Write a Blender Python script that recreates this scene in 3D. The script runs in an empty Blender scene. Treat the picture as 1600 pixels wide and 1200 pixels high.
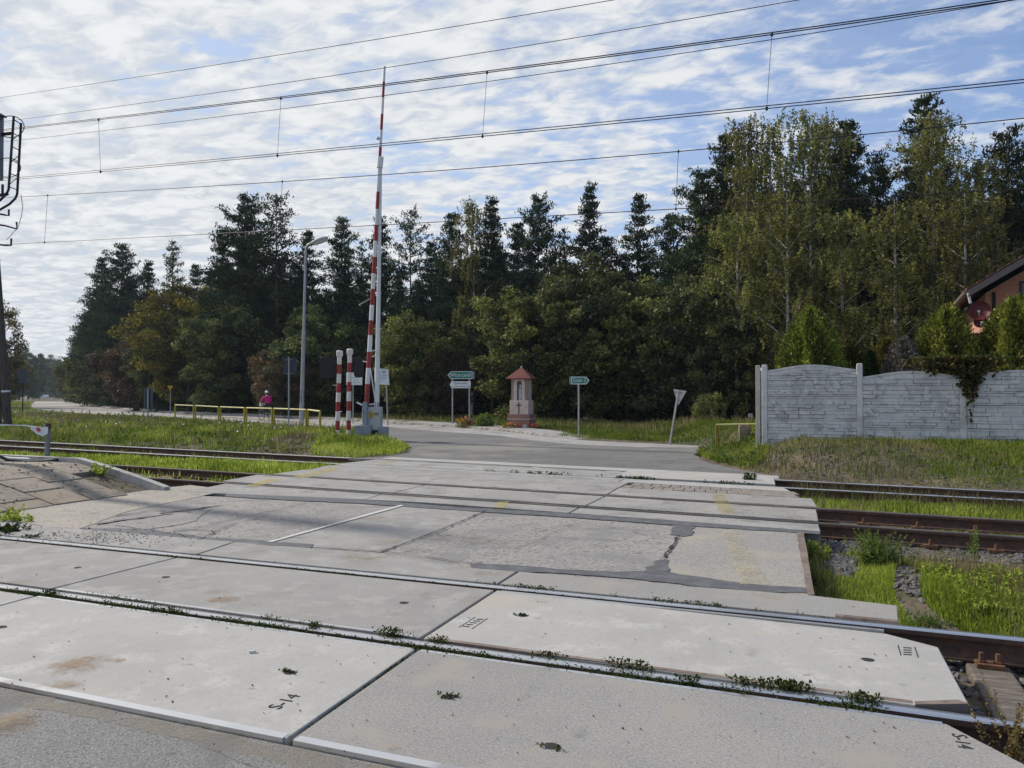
import bpy, math, random
import numpy as np
from mathutils import Vector, Matrix

C = bpy.context.scene.collection
R = math.radians
rng = np.random.default_rng(7)
random.seed(7)

# ------------------------------------------------------------------ camera
F = 1202.0
YAW, HC, YH = R(22.2), 1.52, 617.0
PITCH = math.atan((YH - 600) / F)
cam_d = bpy.data.cameras.new("camera")
cam = bpy.data.objects.new("camera", cam_d)
C.objects.link(cam)
bpy.context.scene.camera = cam
cam_d.sensor_width = 36.0
cam_d.lens = F / 1600 * 36.0
cam_d.clip_end = 6000
cam_d.clip_start = 0.05
cam.location = (0, 0, HC)
cam.rotation_euler = (math.pi / 2 + PITCH, 0, YAW)
RV = np.array([math.cos(YAW), math.sin(YAW), 0.0])
F0 = np.array([-math.sin(YAW), math.cos(YAW), 0.0])
FW = F0 * math.cos(PITCH) + np.array([0, 0, math.sin(PITCH)])
UP = -F0 * math.sin(PITCH) + np.array([0, 0, math.cos(PITCH)])


def ray(px, py):
    return FW + RV * ((px - 800) / F) + UP * ((600 - py) / F)


def G(px, py, z=0.0):                       # measured point of the photo that lies on height z
    d = ray(px, py)
    t = (z - HC) / d[2]
    return Vector((d[0] * t, d[1] * t, z))


def AZ(px, py, Z):                          # point at horizontal depth Z
    d = ray(px, py)
    t = Z / float(np.dot(d, F0))
    return Vector((d[0] * t, d[1] * t, HC + d[2] * t))


def A(px, Z, z=0.0):
    p = AZ(px, YH, Z)
    return Vector((p.x, p.y, z))


def on_plane(px, py, p0, dv):               # point of a vertical plane through p0 along dv
    d = ray(px, py)
    n = np.array([-dv[1], dv[0]])
    t = float(np.dot(n, np.array([p0[0], p0[1]]))) / float(np.dot(n, d[:2]))
    return Vector((d[0] * t, d[1] * t, HC + d[2] * t))


# ------------------------------------------------------------------ objects
def tag(o, label=None, cat=None, group=None, kind=None):
    if label: o["label"] = label
    if cat: o["category"] = cat
    if group: o["group"] = group
    if kind: o["kind"] = kind
    return o


def thing(name, label, cat, loc=(0, 0, 0), rz=0.0, group=None, tilt=(0, 0)):
    o = bpy.data.objects.new(name, None)
    C.objects.link(o)
    o.empty_display_size = 0.2
    o.location = loc
    o.rotation_euler = (tilt[0], tilt[1], rz)
    return tag(o, label, cat, group)


def link(name, me, parent=None, loc=None, rot=None):
    o = bpy.data.objects.new(name, me)
    C.objects.link(o)
    if parent is not None: o.parent = parent
    if loc is not None: o.location = loc
    if rot is not None: o.rotation_euler = rot
    return o


def dup(root, loc, rz=0.0, label=None, scale=None):
    r = root.copy(); C.objects.link(r)
    r.location = loc
    r.rotation_euler = (root.rotation_euler[0], root.rotation_euler[1], rz)
    if label: r["label"] = label
    if scale is not None: r.scale = scale
    for ch in list(root.children):
        c = ch.copy(); C.objects.link(c); c.parent = r
        for g in list(ch.children):
            d = g.copy(); C.objects.link(d); d.parent = c
    return r


def fast_mesh(name, V, F4=None, F3=None, rnd4=None, rnd3=None, mats=(), mi4=None, mi3=None, smooth=False):
    me = bpy.data.meshes.new(name)
    V = np.asarray(V, dtype=np.float32).reshape(-1, 3)
    n4 = 0 if F4 is None else len(F4)
    n3 = 0 if F3 is None else len(F3)
    me.vertices.add(len(V)); me.vertices.foreach_set("co", V.ravel())
    loops = []
    if n4: loops.append(np.asarray(F4, dtype=np.int32).ravel())
    if n3: loops.append(np.asarray(F3, dtype=np.int32).ravel())
    L = np.concatenate(loops)
    me.loops.add(len(L)); me.loops.foreach_set("vertex_index", L)
    me.polygons.add(n4 + n3)
    starts = np.concatenate([np.arange(n4) * 4, n4 * 4 + np.arange(n3) * 3]).astype(np.int32)
    me.polygons.foreach_set("loop_start", starts)
    try:
        me.polygons.foreach_set("loop_total", np.concatenate([np.full(n4, 4), np.full(n3, 3)]).astype(np.int32))
    except Exception:
        pass
    mi = np.zeros(n4 + n3, dtype=np.int32)
    if mi4 is not None: mi[:n4] = mi4
    if mi3 is not None: mi[n4:] = mi3
    me.polygons.foreach_set("material_index", mi)
    me.polygons.foreach_set("use_smooth", np.full(n4 + n3, smooth))
    if rnd4 is not None or rnd3 is not None:
        a = me.attributes.new("rnd", "FLOAT", "FACE")
        r = np.zeros(n4 + n3, dtype=np.float32)
        if rnd4 is not None: r[:n4] = rnd4
        if rnd3 is not None: r[n4:] = rnd3
        a.data.foreach_set("value", r)
    for m in mats: me.materials.append(m)
    me.update(calc_edges=True)
    return me


class MB:
    def __init__(s):
        s.v, s.f, s.m = [], [], []

    def add(s, vs, fs, mi=0):
        o = len(s.v)
        s.v += [tuple(p) for p in vs]
        s.f += [tuple(i + o for i in f) for f in fs]
        s.m += [mi] * len(fs)
        return s

    def box(s, c, d, mi=0, rz=0.0, rx=0.0, ry=0.0):
        M_ = Matrix.Rotation(rz, 3, 'Z') @ Matrix.Rotation(ry, 3, 'Y') @ Matrix.Rotation(rx, 3, 'X')
        vs = []
        for x in (-.5, .5):
            for y in (-.5, .5):
                for z in (-.5, .5):
                    vs.append(Vector(c) + M_ @ Vector((x * d[0], y * d[1], z * d[2])))
        return s.add(vs, [(0, 1, 3, 2), (4, 6, 7, 5), (0, 4, 5, 1), (2, 3, 7, 6), (0, 2, 6, 4), (1, 5, 7, 3)], mi)

    def tube(s, pts, r, n=8, mi=0, cap=True):
        pts = [Vector(p) for p in pts]
        rs = r if isinstance(r, (list, tuple)) else [r] * len(pts)
        vs, fs = [], []
        ref = None
        for i, p in enumerate(pts):
            t = (pts[min(i + 1, len(pts) - 1)] - pts[max(i - 1, 0)]).normalized()
            if ref is None:
                ref = Vector((0, 0, 1)) if abs(t.z) < .9 else Vector((1, 0, 0))
            a = t.cross(ref).normalized(); b = t.cross(a).normalized()
            ref = a.cross(t).normalized() if a.length > 0 else ref
            for k in range(n):
                w = 2 * math.pi * k / n
                vs.append(p + (a * math.cos(w) + b * math.sin(w)) * rs[i])
        for i in range(len(pts) - 1):
            for k in range(n):
                k2 = (k + 1) % n
                fs.append((i * n + k, i * n + k2, (i + 1) * n + k2, (i + 1) * n + k))
        if cap:
            fs.append(tuple(range(n - 1, -1, -1)))
            fs.append(tuple((len(pts) - 1) * n + k for k in range(n)))
        return s.add(vs, fs, mi)

    def prism(s, poly, z0, z1, mi=0):        # poly: 2-D outline, counter-clockwise
        a = sum(poly[i][0] * poly[(i + 1) % len(poly)][1] - poly[(i + 1) % len(poly)][0] * poly[i][1] for i in range(len(poly)))
        if a < 0: poly = list(poly)[::-1]
        n = len(poly)
        vs = [(p[0], p[1], z0) for p in poly] + [(p[0], p[1], z1) for p in poly]
        fs = [tuple(range(n - 1, -1, -1)), tuple(range(n, 2 * n))]
        for i in range(n):
            j = (i + 1) % n
            fs.append((i, j, n + j, n + i))
        return s.add(vs, fs, mi)

    def plate(s, poly, y0, y1, mi=0):        # outline in x-z, thickness along y (y0 is the near face)
        a = sum(poly[i][0] * poly[(i + 1) % len(poly)][1] - poly[(i + 1) % len(poly)][0] * poly[i][1] for i in range(len(poly)))
        if a < 0: poly = list(poly)[::-1]
        n = len(poly)
        vs = [(p[0], y0, p[1]) for p in poly] + [(p[0], y1, p[1]) for p in poly]
        fs = [tuple(range(n)), tuple(range(2 * n - 1, n - 1, -1))]
        for i in range(n):
            j = (i + 1) % n
            fs.append((j, i, n + i, n + j))
        return s.add(vs, fs, mi)

    def lathe(s, prof, n=16, c=(0, 0, 0), mi=0, sx=1, sy=1):
        vs, fs = [], []
        for (r, z) in prof:
            for k in range(n):
                w = 2 * math.pi * k / n
                vs.append((c[0] + r * math.cos(w) * sx, c[1] + r * math.sin(w) * sy, c[2] + z))
        for i in range(len(prof) - 1):
            for k in range(n):
                k2 = (k + 1) % n
                fs.append((i * n + k, i * n + k2, (i + 1) * n + k2, (i + 1) * n + k))
        fs.append(tuple(range(n - 1, -1, -1)))
        fs.append(tuple((len(prof) - 1) * n + k for k in range(n)))
        return s.add(vs, fs, mi)

    def ball(s, c, r, n=12, mi=0):
        rx, ry, rz = (r, r, r) if not isinstance(r, (tuple, list)) else r
        prof = [(max(math.sin(math.pi * i / 8), .02), -math.cos(math.pi * i / 8)) for i in range(9)]
        vs, fs = [], []
        for (q, z) in prof:
            for k in range(n):
                w = 2 * math.pi * k / n
                vs.append((c[0] + q * math.cos(w) * rx, c[1] + q * math.sin(w) * ry, c[2] + z * rz))
        for i in range(8):
            for k in range(n):
                k2 = (k + 1) % n
                fs.append((i * n + k, i * n + k2, (i + 1) * n + k2, (i + 1) * n + k))
        fs.append(tuple(range(n - 1, -1, -1))); fs.append(tuple(8 * n + k for k in range(n)))
        return s.add(vs, fs, mi)

    def build(s, name, mats, parent=None, bevel=0.0, smooth=False, loc=None, rot=None):
        me = bpy.data.meshes.new(name)
        me.from_pydata(s.v, [], s.f)
        for m in (mats if isinstance(mats, (list, tuple)) else [mats]): me.materials.append(m)
        me.polygons.foreach_set("material_index", s.m)
        if smooth:
            me.polygons.foreach_set("use_smooth", [True] * len(s.f))
            me.update()
            try: me.set_sharp_from_angle(angle=R(42))
            except Exception: pass
        me.update()
        o = link(name, me, parent, loc, rot)
        if bevel:
            b = o.modifiers.new("bevel", "BEVEL"); b.width = bevel; b.segments = 2; b.limit_method = 'ANGLE'
        return o


# ------------------------------------------------------------------ materials
def _mix(nt, fac, a, b):
    n = nt.nodes.new("ShaderNodeMix"); n.data_type = 'RGBA'
    L = nt.links
    if isinstance(fac, (int, float)): n.inputs[0].default_value = fac
    else: L.new(fac, n.inputs[0])
    for i, x in ((6, a), (7, b)):
        if isinstance(x, (tuple, list)): n.inputs[i].default_value = (*x[:3], 1)
        else: L.new(x, n.inputs[i])
    return n.outputs[2]


def _math(nt, op, a, b=None, clamp=False):
    n = nt.nodes.new("ShaderNodeMath"); n.operation = op; n.use_clamp = clamp
    for i, x in enumerate((a, b)):
        if x is None: continue
        if isinstance(x, (int, float)): n.inputs[i].default_value = x
        else: nt.links.new(x, n.inputs[i])
    return n.outputs[0]


def _ramp(nt, fac, lo, hi):
    n = nt.nodes.new("ShaderNodeMapRange"); n.interpolation_type = 'SMOOTHSTEP'
    nt.links.new(fac, n.inputs[0])
    n.inputs[1].default_value = lo; n.inputs[2].default_value = hi
    return n.outputs[0]


def _noise(nt, vec, scale, detail=5, rough=.6, dist=0.0):
    n = nt.nodes.new("ShaderNodeTexNoise")
    n.inputs["Scale"].default_value = scale
    n.inputs["Detail"].default_value = detail
    n.inputs["Roughness"].default_value = rough
    n.inputs["Distortion"].default_value = dist
    if vec is not None: nt.links.new(vec, n.inputs["Vector"])
    return n.outputs[0]


def _coords(nt, coord, stretch=None):
    if coord == 'pos': v = nt.nodes.new("ShaderNodeNewGeometry").outputs["Position"]
    else: v = nt.nodes.new("ShaderNodeTexCoord").outputs["Object"]
    if stretch:
        m = nt.nodes.new("ShaderNodeMapping")
        m.inputs["Scale"].default_value = stretch
        nt.links.new(v, m.inputs["Vector"]); v = m.outputs[0]
    return v


def mat(name, base, var=(), rough=.8, bump=None, metal=0.0, spec=.3, coord='pos', stretch=None, rvar=None):
    m = bpy.data.materials.new(name); m.use_nodes = True
    nt = m.node_tree; b = nt.nodes["Principled BSDF"]
    v = _coords(nt, coord, stretch)
    col = base
    for (c, sc, lo, hi) in var:
        col = _mix(nt, _ramp(nt, _noise(nt, v, sc), lo, hi), col, c)
    if isinstance(col, (tuple, list)): b.inputs["Base Color"].default_value = (*col, 1)
    else: nt.links.new(col, b.inputs["Base Color"])
    b.inputs["Roughness"].default_value = rough
    b.inputs["Metallic"].default_value = metal
    b.inputs["Specular IOR Level"].default_value = spec
    if rvar:
        sc, lo, hi = rvar
        mr = nt.nodes.new("ShaderNodeMapRange"); nt.links.new(_noise(nt, v, sc), mr.inputs[0])
        mr.inputs[1].default_value = .3; mr.inputs[2].default_value = .7
        mr.inputs[3].default_value = lo; mr.inputs[4].default_value = hi
        nt.links.new(mr.outputs[0], b.inputs["Roughness"])
    if bump:
        h = None
        for (sc, st) in (bump if isinstance(bump[0], (tuple, list)) else [bump]):
            bn = nt.nodes.new("ShaderNodeBump"); bn.inputs["Strength"].default_value = st
            bn.inputs["Distance"].default_value = .3 / sc
            nt.links.new(_noise(nt, v, sc, 4), bn.inputs["Height"])
            if h is not None: nt.links.new(h, bn.inputs["Normal"])
            h = bn.outputs[0]
        nt.links.new(h, b.inputs["Normal"])
    return m


def leafmat(name, cols, transl=.35, ovar=.25, rough=.6, patch=None, gloss=0.0):
    """cols: three colours picked by the per-face attribute rnd"""
    m = bpy.data.materials.new(name); m.use_nodes = True
    nt = m.node_tree; nt.nodes.clear(); L = nt.links
    at = nt.nodes.new("ShaderNodeAttribute"); at.attribute_name = "rnd"
    cr = nt.nodes.new("ShaderNodeValToRGB"); L.new(at.outputs["Fac"], cr.inputs[0])
    e = cr.color_ramp.elements
    e[0].position = .1; e[0].color = (*cols[0], 1)
    e[1].position = .95; e[1].color = (*cols[2], 1)
    k = cr.color_ramp.elements.new(.55); k.color = (*cols[1], 1)
    col = cr.outputs[0]
    if patch:                                # dry patches in world space
        pv = nt.nodes.new("ShaderNodeNewGeometry").outputs["Position"]
        col = _mix(nt, _ramp(nt, _noise(nt, pv, patch[1], 3), patch[2], patch[3]), col, patch[0])
    if ovar:
        oi = nt.nodes.new("ShaderNodeObjectInfo")
        hs = nt.nodes.new("ShaderNodeHueSaturation")
        L.new(col, hs.inputs["Color"])
        L.new(_math(nt, 'ADD', _math(nt, 'MULTIPLY', oi.outputs["Random"], ovar * 2), 1 - ovar), hs.inputs["Value"])
        L.new(_math(nt, 'ADD', _math(nt, 'MULTIPLY', oi.outputs["Random"], .03), .485), hs.inputs["Hue"])
        col = hs.outputs[0]
    d = nt.nodes.new("ShaderNodeBsdfDiffuse"); L.new(col, d.inputs[0])
    t = nt.nodes.new("ShaderNodeBsdfTranslucent"); L.new(col, t.inputs[0])
    mx = nt.nodes.new("ShaderNodeMixShader"); mx.inputs[0].default_value = transl
    L.new(d.outputs[0], mx.inputs[1]); L.new(t.outputs[0], mx.inputs[2])
    if gloss:
        gl = nt.nodes.new("ShaderNodeBsdfGlossy"); gl.inputs["Roughness"].default_value = .58
        m2 = nt.nodes.new("ShaderNodeMixShader"); m2.inputs[0].default_value = gloss
        L.new(mx.outputs[0], m2.inputs[1]); L.new(gl.outputs[0], m2.inputs[2]); mx = m2
    out = nt.nodes.new("ShaderNodeOutputMaterial"); L.new(mx.outputs[0], out.inputs[0])
    return m


def wornmat(name, col, cover, scale=4.0, soft=.15, rough=.8, oval=False):
    """worn paint / spilt sand: noise holes, optionally fading out towards the rim of its own patch"""
    m = bpy.data.materials.new(name); m.use_nodes = True
    nt = m.node_tree; b = nt.nodes["Principled BSDF"]; L = nt.links
    pv = _coords(nt, 'pos')
    n = _math(nt, 'ADD', _math(nt, 'MULTIPLY', _noise(nt, pv, scale, 8, .7), .6), _math(nt, 'MULTIPLY', _noise(nt, pv, scale * 7, 4, .7), .4))
    if oval:
        g = nt.nodes.new("ShaderNodeTexCoord").outputs["Generated"]
        sub = nt.nodes.new("ShaderNodeVectorMath"); sub.operation = 'SUBTRACT'
        L.new(g, sub.inputs[0]); sub.inputs[1].default_value = (.5, .5, 0)
        sc = nt.nodes.new("ShaderNodeVectorMath"); sc.operation = 'MULTIPLY'
        L.new(sub.outputs[0], sc.inputs[0]); sc.inputs[1].default_value = (2, 2, 0)
        ln = nt.nodes.new("ShaderNodeVectorMath"); ln.operation = 'LENGTH'
        L.new(sc.outputs[0], ln.inputs[0])
        n = _math(nt, 'SUBTRACT', n, _math(nt, 'MULTIPLY', _math(nt, 'POWER', ln.outputs["Value"], 2.0), .3))
    a = _math(nt, 'MULTIPLY', _ramp(nt, n, 1 - cover - soft, 1 - cover + soft), .8)
    b.inputs["Base Color"].default_value = (*col, 1)
    b.inputs["Roughness"].default_value = rough
    b.inputs["Specular IOR Level"].default_value = .2
    L.new(a, b.inputs["Alpha"])
    return m


def text(s, size, m, parent, loc, rot=(R(90), 0, 0), align='LEFT', extrude=.0012, squeeze=1.0, name="lettering"):
    cu = bpy.data.curves.new("t", 'FONT'); cu.body = s; cu.size = size
    cu.align_x = align; cu.align_y = 'CENTER'; cu.extrude = extrude; cu.resolution_u = 3
    o = bpy.data.objects.new("t", cu); C.objects.link(o)
    dg = bpy.context.evaluated_depsgraph_get(); dg.update()
    me = bpy.data.meshes.new_from_object(o.evaluated_get(dg))
    bpy.data.objects.remove(o)
    me.materials.clear(); me.materials.append(m)
    if squeeze != 1.0:
        me.transform(Matrix.Diagonal((squeeze, 1, 1, 1)))
    return link(name, me, parent, loc, rot)
# ------------------------------------------------------------------ the palette
K = {}
K['slab_pale'] = mat('slab_pale', (0.382, 0.370, 0.341), [((0.338, 0.327, 0.304), 1.1, .42, .6), ((0.439, 0.426, 0.395), 3.5, .5, .66), ((0.351, 0.340, 0.316), 26, .50, .64), ((0.439, 0.426, 0.400), 95, .54, .66), ((0.254, 0.245, 0.225), 7, .62, .74), ((0.404, 0.366, 0.308), .7, .54, .68)], .85, [(90, .15), (9, .1)])
K['slab_grey'] = mat('slab_grey', (0.285, 0.275, 0.255), [((0.254, 0.245, 0.229), .9, .42, .6), ((0.363, 0.350, 0.327), 95, .53, .61), ((0.203, 0.195, 0.181), 75, .53, .61), ((0.432, 0.414, 0.389), 150, .60, .68), ((0.311, 0.283, 0.246), 2.2, .52, .68)], .9, [(120, .3), (12, .08)])
K['slab_mid'] = mat('slab_mid', (0.294, 0.284, 0.265), [((0.251, 0.241, 0.225), .8, .42, .58), ((0.338, 0.327, 0.304), 4, .48, .64), ((0.233, 0.223, 0.208), 70, .53, .63), ((0.351, 0.335, 0.313), 110, .54, .63), ((0.237, 0.211, 0.179), 2.4, .56, .72)], .88, [(110, .25), (9, .08)])
K['slab_far'] = mat('slab_far', (0.281, 0.271, 0.252), [((0.338, 0.323, 0.296), 1.0, .42, .58), ((0.211, 0.202, 0.188), 2.2, .50, .66), ((0.211, 0.202, 0.188), 22, .52, .64), ((0.369, 0.352, 0.325), 34, .54, .66)], .85, [(40, .25)])
K['asphalt'] = mat('asphalt', (0.182, 0.178, 0.170), [((0.214, 0.207, 0.196), .5, .42, .6), ((0.101, 0.099, 0.097), 80, .51, .59), ((0.292, 0.282, 0.266), 100, .53, .61), ((0.150, 0.146, 0.140), 2.2, .52, .66), ((0.364, 0.349, 0.330), 160, .6, .68)], .9, [(140, .7), (35, .25)])
K['asphalt_apron'] = mat('asphalt_apron', (0.137, 0.134, 0.129), [((0.172, 0.167, 0.159), .3, .44, .56), ((0.112, 0.110, 0.106), 16, .50, .60), ((0.116, 0.114, 0.108), 1.1, .52, .62), ((0.240, 0.231, 0.218), 24, .54, .64), ((0.224, 0.207, 0.182), .18, .54, .62)], .9, [(50, .5)])
K['asphalt_pink'] = mat('asphalt_pink', (0.270, 0.254, 0.236), [((0.310, 0.286, 0.257), .7, .42, .6), ((0.180, 0.169, 0.160), 24, .51, .61), ((0.351, 0.333, 0.310), 46, .53, .63), ((0.153, 0.144, 0.137), 9, .58, .68), ((0.225, 0.216, 0.207), 1.6, .5, .64)], .9, [(60, .8), (14, .5)])
K['asphalt_sand'] = mat('asphalt_sand', (.32, .288, .245), [((.37, .33, .27), .8, .42, .58), ((.22, .2, .175), 22, .51, .62), ((.41, .375, .325), 48, .54, .64), ((.22, .21, .195), 3, .56, .68)], .9, [(70, .7), (14, .5)])
K['asphalt_light'] = mat('asphalt_light', (0.277, 0.260, 0.240), [((0.316, 0.294, 0.254), 1.0, .45, .6), ((0.189, 0.178, 0.167), 55, .51, .60), ((0.377, 0.361, 0.333), 80, .53, .61), ((0.351, 0.318, 0.250), .6, .5, .66)], .9, [(90, .6), (20, .2)])
K['tar'] = mat('tar', (.105, .106, .112), [((.15, .15, .155), 7, .45, .65), ((.07, .07, .075), 60, .5, .7)], .75, [(90, .5)])
K['crack'] = mat('crack', (.035, .033, .03), rough=.95)
K['far_road'] = mat('far_road', (0.302, 0.291, 0.273), [((0.361, 0.344, 0.319), .15, .4, .56), ((0.229, 0.222, 0.211), .9, .5, .62), ((0.214, 0.208, 0.199), 9, .52, .64)], .8, [(30, .3)])
K['pavement'] = mat('pavement', (.31, .30, .285), [((.25, .24, .225), 1.2, .45, .6), ((.36, .35, .33), 7, .5, .64)], .88)
K['kerb'] = mat('kerb', (.34, .33, .315), [((.25, .24, .23), 2, .45, .65)], .9, (40, .2))
K['paver'] = mat('paver', (.215, .19, .17), [((.26, .225, .19), 3, .4, .62), ((.15, .135, .125), 8, .55, .72)], .92, (60, .5), coord='pos')
K['tile'] = mat('tile', (.25, .208, .165), [((.31, .262, .205), 1.3, .42, .6), ((.155, .13, .105), 4, .52, .66), ((.34, .295, .235), 34, .54, .66), ((.13, .112, .092), 14, .56, .66)], .92, [(70, .6), (8, .3)])
K['tile_edge'] = mat('tile_edge', (.44, .42, .385), [((.3, .28, .255), 4, .5, .66)], .9, (50, .3))
K['rail_top'] = mat('rail_top', (.66, .65, .64), [((.50, .48, .47), 1.2, .5, .7)], .26, metal=.95)
K['rail_worn'] = mat('rail_worn', (.10, .082, .075), [((.15, .125, .115), 1.2, .45, .62)], .5, metal=.35)
K['rust'] = mat('rust', (.075, .045, .034), [((.115, .062, .04), 9, .45, .65), ((.045, .033, .03), 22, .5, .7)], .85, [(45, .5)])
K['rust_bolt'] = mat('rust_bolt', (.12, .062, .035), [((.19, .095, .048), 25, .45, .65), ((.06, .04, .03), 60, .55, .7)], .9, [(120, .6)])
K['edge_steel'] = mat('edge_steel', (.70, .695, .69), [((.50, .47, .45), 3, .52, .68), ((.78, .78, .77), 2, .5, .7)], .34, metal=.85)
K['edge_rust'] = mat('edge_rust', (.20, .15, .125), [((.26, .21, .18), 4, .45, .66), ((.13, .09, .07), 14, .5, .7)], .7, (60, .3), metal=.2)
K['sleeper'] = mat('sleeper', (.16, .135, .11), [((.25, .215, .175), 5, .45, .62), ((.075, .063, .053), 14, .52, .68)], .95, [(25, 1.0), (90, .5)], stretch=(1, 6, 6))
K['stone'] = mat('stone', (.115, .11, .112), [((.20, .19, .185), 9, .5, .7), ((.07, .066, .066), 16, .5, .7), ((.15, .11, .085), 5, .54, .68)], .9, (60, .3))
K['soil'] = mat('soil', (.105, .083, .06), [((.17, .132, .092), 1.3, .45, .65), ((.06, .05, .038), 6, .5, .7), ((.06, .075, .028), .35, .5, .62)], .97, [(12, .8), (60, .6)])
K['white'] = mat('white', (.72, .72, .71), [((.58, .57, .55), 3, .5, .75)], .5, coord='obj')
K['red'] = mat('red', (.31, .032, .036), [((.25, .03, .034), 4, .45, .62), ((.36, .09, .085), 9, .56, .7)], .55, coord='obj')
K['post_white'] = mat('post_white', (.68, .67, .64), [((.5, .48, .44), 5, .5, .75)], .55, coord='obj')
K['galv'] = mat('galv', (.34, .35, .36), [((.27, .28, .29), 6, .45, .65), ((.42, .43, .44), 15, .55, .7)], .5, metal=.5, coord='obj')
K['galv_dull'] = mat('galv_dull', (.22, .23, .24), [((.16, .17, .175), 6, .45, .65)], .6, metal=.3, coord='obj')
K['cab'] = mat('cab', (.42, .44, .43), [((.34, .35, .34), 3, .5, .7)], .5, coord='obj')
K['cab_blue'] = mat('cab_blue', (.25, .28, .32), [((.19, .215, .25), 4, .5, .7)], .55, coord='obj')
K['iron'] = mat('iron', (.03, .032, .036), [((.05, .045, .042), 12, .5, .7)], .6, metal=.4, coord='obj')
K['black'] = mat('black', (.012, .013, .016), [((.022, .022, .024), 8, .5, .7)], .45, coord='obj')
K['sign_back'] = mat('sign_back', (.042, .052, .075), [((.06, .068, .085), 6, .5, .7)], .55, coord='obj')
K['sign_green'] = mat('sign_green', (0.008, 0.173, 0.123), [((0.013, 0.195, 0.145), 3, .5, .7)], .4, coord='obj')
K['sign_white'] = mat('sign_white', (.7, .72, .71), [((.6, .61, .6), 4, .5, .75)], .45, coord='obj')
K['sign_grey'] = mat('sign_grey', (.50, .50, .50), [((.42, .42, .42), 4, .5, .7)], .55, coord='obj')
K['ink'] = mat('ink', (.1, .1, .115), rough=.7)
K['ink_soft'] = mat('ink_soft', (.33, .38, .40), rough=.7)
K['yellow'] = mat('yellow', (.42, .33, .025), [((.32, .24, .03), 5, .45, .65), ((.5, .42, .08), 9, .55, .72)], .6, coord='obj')
K['yellow_old'] = mat('yellow_old', (.22, .19, .025), [((.13, .11, .03), 7, .45, .65)], .7, coord='obj')
K['sign_yellow'] = mat('sign_yellow', (.45, .27, .01), rough=.5)
K['shrine'] = mat('shrine', (0.590, 0.476, 0.412), [((0.496, 0.400, 0.348), 2.2, .45, .68), ((0.637, 0.528, 0.464), 6, .5, .7)], .9, (60, .2), coord='obj')
K['shrine_base'] = mat('shrine_base', (.29, .155, .125), [((.22, .12, .1), 4, .45, .65), ((.34, .2, .165), 8, .52, .7)], .9, (50, .3), coord='obj')
K['roof_red'] = mat('roof_red', (0.167, 0.046, 0.035), [((0.123, 0.033, 0.026), 3, .45, .65), ((0.202, 0.062, 0.046), 8, .52, .7)], .65, (30, .2), coord='obj')
K['statue'] = mat('statue', (.52, .57, .62), [((.36, .43, .52), 5, .48, .6)], .6, coord='obj')
K['fence'] = mat('fence', (0.557, 0.562, 0.557), [((0.451, 0.456, 0.451), 1.2, .42, .58), ((0.634, 0.634, 0.624), 6, .48, .64), ((0.384, 0.384, 0.370), 2.6, .57, .70), ((0.346, 0.355, 0.298), .7, .60, .74)], .92, [(45, .25)])
K['brick'] = None
K['roof_tile'] = mat('roof_tile', (.18, .075, .052), [((.12, .055, .042), 3, .45, .65)], .8, (25, .5), coord='obj')
K['board'] = mat('board', (.05, .042, .037), rough=.8)
K['gutter'] = mat('gutter', (.13, .11, .10), rough=.6)
K['dish'] = mat('dish', (.10, .013, .016), rough=.5)
K['glass'] = mat('glass', (.02, .025, .03), rough=.12, spec=.6)
K['bark_pine'] = mat('bark_pine', (.085, .055, .038), [((.14, .08, .048), 1.3, .42, .62), ((.045, .035, .028), 8, .5, .7)], .95, [(14, .8)], coord='obj')
K['bark_dark'] = mat('bark_dark', (.045, .04, .034), [((.075, .066, .054), 5, .45, .65)], .95, [(16, .8)], coord='obj')
K['bark_birch'] = mat('bark_birch', (.44, .435, .41), [((.05, .047, .043), 4.0, .54, .60), ((.36, .35, .32), 1.5, .5, .7)], .85, (20, .3), coord='obj', stretch=(.5, .5, 2.2))
K['pole_wood'] = mat('pole_wood', (.085, .072, .06), [((.05, .044, .038), 5, .45, .62), ((.13, .112, .095), 14, .52, .7)], .95, [(20, .7)], coord='obj', stretch=(3, 3, .4))
K['wire'] = mat('wire', (.035, .034, .04), rough=.6, metal=.3)
K['wire_copper'] = mat('wire_copper', (.05, .035, .04), rough=.55, metal=.4)
K['jacket'] = mat('jacket', (.52, .012, .17), [((.40, .01, .14), 6, .45, .65)], .75, (14, .3), coord='obj')
K['trouser'] = mat('trouser', (.018, .018, .026), rough=.85)
K['skin'] = mat('skin', (.48, .27, .19), rough=.6)
K['hair'] = mat('hair', (.05, .032, .02), rough=.7)
K['shoe'] = mat('shoe', (.45, .44, .42), rough=.7)
K['rubber'] = mat('rubber', (.02, .02, .02), rough=.8)
K['plastic'] = mat('plastic', (.72, .72, .74), rough=.4)
K['tape_red'] = mat('tape_red', (.5, .05, .03), rough=.5)

# foliage
K['needle'] = leafmat('needle', [(0.006, 0.016, 0.007), (0.020, 0.044, 0.018), (0.075, 0.115, 0.041)], .25, gloss=.02)
K['needle_right'] = leafmat('needle_right', [(.008, .018, .008), (.028, .050, .018), (.10, .13, .04)], .28, gloss=.02)
K['broad'] = leafmat('broad', [(0.023, 0.031, 0.009), (0.114, 0.137, 0.029), (0.377, 0.370, 0.091)], .38, gloss=.03)
K['broad_dark'] = leafmat('broad_dark', [(0.014, 0.024, 0.010), (0.070, 0.090, 0.025), (0.238, 0.245, 0.070)], .35, gloss=.03)
K['broad_gold'] = leafmat('broad_gold', [(0.022, 0.023, 0.007), (0.096, 0.086, 0.015), (0.264, 0.203, 0.034)], .4, gloss=.02)
K['broad_orange'] = leafmat('broad_orange', [(.025, .024, .011), (.085, .062, .022), (.23, .11, .04)], .4, gloss=.05)
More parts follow.
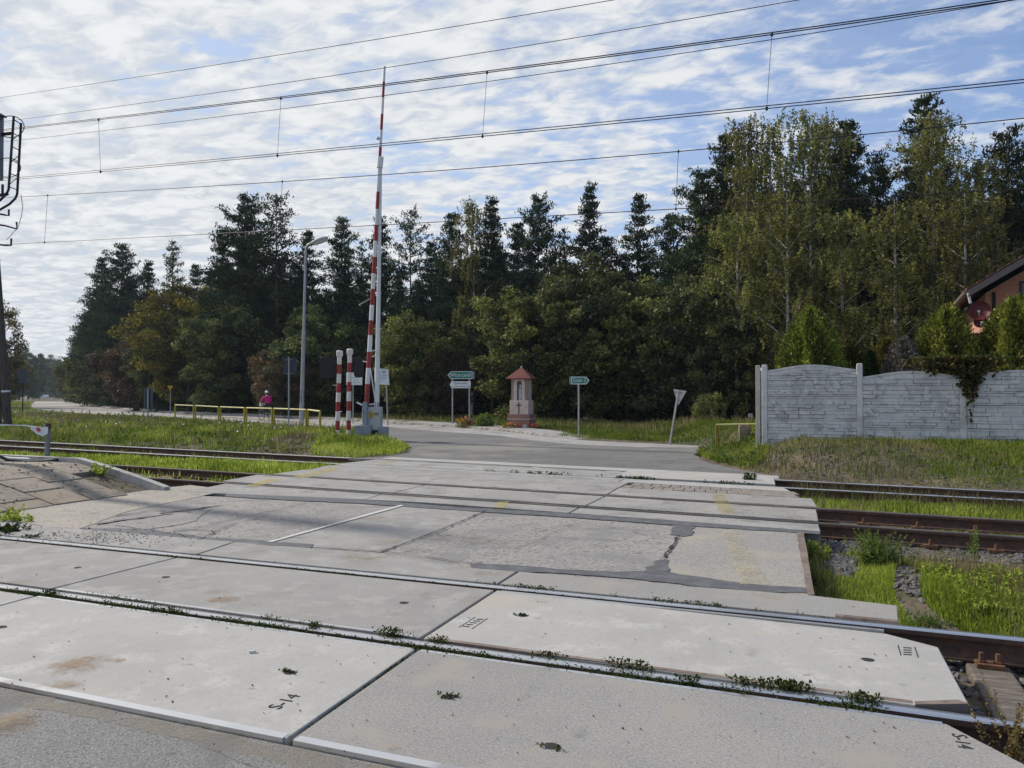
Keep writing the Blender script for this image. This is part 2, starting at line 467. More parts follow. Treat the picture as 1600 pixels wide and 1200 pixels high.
K['birchleaf'] = leafmat('birchleaf', [(.035, .042, .011), (.145, .155, .036), (.42, .38, .10)], .45, gloss=.02)
K['thuja'] = leafmat('thuja', [(.022, .036, .007), (.14, .18, .022), (.36, .40, .06)], .3, .12, gloss=.02)
K['dark_cone'] = leafmat('dark_cone', [(.010, .020, .008), (.018, .034, .012), (.03, .05, .016)], .2)
K['hedge'] = leafmat('hedge', [(.04, .045, .012), (.09, .085, .018), (.14, .09, .03)], .35)
K['greyleaf'] = leafmat('greyleaf', [(.04, .035, .03), (.10, .09, .08), (.25, .23, .21)], .2)
K['ivy'] = leafmat('ivy', [(.022, .034, .012), (.075, .085, .026), (.17, .12, .05)], .3)
K['grass'] = leafmat('grass', [(.06, .10, .013), (.17, .235, .030), (.31, .345, .075)], .5, 0, patch=((.20, .19, .075), .5, .55, .7))
K['grass_lush'] = leafmat('grass_lush', [(.125, .175, .024), (.30, .385, .052), (.47, .51, .12)], .5, 0)
K['grass_dry'] = leafmat('grass_dry', [(.075, .075, .03), (.18, .155, .072), (.33, .27, .16)], .4, 0, patch=((.10, .13, .032), .5, .48, .62))
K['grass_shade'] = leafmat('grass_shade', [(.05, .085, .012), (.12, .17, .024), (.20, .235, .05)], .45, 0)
K['herb'] = leafmat('herb', [(.07, .11, .024), (.15, .215, .05), (.27, .33, .12)], .4, 0)
K['weed'] = leafmat('weed', [(.020, .036, .010), (.045, .070, .018), (.09, .105, .035)], .35, 0)
K['dryweed'] = leafmat('dryweed', [(.10, .075, .03), (.19, .14, .055), (.30, .23, .09)], .35, 0)
K['flower_orange'] = mat('flower_orange', (.65, .22, .015), rough=.7)
K['flower_red'] = mat('flower_red', (.30, .02, .04), rough=.7)
K['flower_white'] = mat('flower_white', (.6, .66, .75), rough=.6)
# ------------------------------------------------------------------ terrain
_ph = rng.uniform(0, 6.28, (10, 2)); _dr = rng.uniform(0, 6.28, 10)


def wob(x, y, sc):                           # smooth value noise, about -1..1
    s = 0
    for k in range(10):
        f = sc * (1 + .37 * k)
        s = s + np.sin(f * (x * math.cos(_dr[k]) + y * math.sin(_dr[k])) + _ph[k, 0]) / (1 + .3 * k)
    return s / 2.4


def sst(a, b, t):
    t = np.clip((t - a) / (b - a), 0, 1)
    return t * t * (3 - 2 * t)


def inpoly(poly, x, y):
    x = np.asarray(x, float); y = np.asarray(y, float)
    r = np.zeros(x.shape, bool); n = len(poly); j = n - 1
    for i in range(n):
        xi, yi = poly[i][0], poly[i][1]; xj, yj = poly[j][0], poly[j][1]
        c = ((yi > y) != (yj > y)) & (x < (xj - xi) * (y - yi) / ((yj - yi) or 1e-9) + xi)
        r ^= c; j = i
    return r


def g2(px, py, z=0.0):
    p = G(px, py, z); return (p.x, p.y)


# far road: far edge measured on the photo, near edge parallel
far_edge_px = [(1140, 698.3), (1110, 697), (1000, 692), (940, 689.5), (894, 686.5), (847, 680.5), (772, 672), (680, 665.5), (600, 660.5), (526, 656.5), (450, 653), (389, 650.3), (300, 646.5), (240, 643.5), (200, 640.5), (155, 636), (128, 631), (112, 627), (98, 622.5), (90, 620.2)]
far_edge = [g2(*p) for p in far_edge_px]
_d = Vector((far_edge[-1][0] - far_edge[-2][0], far_edge[-1][1] - far_edge[-2][1])).normalized()
far_edge.append((far_edge[-1][0] + _d.x * 900, far_edge[-1][1] + _d.y * 900))
for _ in range(2):                           # round the corners of the measured line
    q = [far_edge[0]]
    for a_, c_ in zip(far_edge, far_edge[1:]):
        q += [(a_[0] * .75 + c_[0] * .25, a_[1] * .75 + c_[1] * .25), (a_[0] * .25 + c_[0] * .75, a_[1] * .25 + c_[1] * .75)]
    far_edge = q + [far_edge[-1]]


def offset_line(pts, d):                     # shift a polyline sideways (positive = to its left when walking along it)
    out = []
    for i, p in enumerate(pts):
        a = pts[max(i - 1, 0)]; b = pts[min(i + 1, len(pts) - 1)]
        t = Vector((b[0] - a[0], b[1] - a[1])).normalized()
        out.append((p[0] - t.y * d, p[1] + t.x * d))
    return out


def near_road_pts():
    out = []
    for p, q in zip(far_edge, offset_line(far_edge, 7.2)):
        if p[0] < -19.0: out.append(q)       # nearer the crossing the apron takes over
    return out


near_edge = near_road_pts()
road_poly = far_edge + near_edge[::-1] + [g2(560, 676), g2(600, 690), g2(640, 700), g2(800, 712), g2(1086, 711), g2(1110, 704), g2(1140, 704)]
# apron between the third track and the far road
apron_px = [(545, 716), (1216, 749), (1200, 742), (1150, 733), (1105, 722), (1086, 711), (1096, 703), (1130, 699), (1060, 699), (1000, 699), (894, 694), (820, 687), (772, 680), (700, 675), (640, 670.5), (560, 662), (590, 682), (625, 690), (640, 700), (636, 708), (600, 714)]
apron_poly = [g2(*p) for p in apron_px]
cross_poly = [(-10.2, -6), (1.5, -6), (.9, 6.2), (.1, 9.4), (.2, 14.6), (-9.5, 15.4), (-10.0, 9.3)]


def corridor_end(x):
    return 14.4 + .121 * (.57 - x) + .5


def terr(x, y):
    x = np.asarray(x, float); y = np.asarray(y, float)
    ce = corridor_end(x)
    z = .03 + .02 * wob(x, y, 1.1) + .012 * wob(x, y, 4)
    cor = sst(2.3, 3.3, y) * (1 - sst(ce - .35, ce + .55, y))
    z = z * (1 - cor) + (-.215 + .02 * wob(x, y, 2.3)) * cor
    mid = np.maximum(sst(6.1, 6.9, y) * (1 - sst(8.2, 8.9, y)), sst(11.3, 11.9, y) * (1 - sst(12.5, 13.2, y)))
    z = z + mid * sst(.1, 1.0, x) * .09
    midl = sst(11.6, 12.4, y) * (1 - sst(14.2, 15, y)) * sst(9, 10.5, -x)
    z = z + midl * .1
    edge = -1.0 - (y - 15.4) * .386           # right-hand mound in front of the wall
    z = z + .50 * sst(15.0, 18.2, y) * sst(edge + .1, edge + 1.9, x) * (1 - sst(26, 40, y)) * (1 + .12 * wob(x, y, 1.7))
    z = z + .08 * sst(ce + .3, ce + 3.0, y) * sst(9.0, 13.0, -x) * (1 - sst(40, 60, y)) * (1 + .4 * wob(x, y, .9))
    z = np.where(y < 2.6, -.12, z)
    inside = inpoly(road_poly, x, y) | inpoly(apron_poly, x, y)
    z = np.where(inside, -.12, z)
    z = np.where(inpoly(cross_poly, x, y), np.minimum(z, -.21), z)
    return z


def axis(a, b, st, far0, far1, n=16):
    core = np.arange(a, b + st, st)
    lo = a - np.geomspace(st, a - far0, n)[::-1]; hi = core[-1] + np.geomspace(st, far1 - b, n)
    return np.concatenate([lo, core, hi])


def build_ground():
    xs = axis(-46, 24, .33, -1600, 1600); ys = axis(0, 46, .33, -300, 1800)
    X, Y = np.meshgrid(xs, ys); Z = terr(X, Y)
    V = np.stack([X.ravel(), Y.ravel(), Z.ravel()], 1)
    nx, ny = len(xs), len(ys)
    i, j = np.meshgrid(np.arange(nx - 1), np.arange(ny - 1)); k = (j * nx + i).ravel()
    F4 = np.stack([k, k + 1, k + nx + 1, k + nx], 1)
    o = link("ground", fast_mesh("ground", V, F4, mats=[K['soil']], smooth=True))
    tag(o, kind="structure")


build_ground()


def sheet(name, poly, z, m, kind="structure", drop=.06):
    b = MB(); b.prism(poly, z - drop, z)
    return tag(b.build(name, m), kind=kind)


def ribbon_prism(la, lb, z0, z1, ramp=0):            # long strip of four-sided pieces between two lines
    b = MB(); n = len(la); vs = []
    for i, (p, q) in enumerate(zip(la, lb)):
        zt = z1 if i >= ramp else .004 + (z1 - .004) * i / ramp
        vs += [(p[0], p[1], z0), (p[0], p[1], zt), (q[0], q[1], zt), (q[0], q[1], z0)]
    fs = []
    for i in range(n - 1):
        o, k = 4 * i, 4 * i + 4
        fs += [(o + 1, k + 1, k + 2, o + 2), (o, o + 1, k + 1, k)[::-1], (o + 2, o + 3, k + 3, k + 2)[::-1]]
    fs += [(0, 1, 2, 3), (4 * n - 1, 4 * n - 2, 4 * n - 3, 4 * n - 4)]
    return b.add(vs, fs)


tag(ribbon_prism(offset_line(far_edge, .02), offset_line(far_edge, 7.2), -.06, .0).build("road", K['far_road']), kind="structure")
_r = random.Random(12); ap = []
for i_, p_ in enumerate(apron_poly):
    q_ = apron_poly[(i_ + 1) % len(apron_poly)]; n_ = max(1, int(math.hypot(q_[0] - p_[0], q_[1] - p_[1]) / .35))
    ap += [(p_[0] + (q_[0] - p_[0]) * k / n_ + _r.uniform(-.07, .07), p_[1] + (q_[1] - p_[1]) * k / n_ + _r.uniform(-.07, .07)) for k in range(n_)]
sheet("road", ap, .004, K['asphalt_apron'])
# kerb and pavement along the far side (starts beside the shrine, ends at the far wood)
ke = [p for p in far_edge if p[0] < -7.7]
ki = offset_line(ke, -.16)
for i in range(1):
    tag(ribbon_prism(ke, ki, -.06, .11, 6).build("kerb", K['kerb']), kind="structure")
pi_, po = offset_line(ke, -.165), offset_line(ke, -1.15)
tag(ribbon_prism(pi_, po, -.06, .115, 6).build("pavement", K['pavement']), kind="structure")


# ------------------------------------------------------------------ lines on the ground
class Ln:
    def __init__(s, p, q): s.p = Vector((p[0], p[1])); s.d = (Vector((q[0], q[1])) - s.p).normalized()

    def off(s, d):                           # away from the camera when d > 0
        n = Vector((-s.d.y, s.d.x))
        if n.y < 0: n = -n
        return Ln(s.p + n * d, s.p + n * d + s.d)

    def x(s, o):
        den = s.d.x * o.d.y - s.d.y * o.d.x
        w = o.p - s.p
        t = (w.x * o.d.y - w.y * o.d.x) / den
        q = s.p + s.d * t
        return (q.x, q.y)

    def at(s, x):
        return s.p + s.d * ((x - s.p.x) / s.d.x)


def lpx(a, b): return Ln(g2(*a), g2(*b))


R1 = lpx((0, 914), (1540, 1123)); R2 = lpx((0, 838), (1600, 997.5))
R3 = lpx((220, 745), (1600, 838.5)); R4 = lpx((175, 726), (1600, 813.5))
R5 = lpx((0, 696), (1600, 781)); R6 = lpx((0, 687.5), (1600, 768.5))

RAILP = [(-.07, -.165), (-.07, -.153), (-.022, -.137), (-.009, -.118), (-.009, -.052), (-.034, -.043), (-.036, -.012), (-.030, -.003), (-.018, 0)]
RAILP = RAILP + [(-x, z) for x, z in RAILP[::-1]]


def rail_mesh(line, x0, x1):
    b = MB(); n = len(RAILP); steps = 40
    nn = Vector((-line.d.y, line.d.x))
    vs = []
    for i in range(steps + 1):
        p = line.at(x0 + (x1 - x0) * i / steps)
        vs += [(p.x + nn.x * s, p.y + nn.y * s, z + .002) for s, z in RAILP]
    fs, mi = [], []
    for i in range(steps):
        for k in range(n):
            k2 = (k + 1) % n
            fs.append((i * n + k, (i + 1) * n + k, (i + 1) * n + k2, i * n + k2)); mi.append(1 if 6 <= k <= 10 else 0)
    b.add(vs, fs); b.m = mi
    b.f.append(tuple(range(n))); b.m.append(0)
    b.f.append(tuple(steps * n + k for k in range(n))[::-1]); b.m.append(0)
    return b


def fastening(parent, line, x, m, s, big=False):
    """base plate with two screws beside the rail foot"""
    p = line.at(x); nn = Vector((-line.d.y, line.d.x))
    if nn.y < 0: nn = -nn
    rz = math.atan2(line.d.y, line.d.x)
    b = MB()
    if True:
        q = p + nn * (.115 * s)
        b.box((q.x, q.y, -.155), (.15, .10, .028), rz=rz)
        for e in ((-.045, .045) if big else (0,)):
            w = q + line.d * e
            b.lathe([(.026, -.145), (.026, -.128), (.015, -.128), (.015, -.082), (.004, -.08)], 6, (w.x, w.y, 0))
    return b.build("rail_fastening", m, parent)


def track(la, lb, label, topmat, x0, x1, sleepers, group="railway tracks through the crossing", big=()):
    c = (la.at(0) + lb.at(0)) / 2
    t = thing("railway_track", label, "railway track", (0, 0, 0), 0, group)
    for l in (la, lb):
        rail_mesh(l, x0, x1).build("rail", [K['rust'], topmat], t, smooth=True)
    for x in sleepers:
        p = (la.at(x) + lb.at(x)) / 2; rz = math.atan2(la.d.y, la.d.x)
        b = MB(); b.box((p.x, p.y, -.24 if big else -.262), (.24, 2.55, .14), rz=rz)
        s = b.build("sleeper", K['sleeper'], t, bevel=.015)
        for l in (la, lb):
            [setattr(fastening(t, l, x, K['rust_bolt'], e, x in big), 'parent', s) for e in (-1, 1)]
    return t


track(R1, R2, "nearest railway track sunk between pale concrete slabs, its bolted wooden sleeper showing", K['rail_top'], -45, 40, [.93, 1.55, 2.2, 2.85, 3.5, 4.15], big=(.93,))
track(R3, R4, "middle railway track with rusty raised rails over grey ballast", K['rail_worn'], -60, 40, [.45 + .62 * i for i in range(16)] + [-10.4 - .62 * i for i in range(5)])
track(R5, R6, "farthest railway track half hidden in grass along the weedy embankment", K['rail_top'], -90, 40, [1.2 + .62 * i for i in range(12)] + [-11.5 - .62 * i for i in range(22)])


# ------------------------------------------------------------------ crossing slabs
def slab(poly, m, label, name="crossing_slab", z=0.0, t=.17, bevel=.007, cat="concrete slab", group="concrete slabs of the level crossing"):
    b = MB(); b.prism(poly, z - t, z)
    o = b.build(name, m, bevel=bevel)
    return tag(o, label, cat, group)


def strip_edge(parent, la, lb, x0, x1, m, z=.0015, name="edge_angle"):
    b = MB()
    p = [la.at(x0), la.at(x1), lb.at(x1), lb.at(x0)]
    b.prism([(q.x, q.y) for q in p], z - .06, z)
    return b.build(name, m, parent)


def hole(parent, px, py, w=.055, l=.11):
    p = G(px, py); b = MB()
    pts = [(p.x + w * math.cos(a) * .5 * (1 + .12 * math.sin(3 * a)), p.y + l * math.sin(a) * .28) for a in [2 * math.pi * k / 14 for k in range(14)]]
    b.prism(pts, -.012, .0022)
    o = b.build("lifting_hole", K['crack'], parent)
    return o


def stamp(parent, px, py, s, size, rz):
    p = G(px, py, .0015)
    o = text(s, size, K['crack'], parent, (p.x, p.y, .0018), (0, 0, rz), 'CENTER', .0006, 1.0, "stamped_mark")
    me = o.data
    return o


JP = lambda a, b: lpx(a, b)
gap = .012
NA = lpx((0, 1064), (720, 1207))
sheet("road_bed", [g2(448, 1158), g2(660, 1000), g2(676, 1004), g2(470, 1164)], -.035, K['soil'], drop=.02)
jA0 = JP((0, 946), (52, 932)); jA1 = JP((455, 1152), (664, 1006))
RT = Ln((.62, 0), (.62, 1))


def shift(l, d): return Ln(l.p + Vector((d, 0)), l.p + Vector((d, 0)) + l.d)


# strip A, on the near side of the first rail
fa = R1.off(-.125)
xl = Ln((-12, 0), (-12, 1))
a0 = slab([NA.x(xl), NA.x(shift(jA0, -gap)), fa.x(shift(jA0, -gap)), fa.x(xl)], K['slab_pale'], "pale slab cut by the left picture edge beside the first rail")
a1 = slab([NA.x(shift(jA0, gap)), NA.x(shift(jA1, -.014)), fa.x(shift(jA1, -.014)), fa.x(shift(jA0, gap))], K['slab_pale'], "large whitish slab stamped S-14 with a bright steel edge towards the dark asphalt")
e1 = G(1480, 1131); e2 = G(1600, 1187); e3 = (1.0, 2.9)
a2 = slab([NA.x(shift(jA1, .014)), NA.x(Ln((1.05, 0), (1.05, 1))), (e2.x + .05, e2.y - .12), (e1.x, e1.y), fa.x(shift(jA1, .014))], K['slab_grey'], "large speckled grey slab nearest the camera with a weedy joint on its left")
for s_, x0, x1 in ((a0, -12, -2.95), (a1, NA.x(shift(jA0, .02))[0], NA.x(shift(jA1, -.03))[0]), (a2, NA.x(shift(jA1, .03))[0], 1.0)):
    if s_ is not a0:
        strip_edge(s_, NA.off(-.012), NA.off(.038), x0, x1, K['edge_steel'], name="steel_edge")
        strip_edge(s_, fa.off(-.026), fa.off(.006), fa.x(shift(jA0, .03))[0] if s_ is a1 else fa.x(shift(jA1, .03))[0], fa.x(shift(jA1, -.03))[0] if s_ is a1 else e1.x - .02, K['edge_steel'], name="steel_edge")
# strip B, between the first two rails
nb, fb = R1.off(.075), R2.off(-.125)
jB1 = JP((92, 917), (276, 871)); jB2 = JP((660, 996), (776, 921))
b0 = slab([nb.x(xl), nb.x(shift(jB1, -gap)), fb.x(shift(jB1, -gap)), fb.x(xl)], K['slab_mid'], "grey slab between the two nearest rails at the left picture edge")
b1 = slab([nb.x(shift(jB1, gap)), nb.x(shift(jB2, -gap)), fb.x(shift(jB2, -gap)), fb.x(shift(jB1, gap))], K['slab_mid'], "middle grey slab between the two nearest rails, marked by a brown stain")
pB = [g2(1430, 1101), g2(1514, 1100), g2(1466, 1011), g2(1385, 990)]
b2 = slab([nb.x(shift(jB2, gap))] + pB + [fb.x(shift(jB2, gap))], K['slab_pale'], "pale end slab with cut corners beside the wooden sleeper")
strip_edge(b2, nb.off(-.004), nb.off(.035), nb.x(shift(jB2, .05))[0], pB[0][0] - .01, K['edge_rust'], name="steel_edge")
strip_edge(b2, fb.off(-.03), fb.off(.004), fb.x(shift(jB2, .05))[0], pB[3][0] - .01, K['edge_steel'], name="steel_edge")
strip_edge(b1, nb.off(-.004), nb.off(.026), nb.x(shift(jB1, .05))[0], nb.x(shift(jB2, -.05))[0], K['edge_steel'], name="steel_edge")
q = [Vector(p) for p in pB[:2]]
bb = MB(); bb.prism([(q[0].x, q[0].y), (q[1].x, q[1].y), (q[1].x - .04, q[1].y + .04), (q[0].x, q[0].y + .04)], -.05, .002); bb.build("steel_edge", K['edge_rust'], b2)
# strip C, beyond the second rail
nc = R2.off(.07)
cf = [g2(*p) for p in ((-300, 792), (0, 816), (420, 851), (600, 866), (735, 887), (860, 897), (1040, 913), (1262, 931))]
jC1 = JP((320, 862), (362, 848)); jC2 = JP((785, 908), (815, 889))
cx = lambda l: nc.x(l)
cfl = lambda a, b_: Ln(a, b_)
cA = cfl(cf[1], cf[2]).x(jC1); cB = cfl(cf[4], cf[5]).x(jC2)
slab([nc.x(Ln((-9.6, 0), (-9.6, 1))), cx(shift(jC1, -gap)), (cA[0] - gap, cA[1]), cf[1], cf[0]], K['slab_mid'], "worn left slab along the far side of the second rail, littered with gravel")
slab([cx(shift(jC1, gap)), cx(shift(jC2, -gap)), (cB[0] - gap, cB[1]), cf[4], cf[3], cf[2], (cA[0] + gap, cA[1])], K['slab_mid'], "narrow grey slab along the far side of the second rail, dusted with sand")
slab([cx(shift(jC2, gap)), nc.off(.0).x(lpx((1404, 973), (1402, 947))), g2(1402, 946), g2(1268, 930), cf[6], cf[5], (cB[0] + gap, cB[1])], K['slab_grey'], "gravelly narrow slab ending at the grass clump beside the second rail")
op = Ln(nc.p, nc.p + nc.d)
b = MB(); xo, x1_ = G(1305, 966).x, G(1403, 974).x
b.tube([(op.at(xo).x, op.at(xo).y + .02, -.012), (op.at(x1_).x, op.at(x1_).y + .02, -.012)], .028, 8)
tag(b.build("steel_bar", K['edge_rust'], smooth=True), "short rusty steel bar lying along the second rail near the green weeds", "steel bar")

# the asphalt between track one and track two
mid_poly = [cf[0], cf[1], cf[2], cf[3], cf[4], cf[5], cf[6], g2(1268, 931), g2(1250, 833), g2(890, 806), g2(570, 785), g2(350, 775), g2(215, 770), g2(170, 800)] + [(-9.9, 8.6), (-10.6, 6.2)]
sheet("road", mid_poly, -.012, K['asphalt_pink'])


def jitter_poly(pts, step=.12, amp=.02, seed=1):
    r = random.Random(seed); out = []
    for i, p in enumerate(pts):
        q_ = pts[(i + 1) % len(pts)]
        n = max(1, int(math.hypot(q_[0] - p[0], q_[1] - p[1]) / step))
        for k in range(n):
            t = k / n
            out.append((p[0] + (q_[0] - p[0]) * t + r.uniform(-amp, amp), p[1] + (q_[1] - p[1]) * t + r.uniform(-amp, amp)))
    return out


def patch(px, z, m, amp=.02, step=.12, seed=1, name="road_patch"):
    return sheet(name, jitter_poly([g2(*p) for p in px], step, amp, seed), z, m, drop=.004)


def crack(px, w=.014, z=.003, amp=.012, seed=2, m='crack'):
    pts = [Vector(g2(*p)) for p in px]
    r = random.Random(seed); L_, R_ = [], []
    dense = []
    for a, c in zip(pts, pts[1:]):
        n = max(2, int((c - a).length / .09))
        dense += [a + (c - a) * (k / n) for k in range(n)]
    dense.append(pts[-1])
    for i, p in enumerate(dense):
        t = (dense[min(i + 1, len(dense) - 1)] - dense[max(i - 1, 0)]).normalized(); nn = Vector((-t.y, t.x))
        j = r.uniform(-amp, amp); h = w * r.uniform(.12, .55)
        L_.append(p + nn * (j + h)); R_.append(p + nn * (j - h))
    b = MB(); n = len(L_)
    b.add([(p.x, p.y, z) for p in L_] + [(p.x, p.y, z) for p in R_], [(n + i, n + i + 1, i + 1, i) for i in range(n - 1)])
    return tag(b.build("road_crack", K[m]), kind="structure")


# smoother grey patch, light gravel patch, sandy way on the left
patch([(415, 845), (628, 789), (760, 797), (597, 861), (480, 853)], -.008, K['slab_mid'], .006, .3, 3)
patch([(1030, 896), (1052, 858), (1082, 822), (1245, 831), (1264, 928), (1150, 918)], -.008, K['asphalt_light'], .012, .12, 4)
patch([(-300, 790), (-40, 806), (0, 812), (125, 826), (190, 800), (360, 765), (300, 757), (60, 782), (-90, 795)], -.007, K['asphalt_sand'], .03, .2, 5)
patch([(180, 820), (270, 800), (330, 795), (300, 815), (230, 826)], -.006, K['asphalt_pink'], .03, .15, 16)
# tar-filled joints
patch([(130, 824), (230, 826), (320, 838), (420, 845), (488, 850), (482, 857), (420, 853), (320, 846), (215, 839), (135, 832)], -.003, K['tar'], .03, .1, 7)
patch([(735, 880), (790, 881), (870, 888), (960, 893), (1030, 891), (1120, 905), (1200, 915), (1262, 917), (1268, 926), (1180, 924), (1080, 914), (1000, 904), (900, 896), (800, 892), (735, 886)], -.003, K['tar'], .018, .1, 8)
patch([(1052, 820), (1084, 821), (1082, 836), (1068, 838), (1050, 834)], -.002, K['tar'], .03, .08, 9)
patch([(1025, 875), (1040, 872), (1044, 884), (1040, 898), (1000, 894), (1015, 885)], -.002, K['tar'], .03, .08, 10)
patch([(355, 770), (460, 774), (570, 780), (700, 791), (890, 802), (1050, 814), (1282, 829), (1282, 834), (1050, 820), (890, 808), (700, 796), (560, 786), (430, 780), (350, 775)], -.001, K['tar'], .018, .12, 11)
patch([(1245, 832), (1256, 832), (1273, 929), (1262, 930)], .002, K['edge_rust'], .004, .3, 12)
for i, (pts, w) in enumerate([
    ([(597, 861), (680, 832), (760, 797)], .022), ([(400, 851), (600, 861), (735, 880)], .016), ([(1060, 838), (1036, 870)], .035),
    ([(260, 833), (360, 812), (480, 785)], .02), ([(310, 843), (365, 818), (420, 805)], .014), ([(850, 838), (940, 843), (1040, 848)], .012),
    ([(700, 880), (830, 850), (900, 815)], .007), ([(430, 843), (450, 838), (470, 840)], .02), ([(880, 820), (920, 826), (960, 824)], .01),
    ([(800, 824), (850, 829), (880, 827)], .008), ([(800, 838), (840, 836)], .008), ([(920, 851), (960, 855)], .008), ([(950, 822), (990, 828), (1010, 826)], .010), ([(835, 832), (870, 822), (905, 818)], .008),
    ([(330, 800), (400, 795), (450, 800)], .014), ([(270, 830), (300, 827), (330, 829), (335, 833), (290, 838), (268, 833)], .02),
    ([(180, 806), (240, 797), (300, 800)], .03), ([(985, 830), (1010, 836), (1030, 834)], .015)]):
    crack(pts, w, .0016, .016, 20 + i)
crack([(150, 818), (220, 808), (270, 802)], .10, -.001, .03, 60, 'tar')
crack([(250, 801), (310, 794), (345, 789)], .10, -.001, .03, 61, 'tar')
# painted line and traces of yellow paint, trodden-in sand
K['paint_white'] = wornmat('paint_white', (.62, .62, .60), .62, 5, .1)
K['paint_yellow'] = wornmat('paint_yellow', (.52, .43, .17), .50, 6, .14)
K['paint_yellow_faint'] = wornmat('paint_yellow_faint', (.50, .44, .28), .43, 3.5, .26)
K['sand_thin'] = wornmat('sand_thin', (.38, .30, .19), .40, 3.2, .2, oval=True)
K['sand_rust'] = wornmat('sand_rust', (.33, .235, .15), .52, 5, .16, oval=True)
K['sand_line'] = wornmat('sand_line', (.36, .31, .235), .36, 4, .2)


def flat(name, pts, z, m):
    b = MB(); b.add([(p[0], p[1], z) for p in pts], [tuple(range(len(pts)))])
    o = b.build(name, m)
    if o.data.polygons[0].normal.z < 0: o.data.flip_normals()
    return tag(o, kind="structure")


def paint(px, m, z=.0036, name="road_marking"):
    return flat(name, jitter_poly([g2(*p) for p in px], .08, .018 if 'yellow' in m or 'sand' in m else .002, 5), z, K[m])


paint([(417, 847), (425, 847), (631, 790), (626, 789)], 'paint_white', .003)
paint([(768, 793), (788, 794), (797, 784), (780, 783)], 'paint_yellow')
paint([(1112, 771), (1130, 772), (1150, 803), (1126, 802)], 'paint_yellow')
paint([(1128, 830), (1150, 831), (1205, 915), (1160, 913)], 'paint_yellow_faint')
paint([(455, 746), (480, 747), (535, 731), (517, 730)], 'paint_yellow')
paint([(380, 760), (402, 761), (440, 749), (420, 748)], 'paint_yellow')
paint([(585, 726), (600, 727), (622, 720), (608, 719)], 'paint_yellow_faint')
paint([(990, 757), (1170, 776), (1280, 797), (1275, 815), (1130, 800), (1100, 775)], 'sand_line')


def stain(px, py, wx, wy, m, rot=0.0, z=.0042):
    c = G(px, py); pts = []
    for k in range(20):
        a = 2 * math.pi * k / 20
        x, y = wx * math.cos(a) / 2, wy * math.sin(a) / 2
        pts.append((c.x + x * math.cos(rot) - y * math.sin(rot), c.y + x * math.sin(rot) + y * math.cos(rot)))
    return flat("road_stain", pts, z, K[m])


for i, (px, py, wx, wy, m) in enumerate([
    (350, 937, .36, .33, 'sand_rust'), (118, 1040, .42, .62, 'sand_rust'), (95, 1070, .34, .2, 'sand_rust'), (185, 1032, .16, .1, 'sand_rust'),
    (590, 845, 1.2, 1.5, 'sand_thin'), (560, 870, .9, .7, 'sand_thin'), (845, 940, .28, .2, 'sand_thin'), (840, 966, .14, .16, 'sand_thin'),
    (12, 850, .5, .4, 'sand_thin'), (20, 1120, .34, .4, 'sand_thin'), (615, 1168, .14, .1, 'sand_thin'), (660, 860, 1.2, .8, 'sand_thin'), (1225, 935, 1.0, .5, 'sand_thin'),
    (760, 842, 2.4, 1.2, 'sand_thin'), (330, 787, 1.8, .16, 'sand_thin')]):
    stain(px, py, wx, wy, m, z=.0042 + i * .00009)

# strips of track two
ndl = [g2(*p) for p in ((352, 771), (570, 780), (670, 785), (890, 801), (1282, 830))]
fd = R3.off(-.115)
jD1 = JP((569, 781), (603, 770)); jD2 = JP((889, 802), (912, 789))
nd = Ln(ndl[0], ndl[1]); nd2 = Ln(ndl[2], ndl[3]); nd3 = Ln(ndl[3], ndl[4])
DR = lpx((1282, 831), (1278, 816)); DL = lpx((300, 766), (340, 758))
GD = "concrete slabs of the level crossing"
slab([nd.x(DL), ndl[1], fd.x(shift(jD1, -gap)), fd.x(DL)], K['slab_far'], "narrow left slab on the near side of the middle track, dusted yellow")
slab([(ndl[1][0] + gap, ndl[1][1]), ndl[2], (ndl[3][0] - gap, ndl[3][1]), fd.x(shift(jD2, -gap)), fd.x(shift(jD1, gap))], K['slab_far'], "narrow slab on the near side of the middle track with a yellow paint block")
slab([(ndl[3][0] + gap, ndl[3][1]), ndl[4], fd.x(DR), fd.x(shift(jD2, gap))], K['slab_far'], "narrow slab on the near side of the middle track ending at the ballast")
ne, fe = R3.off(.15), R4.off(-.15)
jE1 = JP((623, 768), (667, 757)); jE2 = JP((919, 788), (948, 774))
ER = lpx((1279, 815), (1275, 796)); EL = lpx((305, 759), (400, 742))
slab([ne.x(EL), ne.x(shift(jE1, -gap)), fe.x(shift(jE1, -gap)), fe.x(EL)], K['slab_far'], "left slab between the rails of the middle track, crossed by a yellow line")
slab([ne.x(shift(jE1, gap)), ne.x(shift(jE2, -gap)), fe.x(shift(jE2, -gap)), fe.x(shift(jE1, gap))], K['slab_far'], "central slab between the rails of the middle track")
slab([ne.x(shift(jE2, gap)), ne.x(ER), fe.x(ER), fe.x(shift(jE2, gap))], K['slab_far'], "right slab between the rails of the middle track, tinted tan at its end")
nf = R4.off(.105)
ff = lpx((500, 735), (1200, 775)); jF = JP((953, 770), (966, 762)); FR = lpx((1277, 792), (1270, 781)); FL = lpx((430, 740), (480, 733))
slab([nf.x(FL), nf.x(shift(jF, -gap)), ff.x(shift(jF, -gap)), ff.x(FL)], K['slab_far'], "long grey slab beyond the middle track, left of the brown setts")
slab([nf.x(shift(jF, gap)), nf.x(FR), ff.x(FR), ff.x(shift(jF, gap))], K['slab_far'], "grey slab beyond the middle track in front of the brown setts")
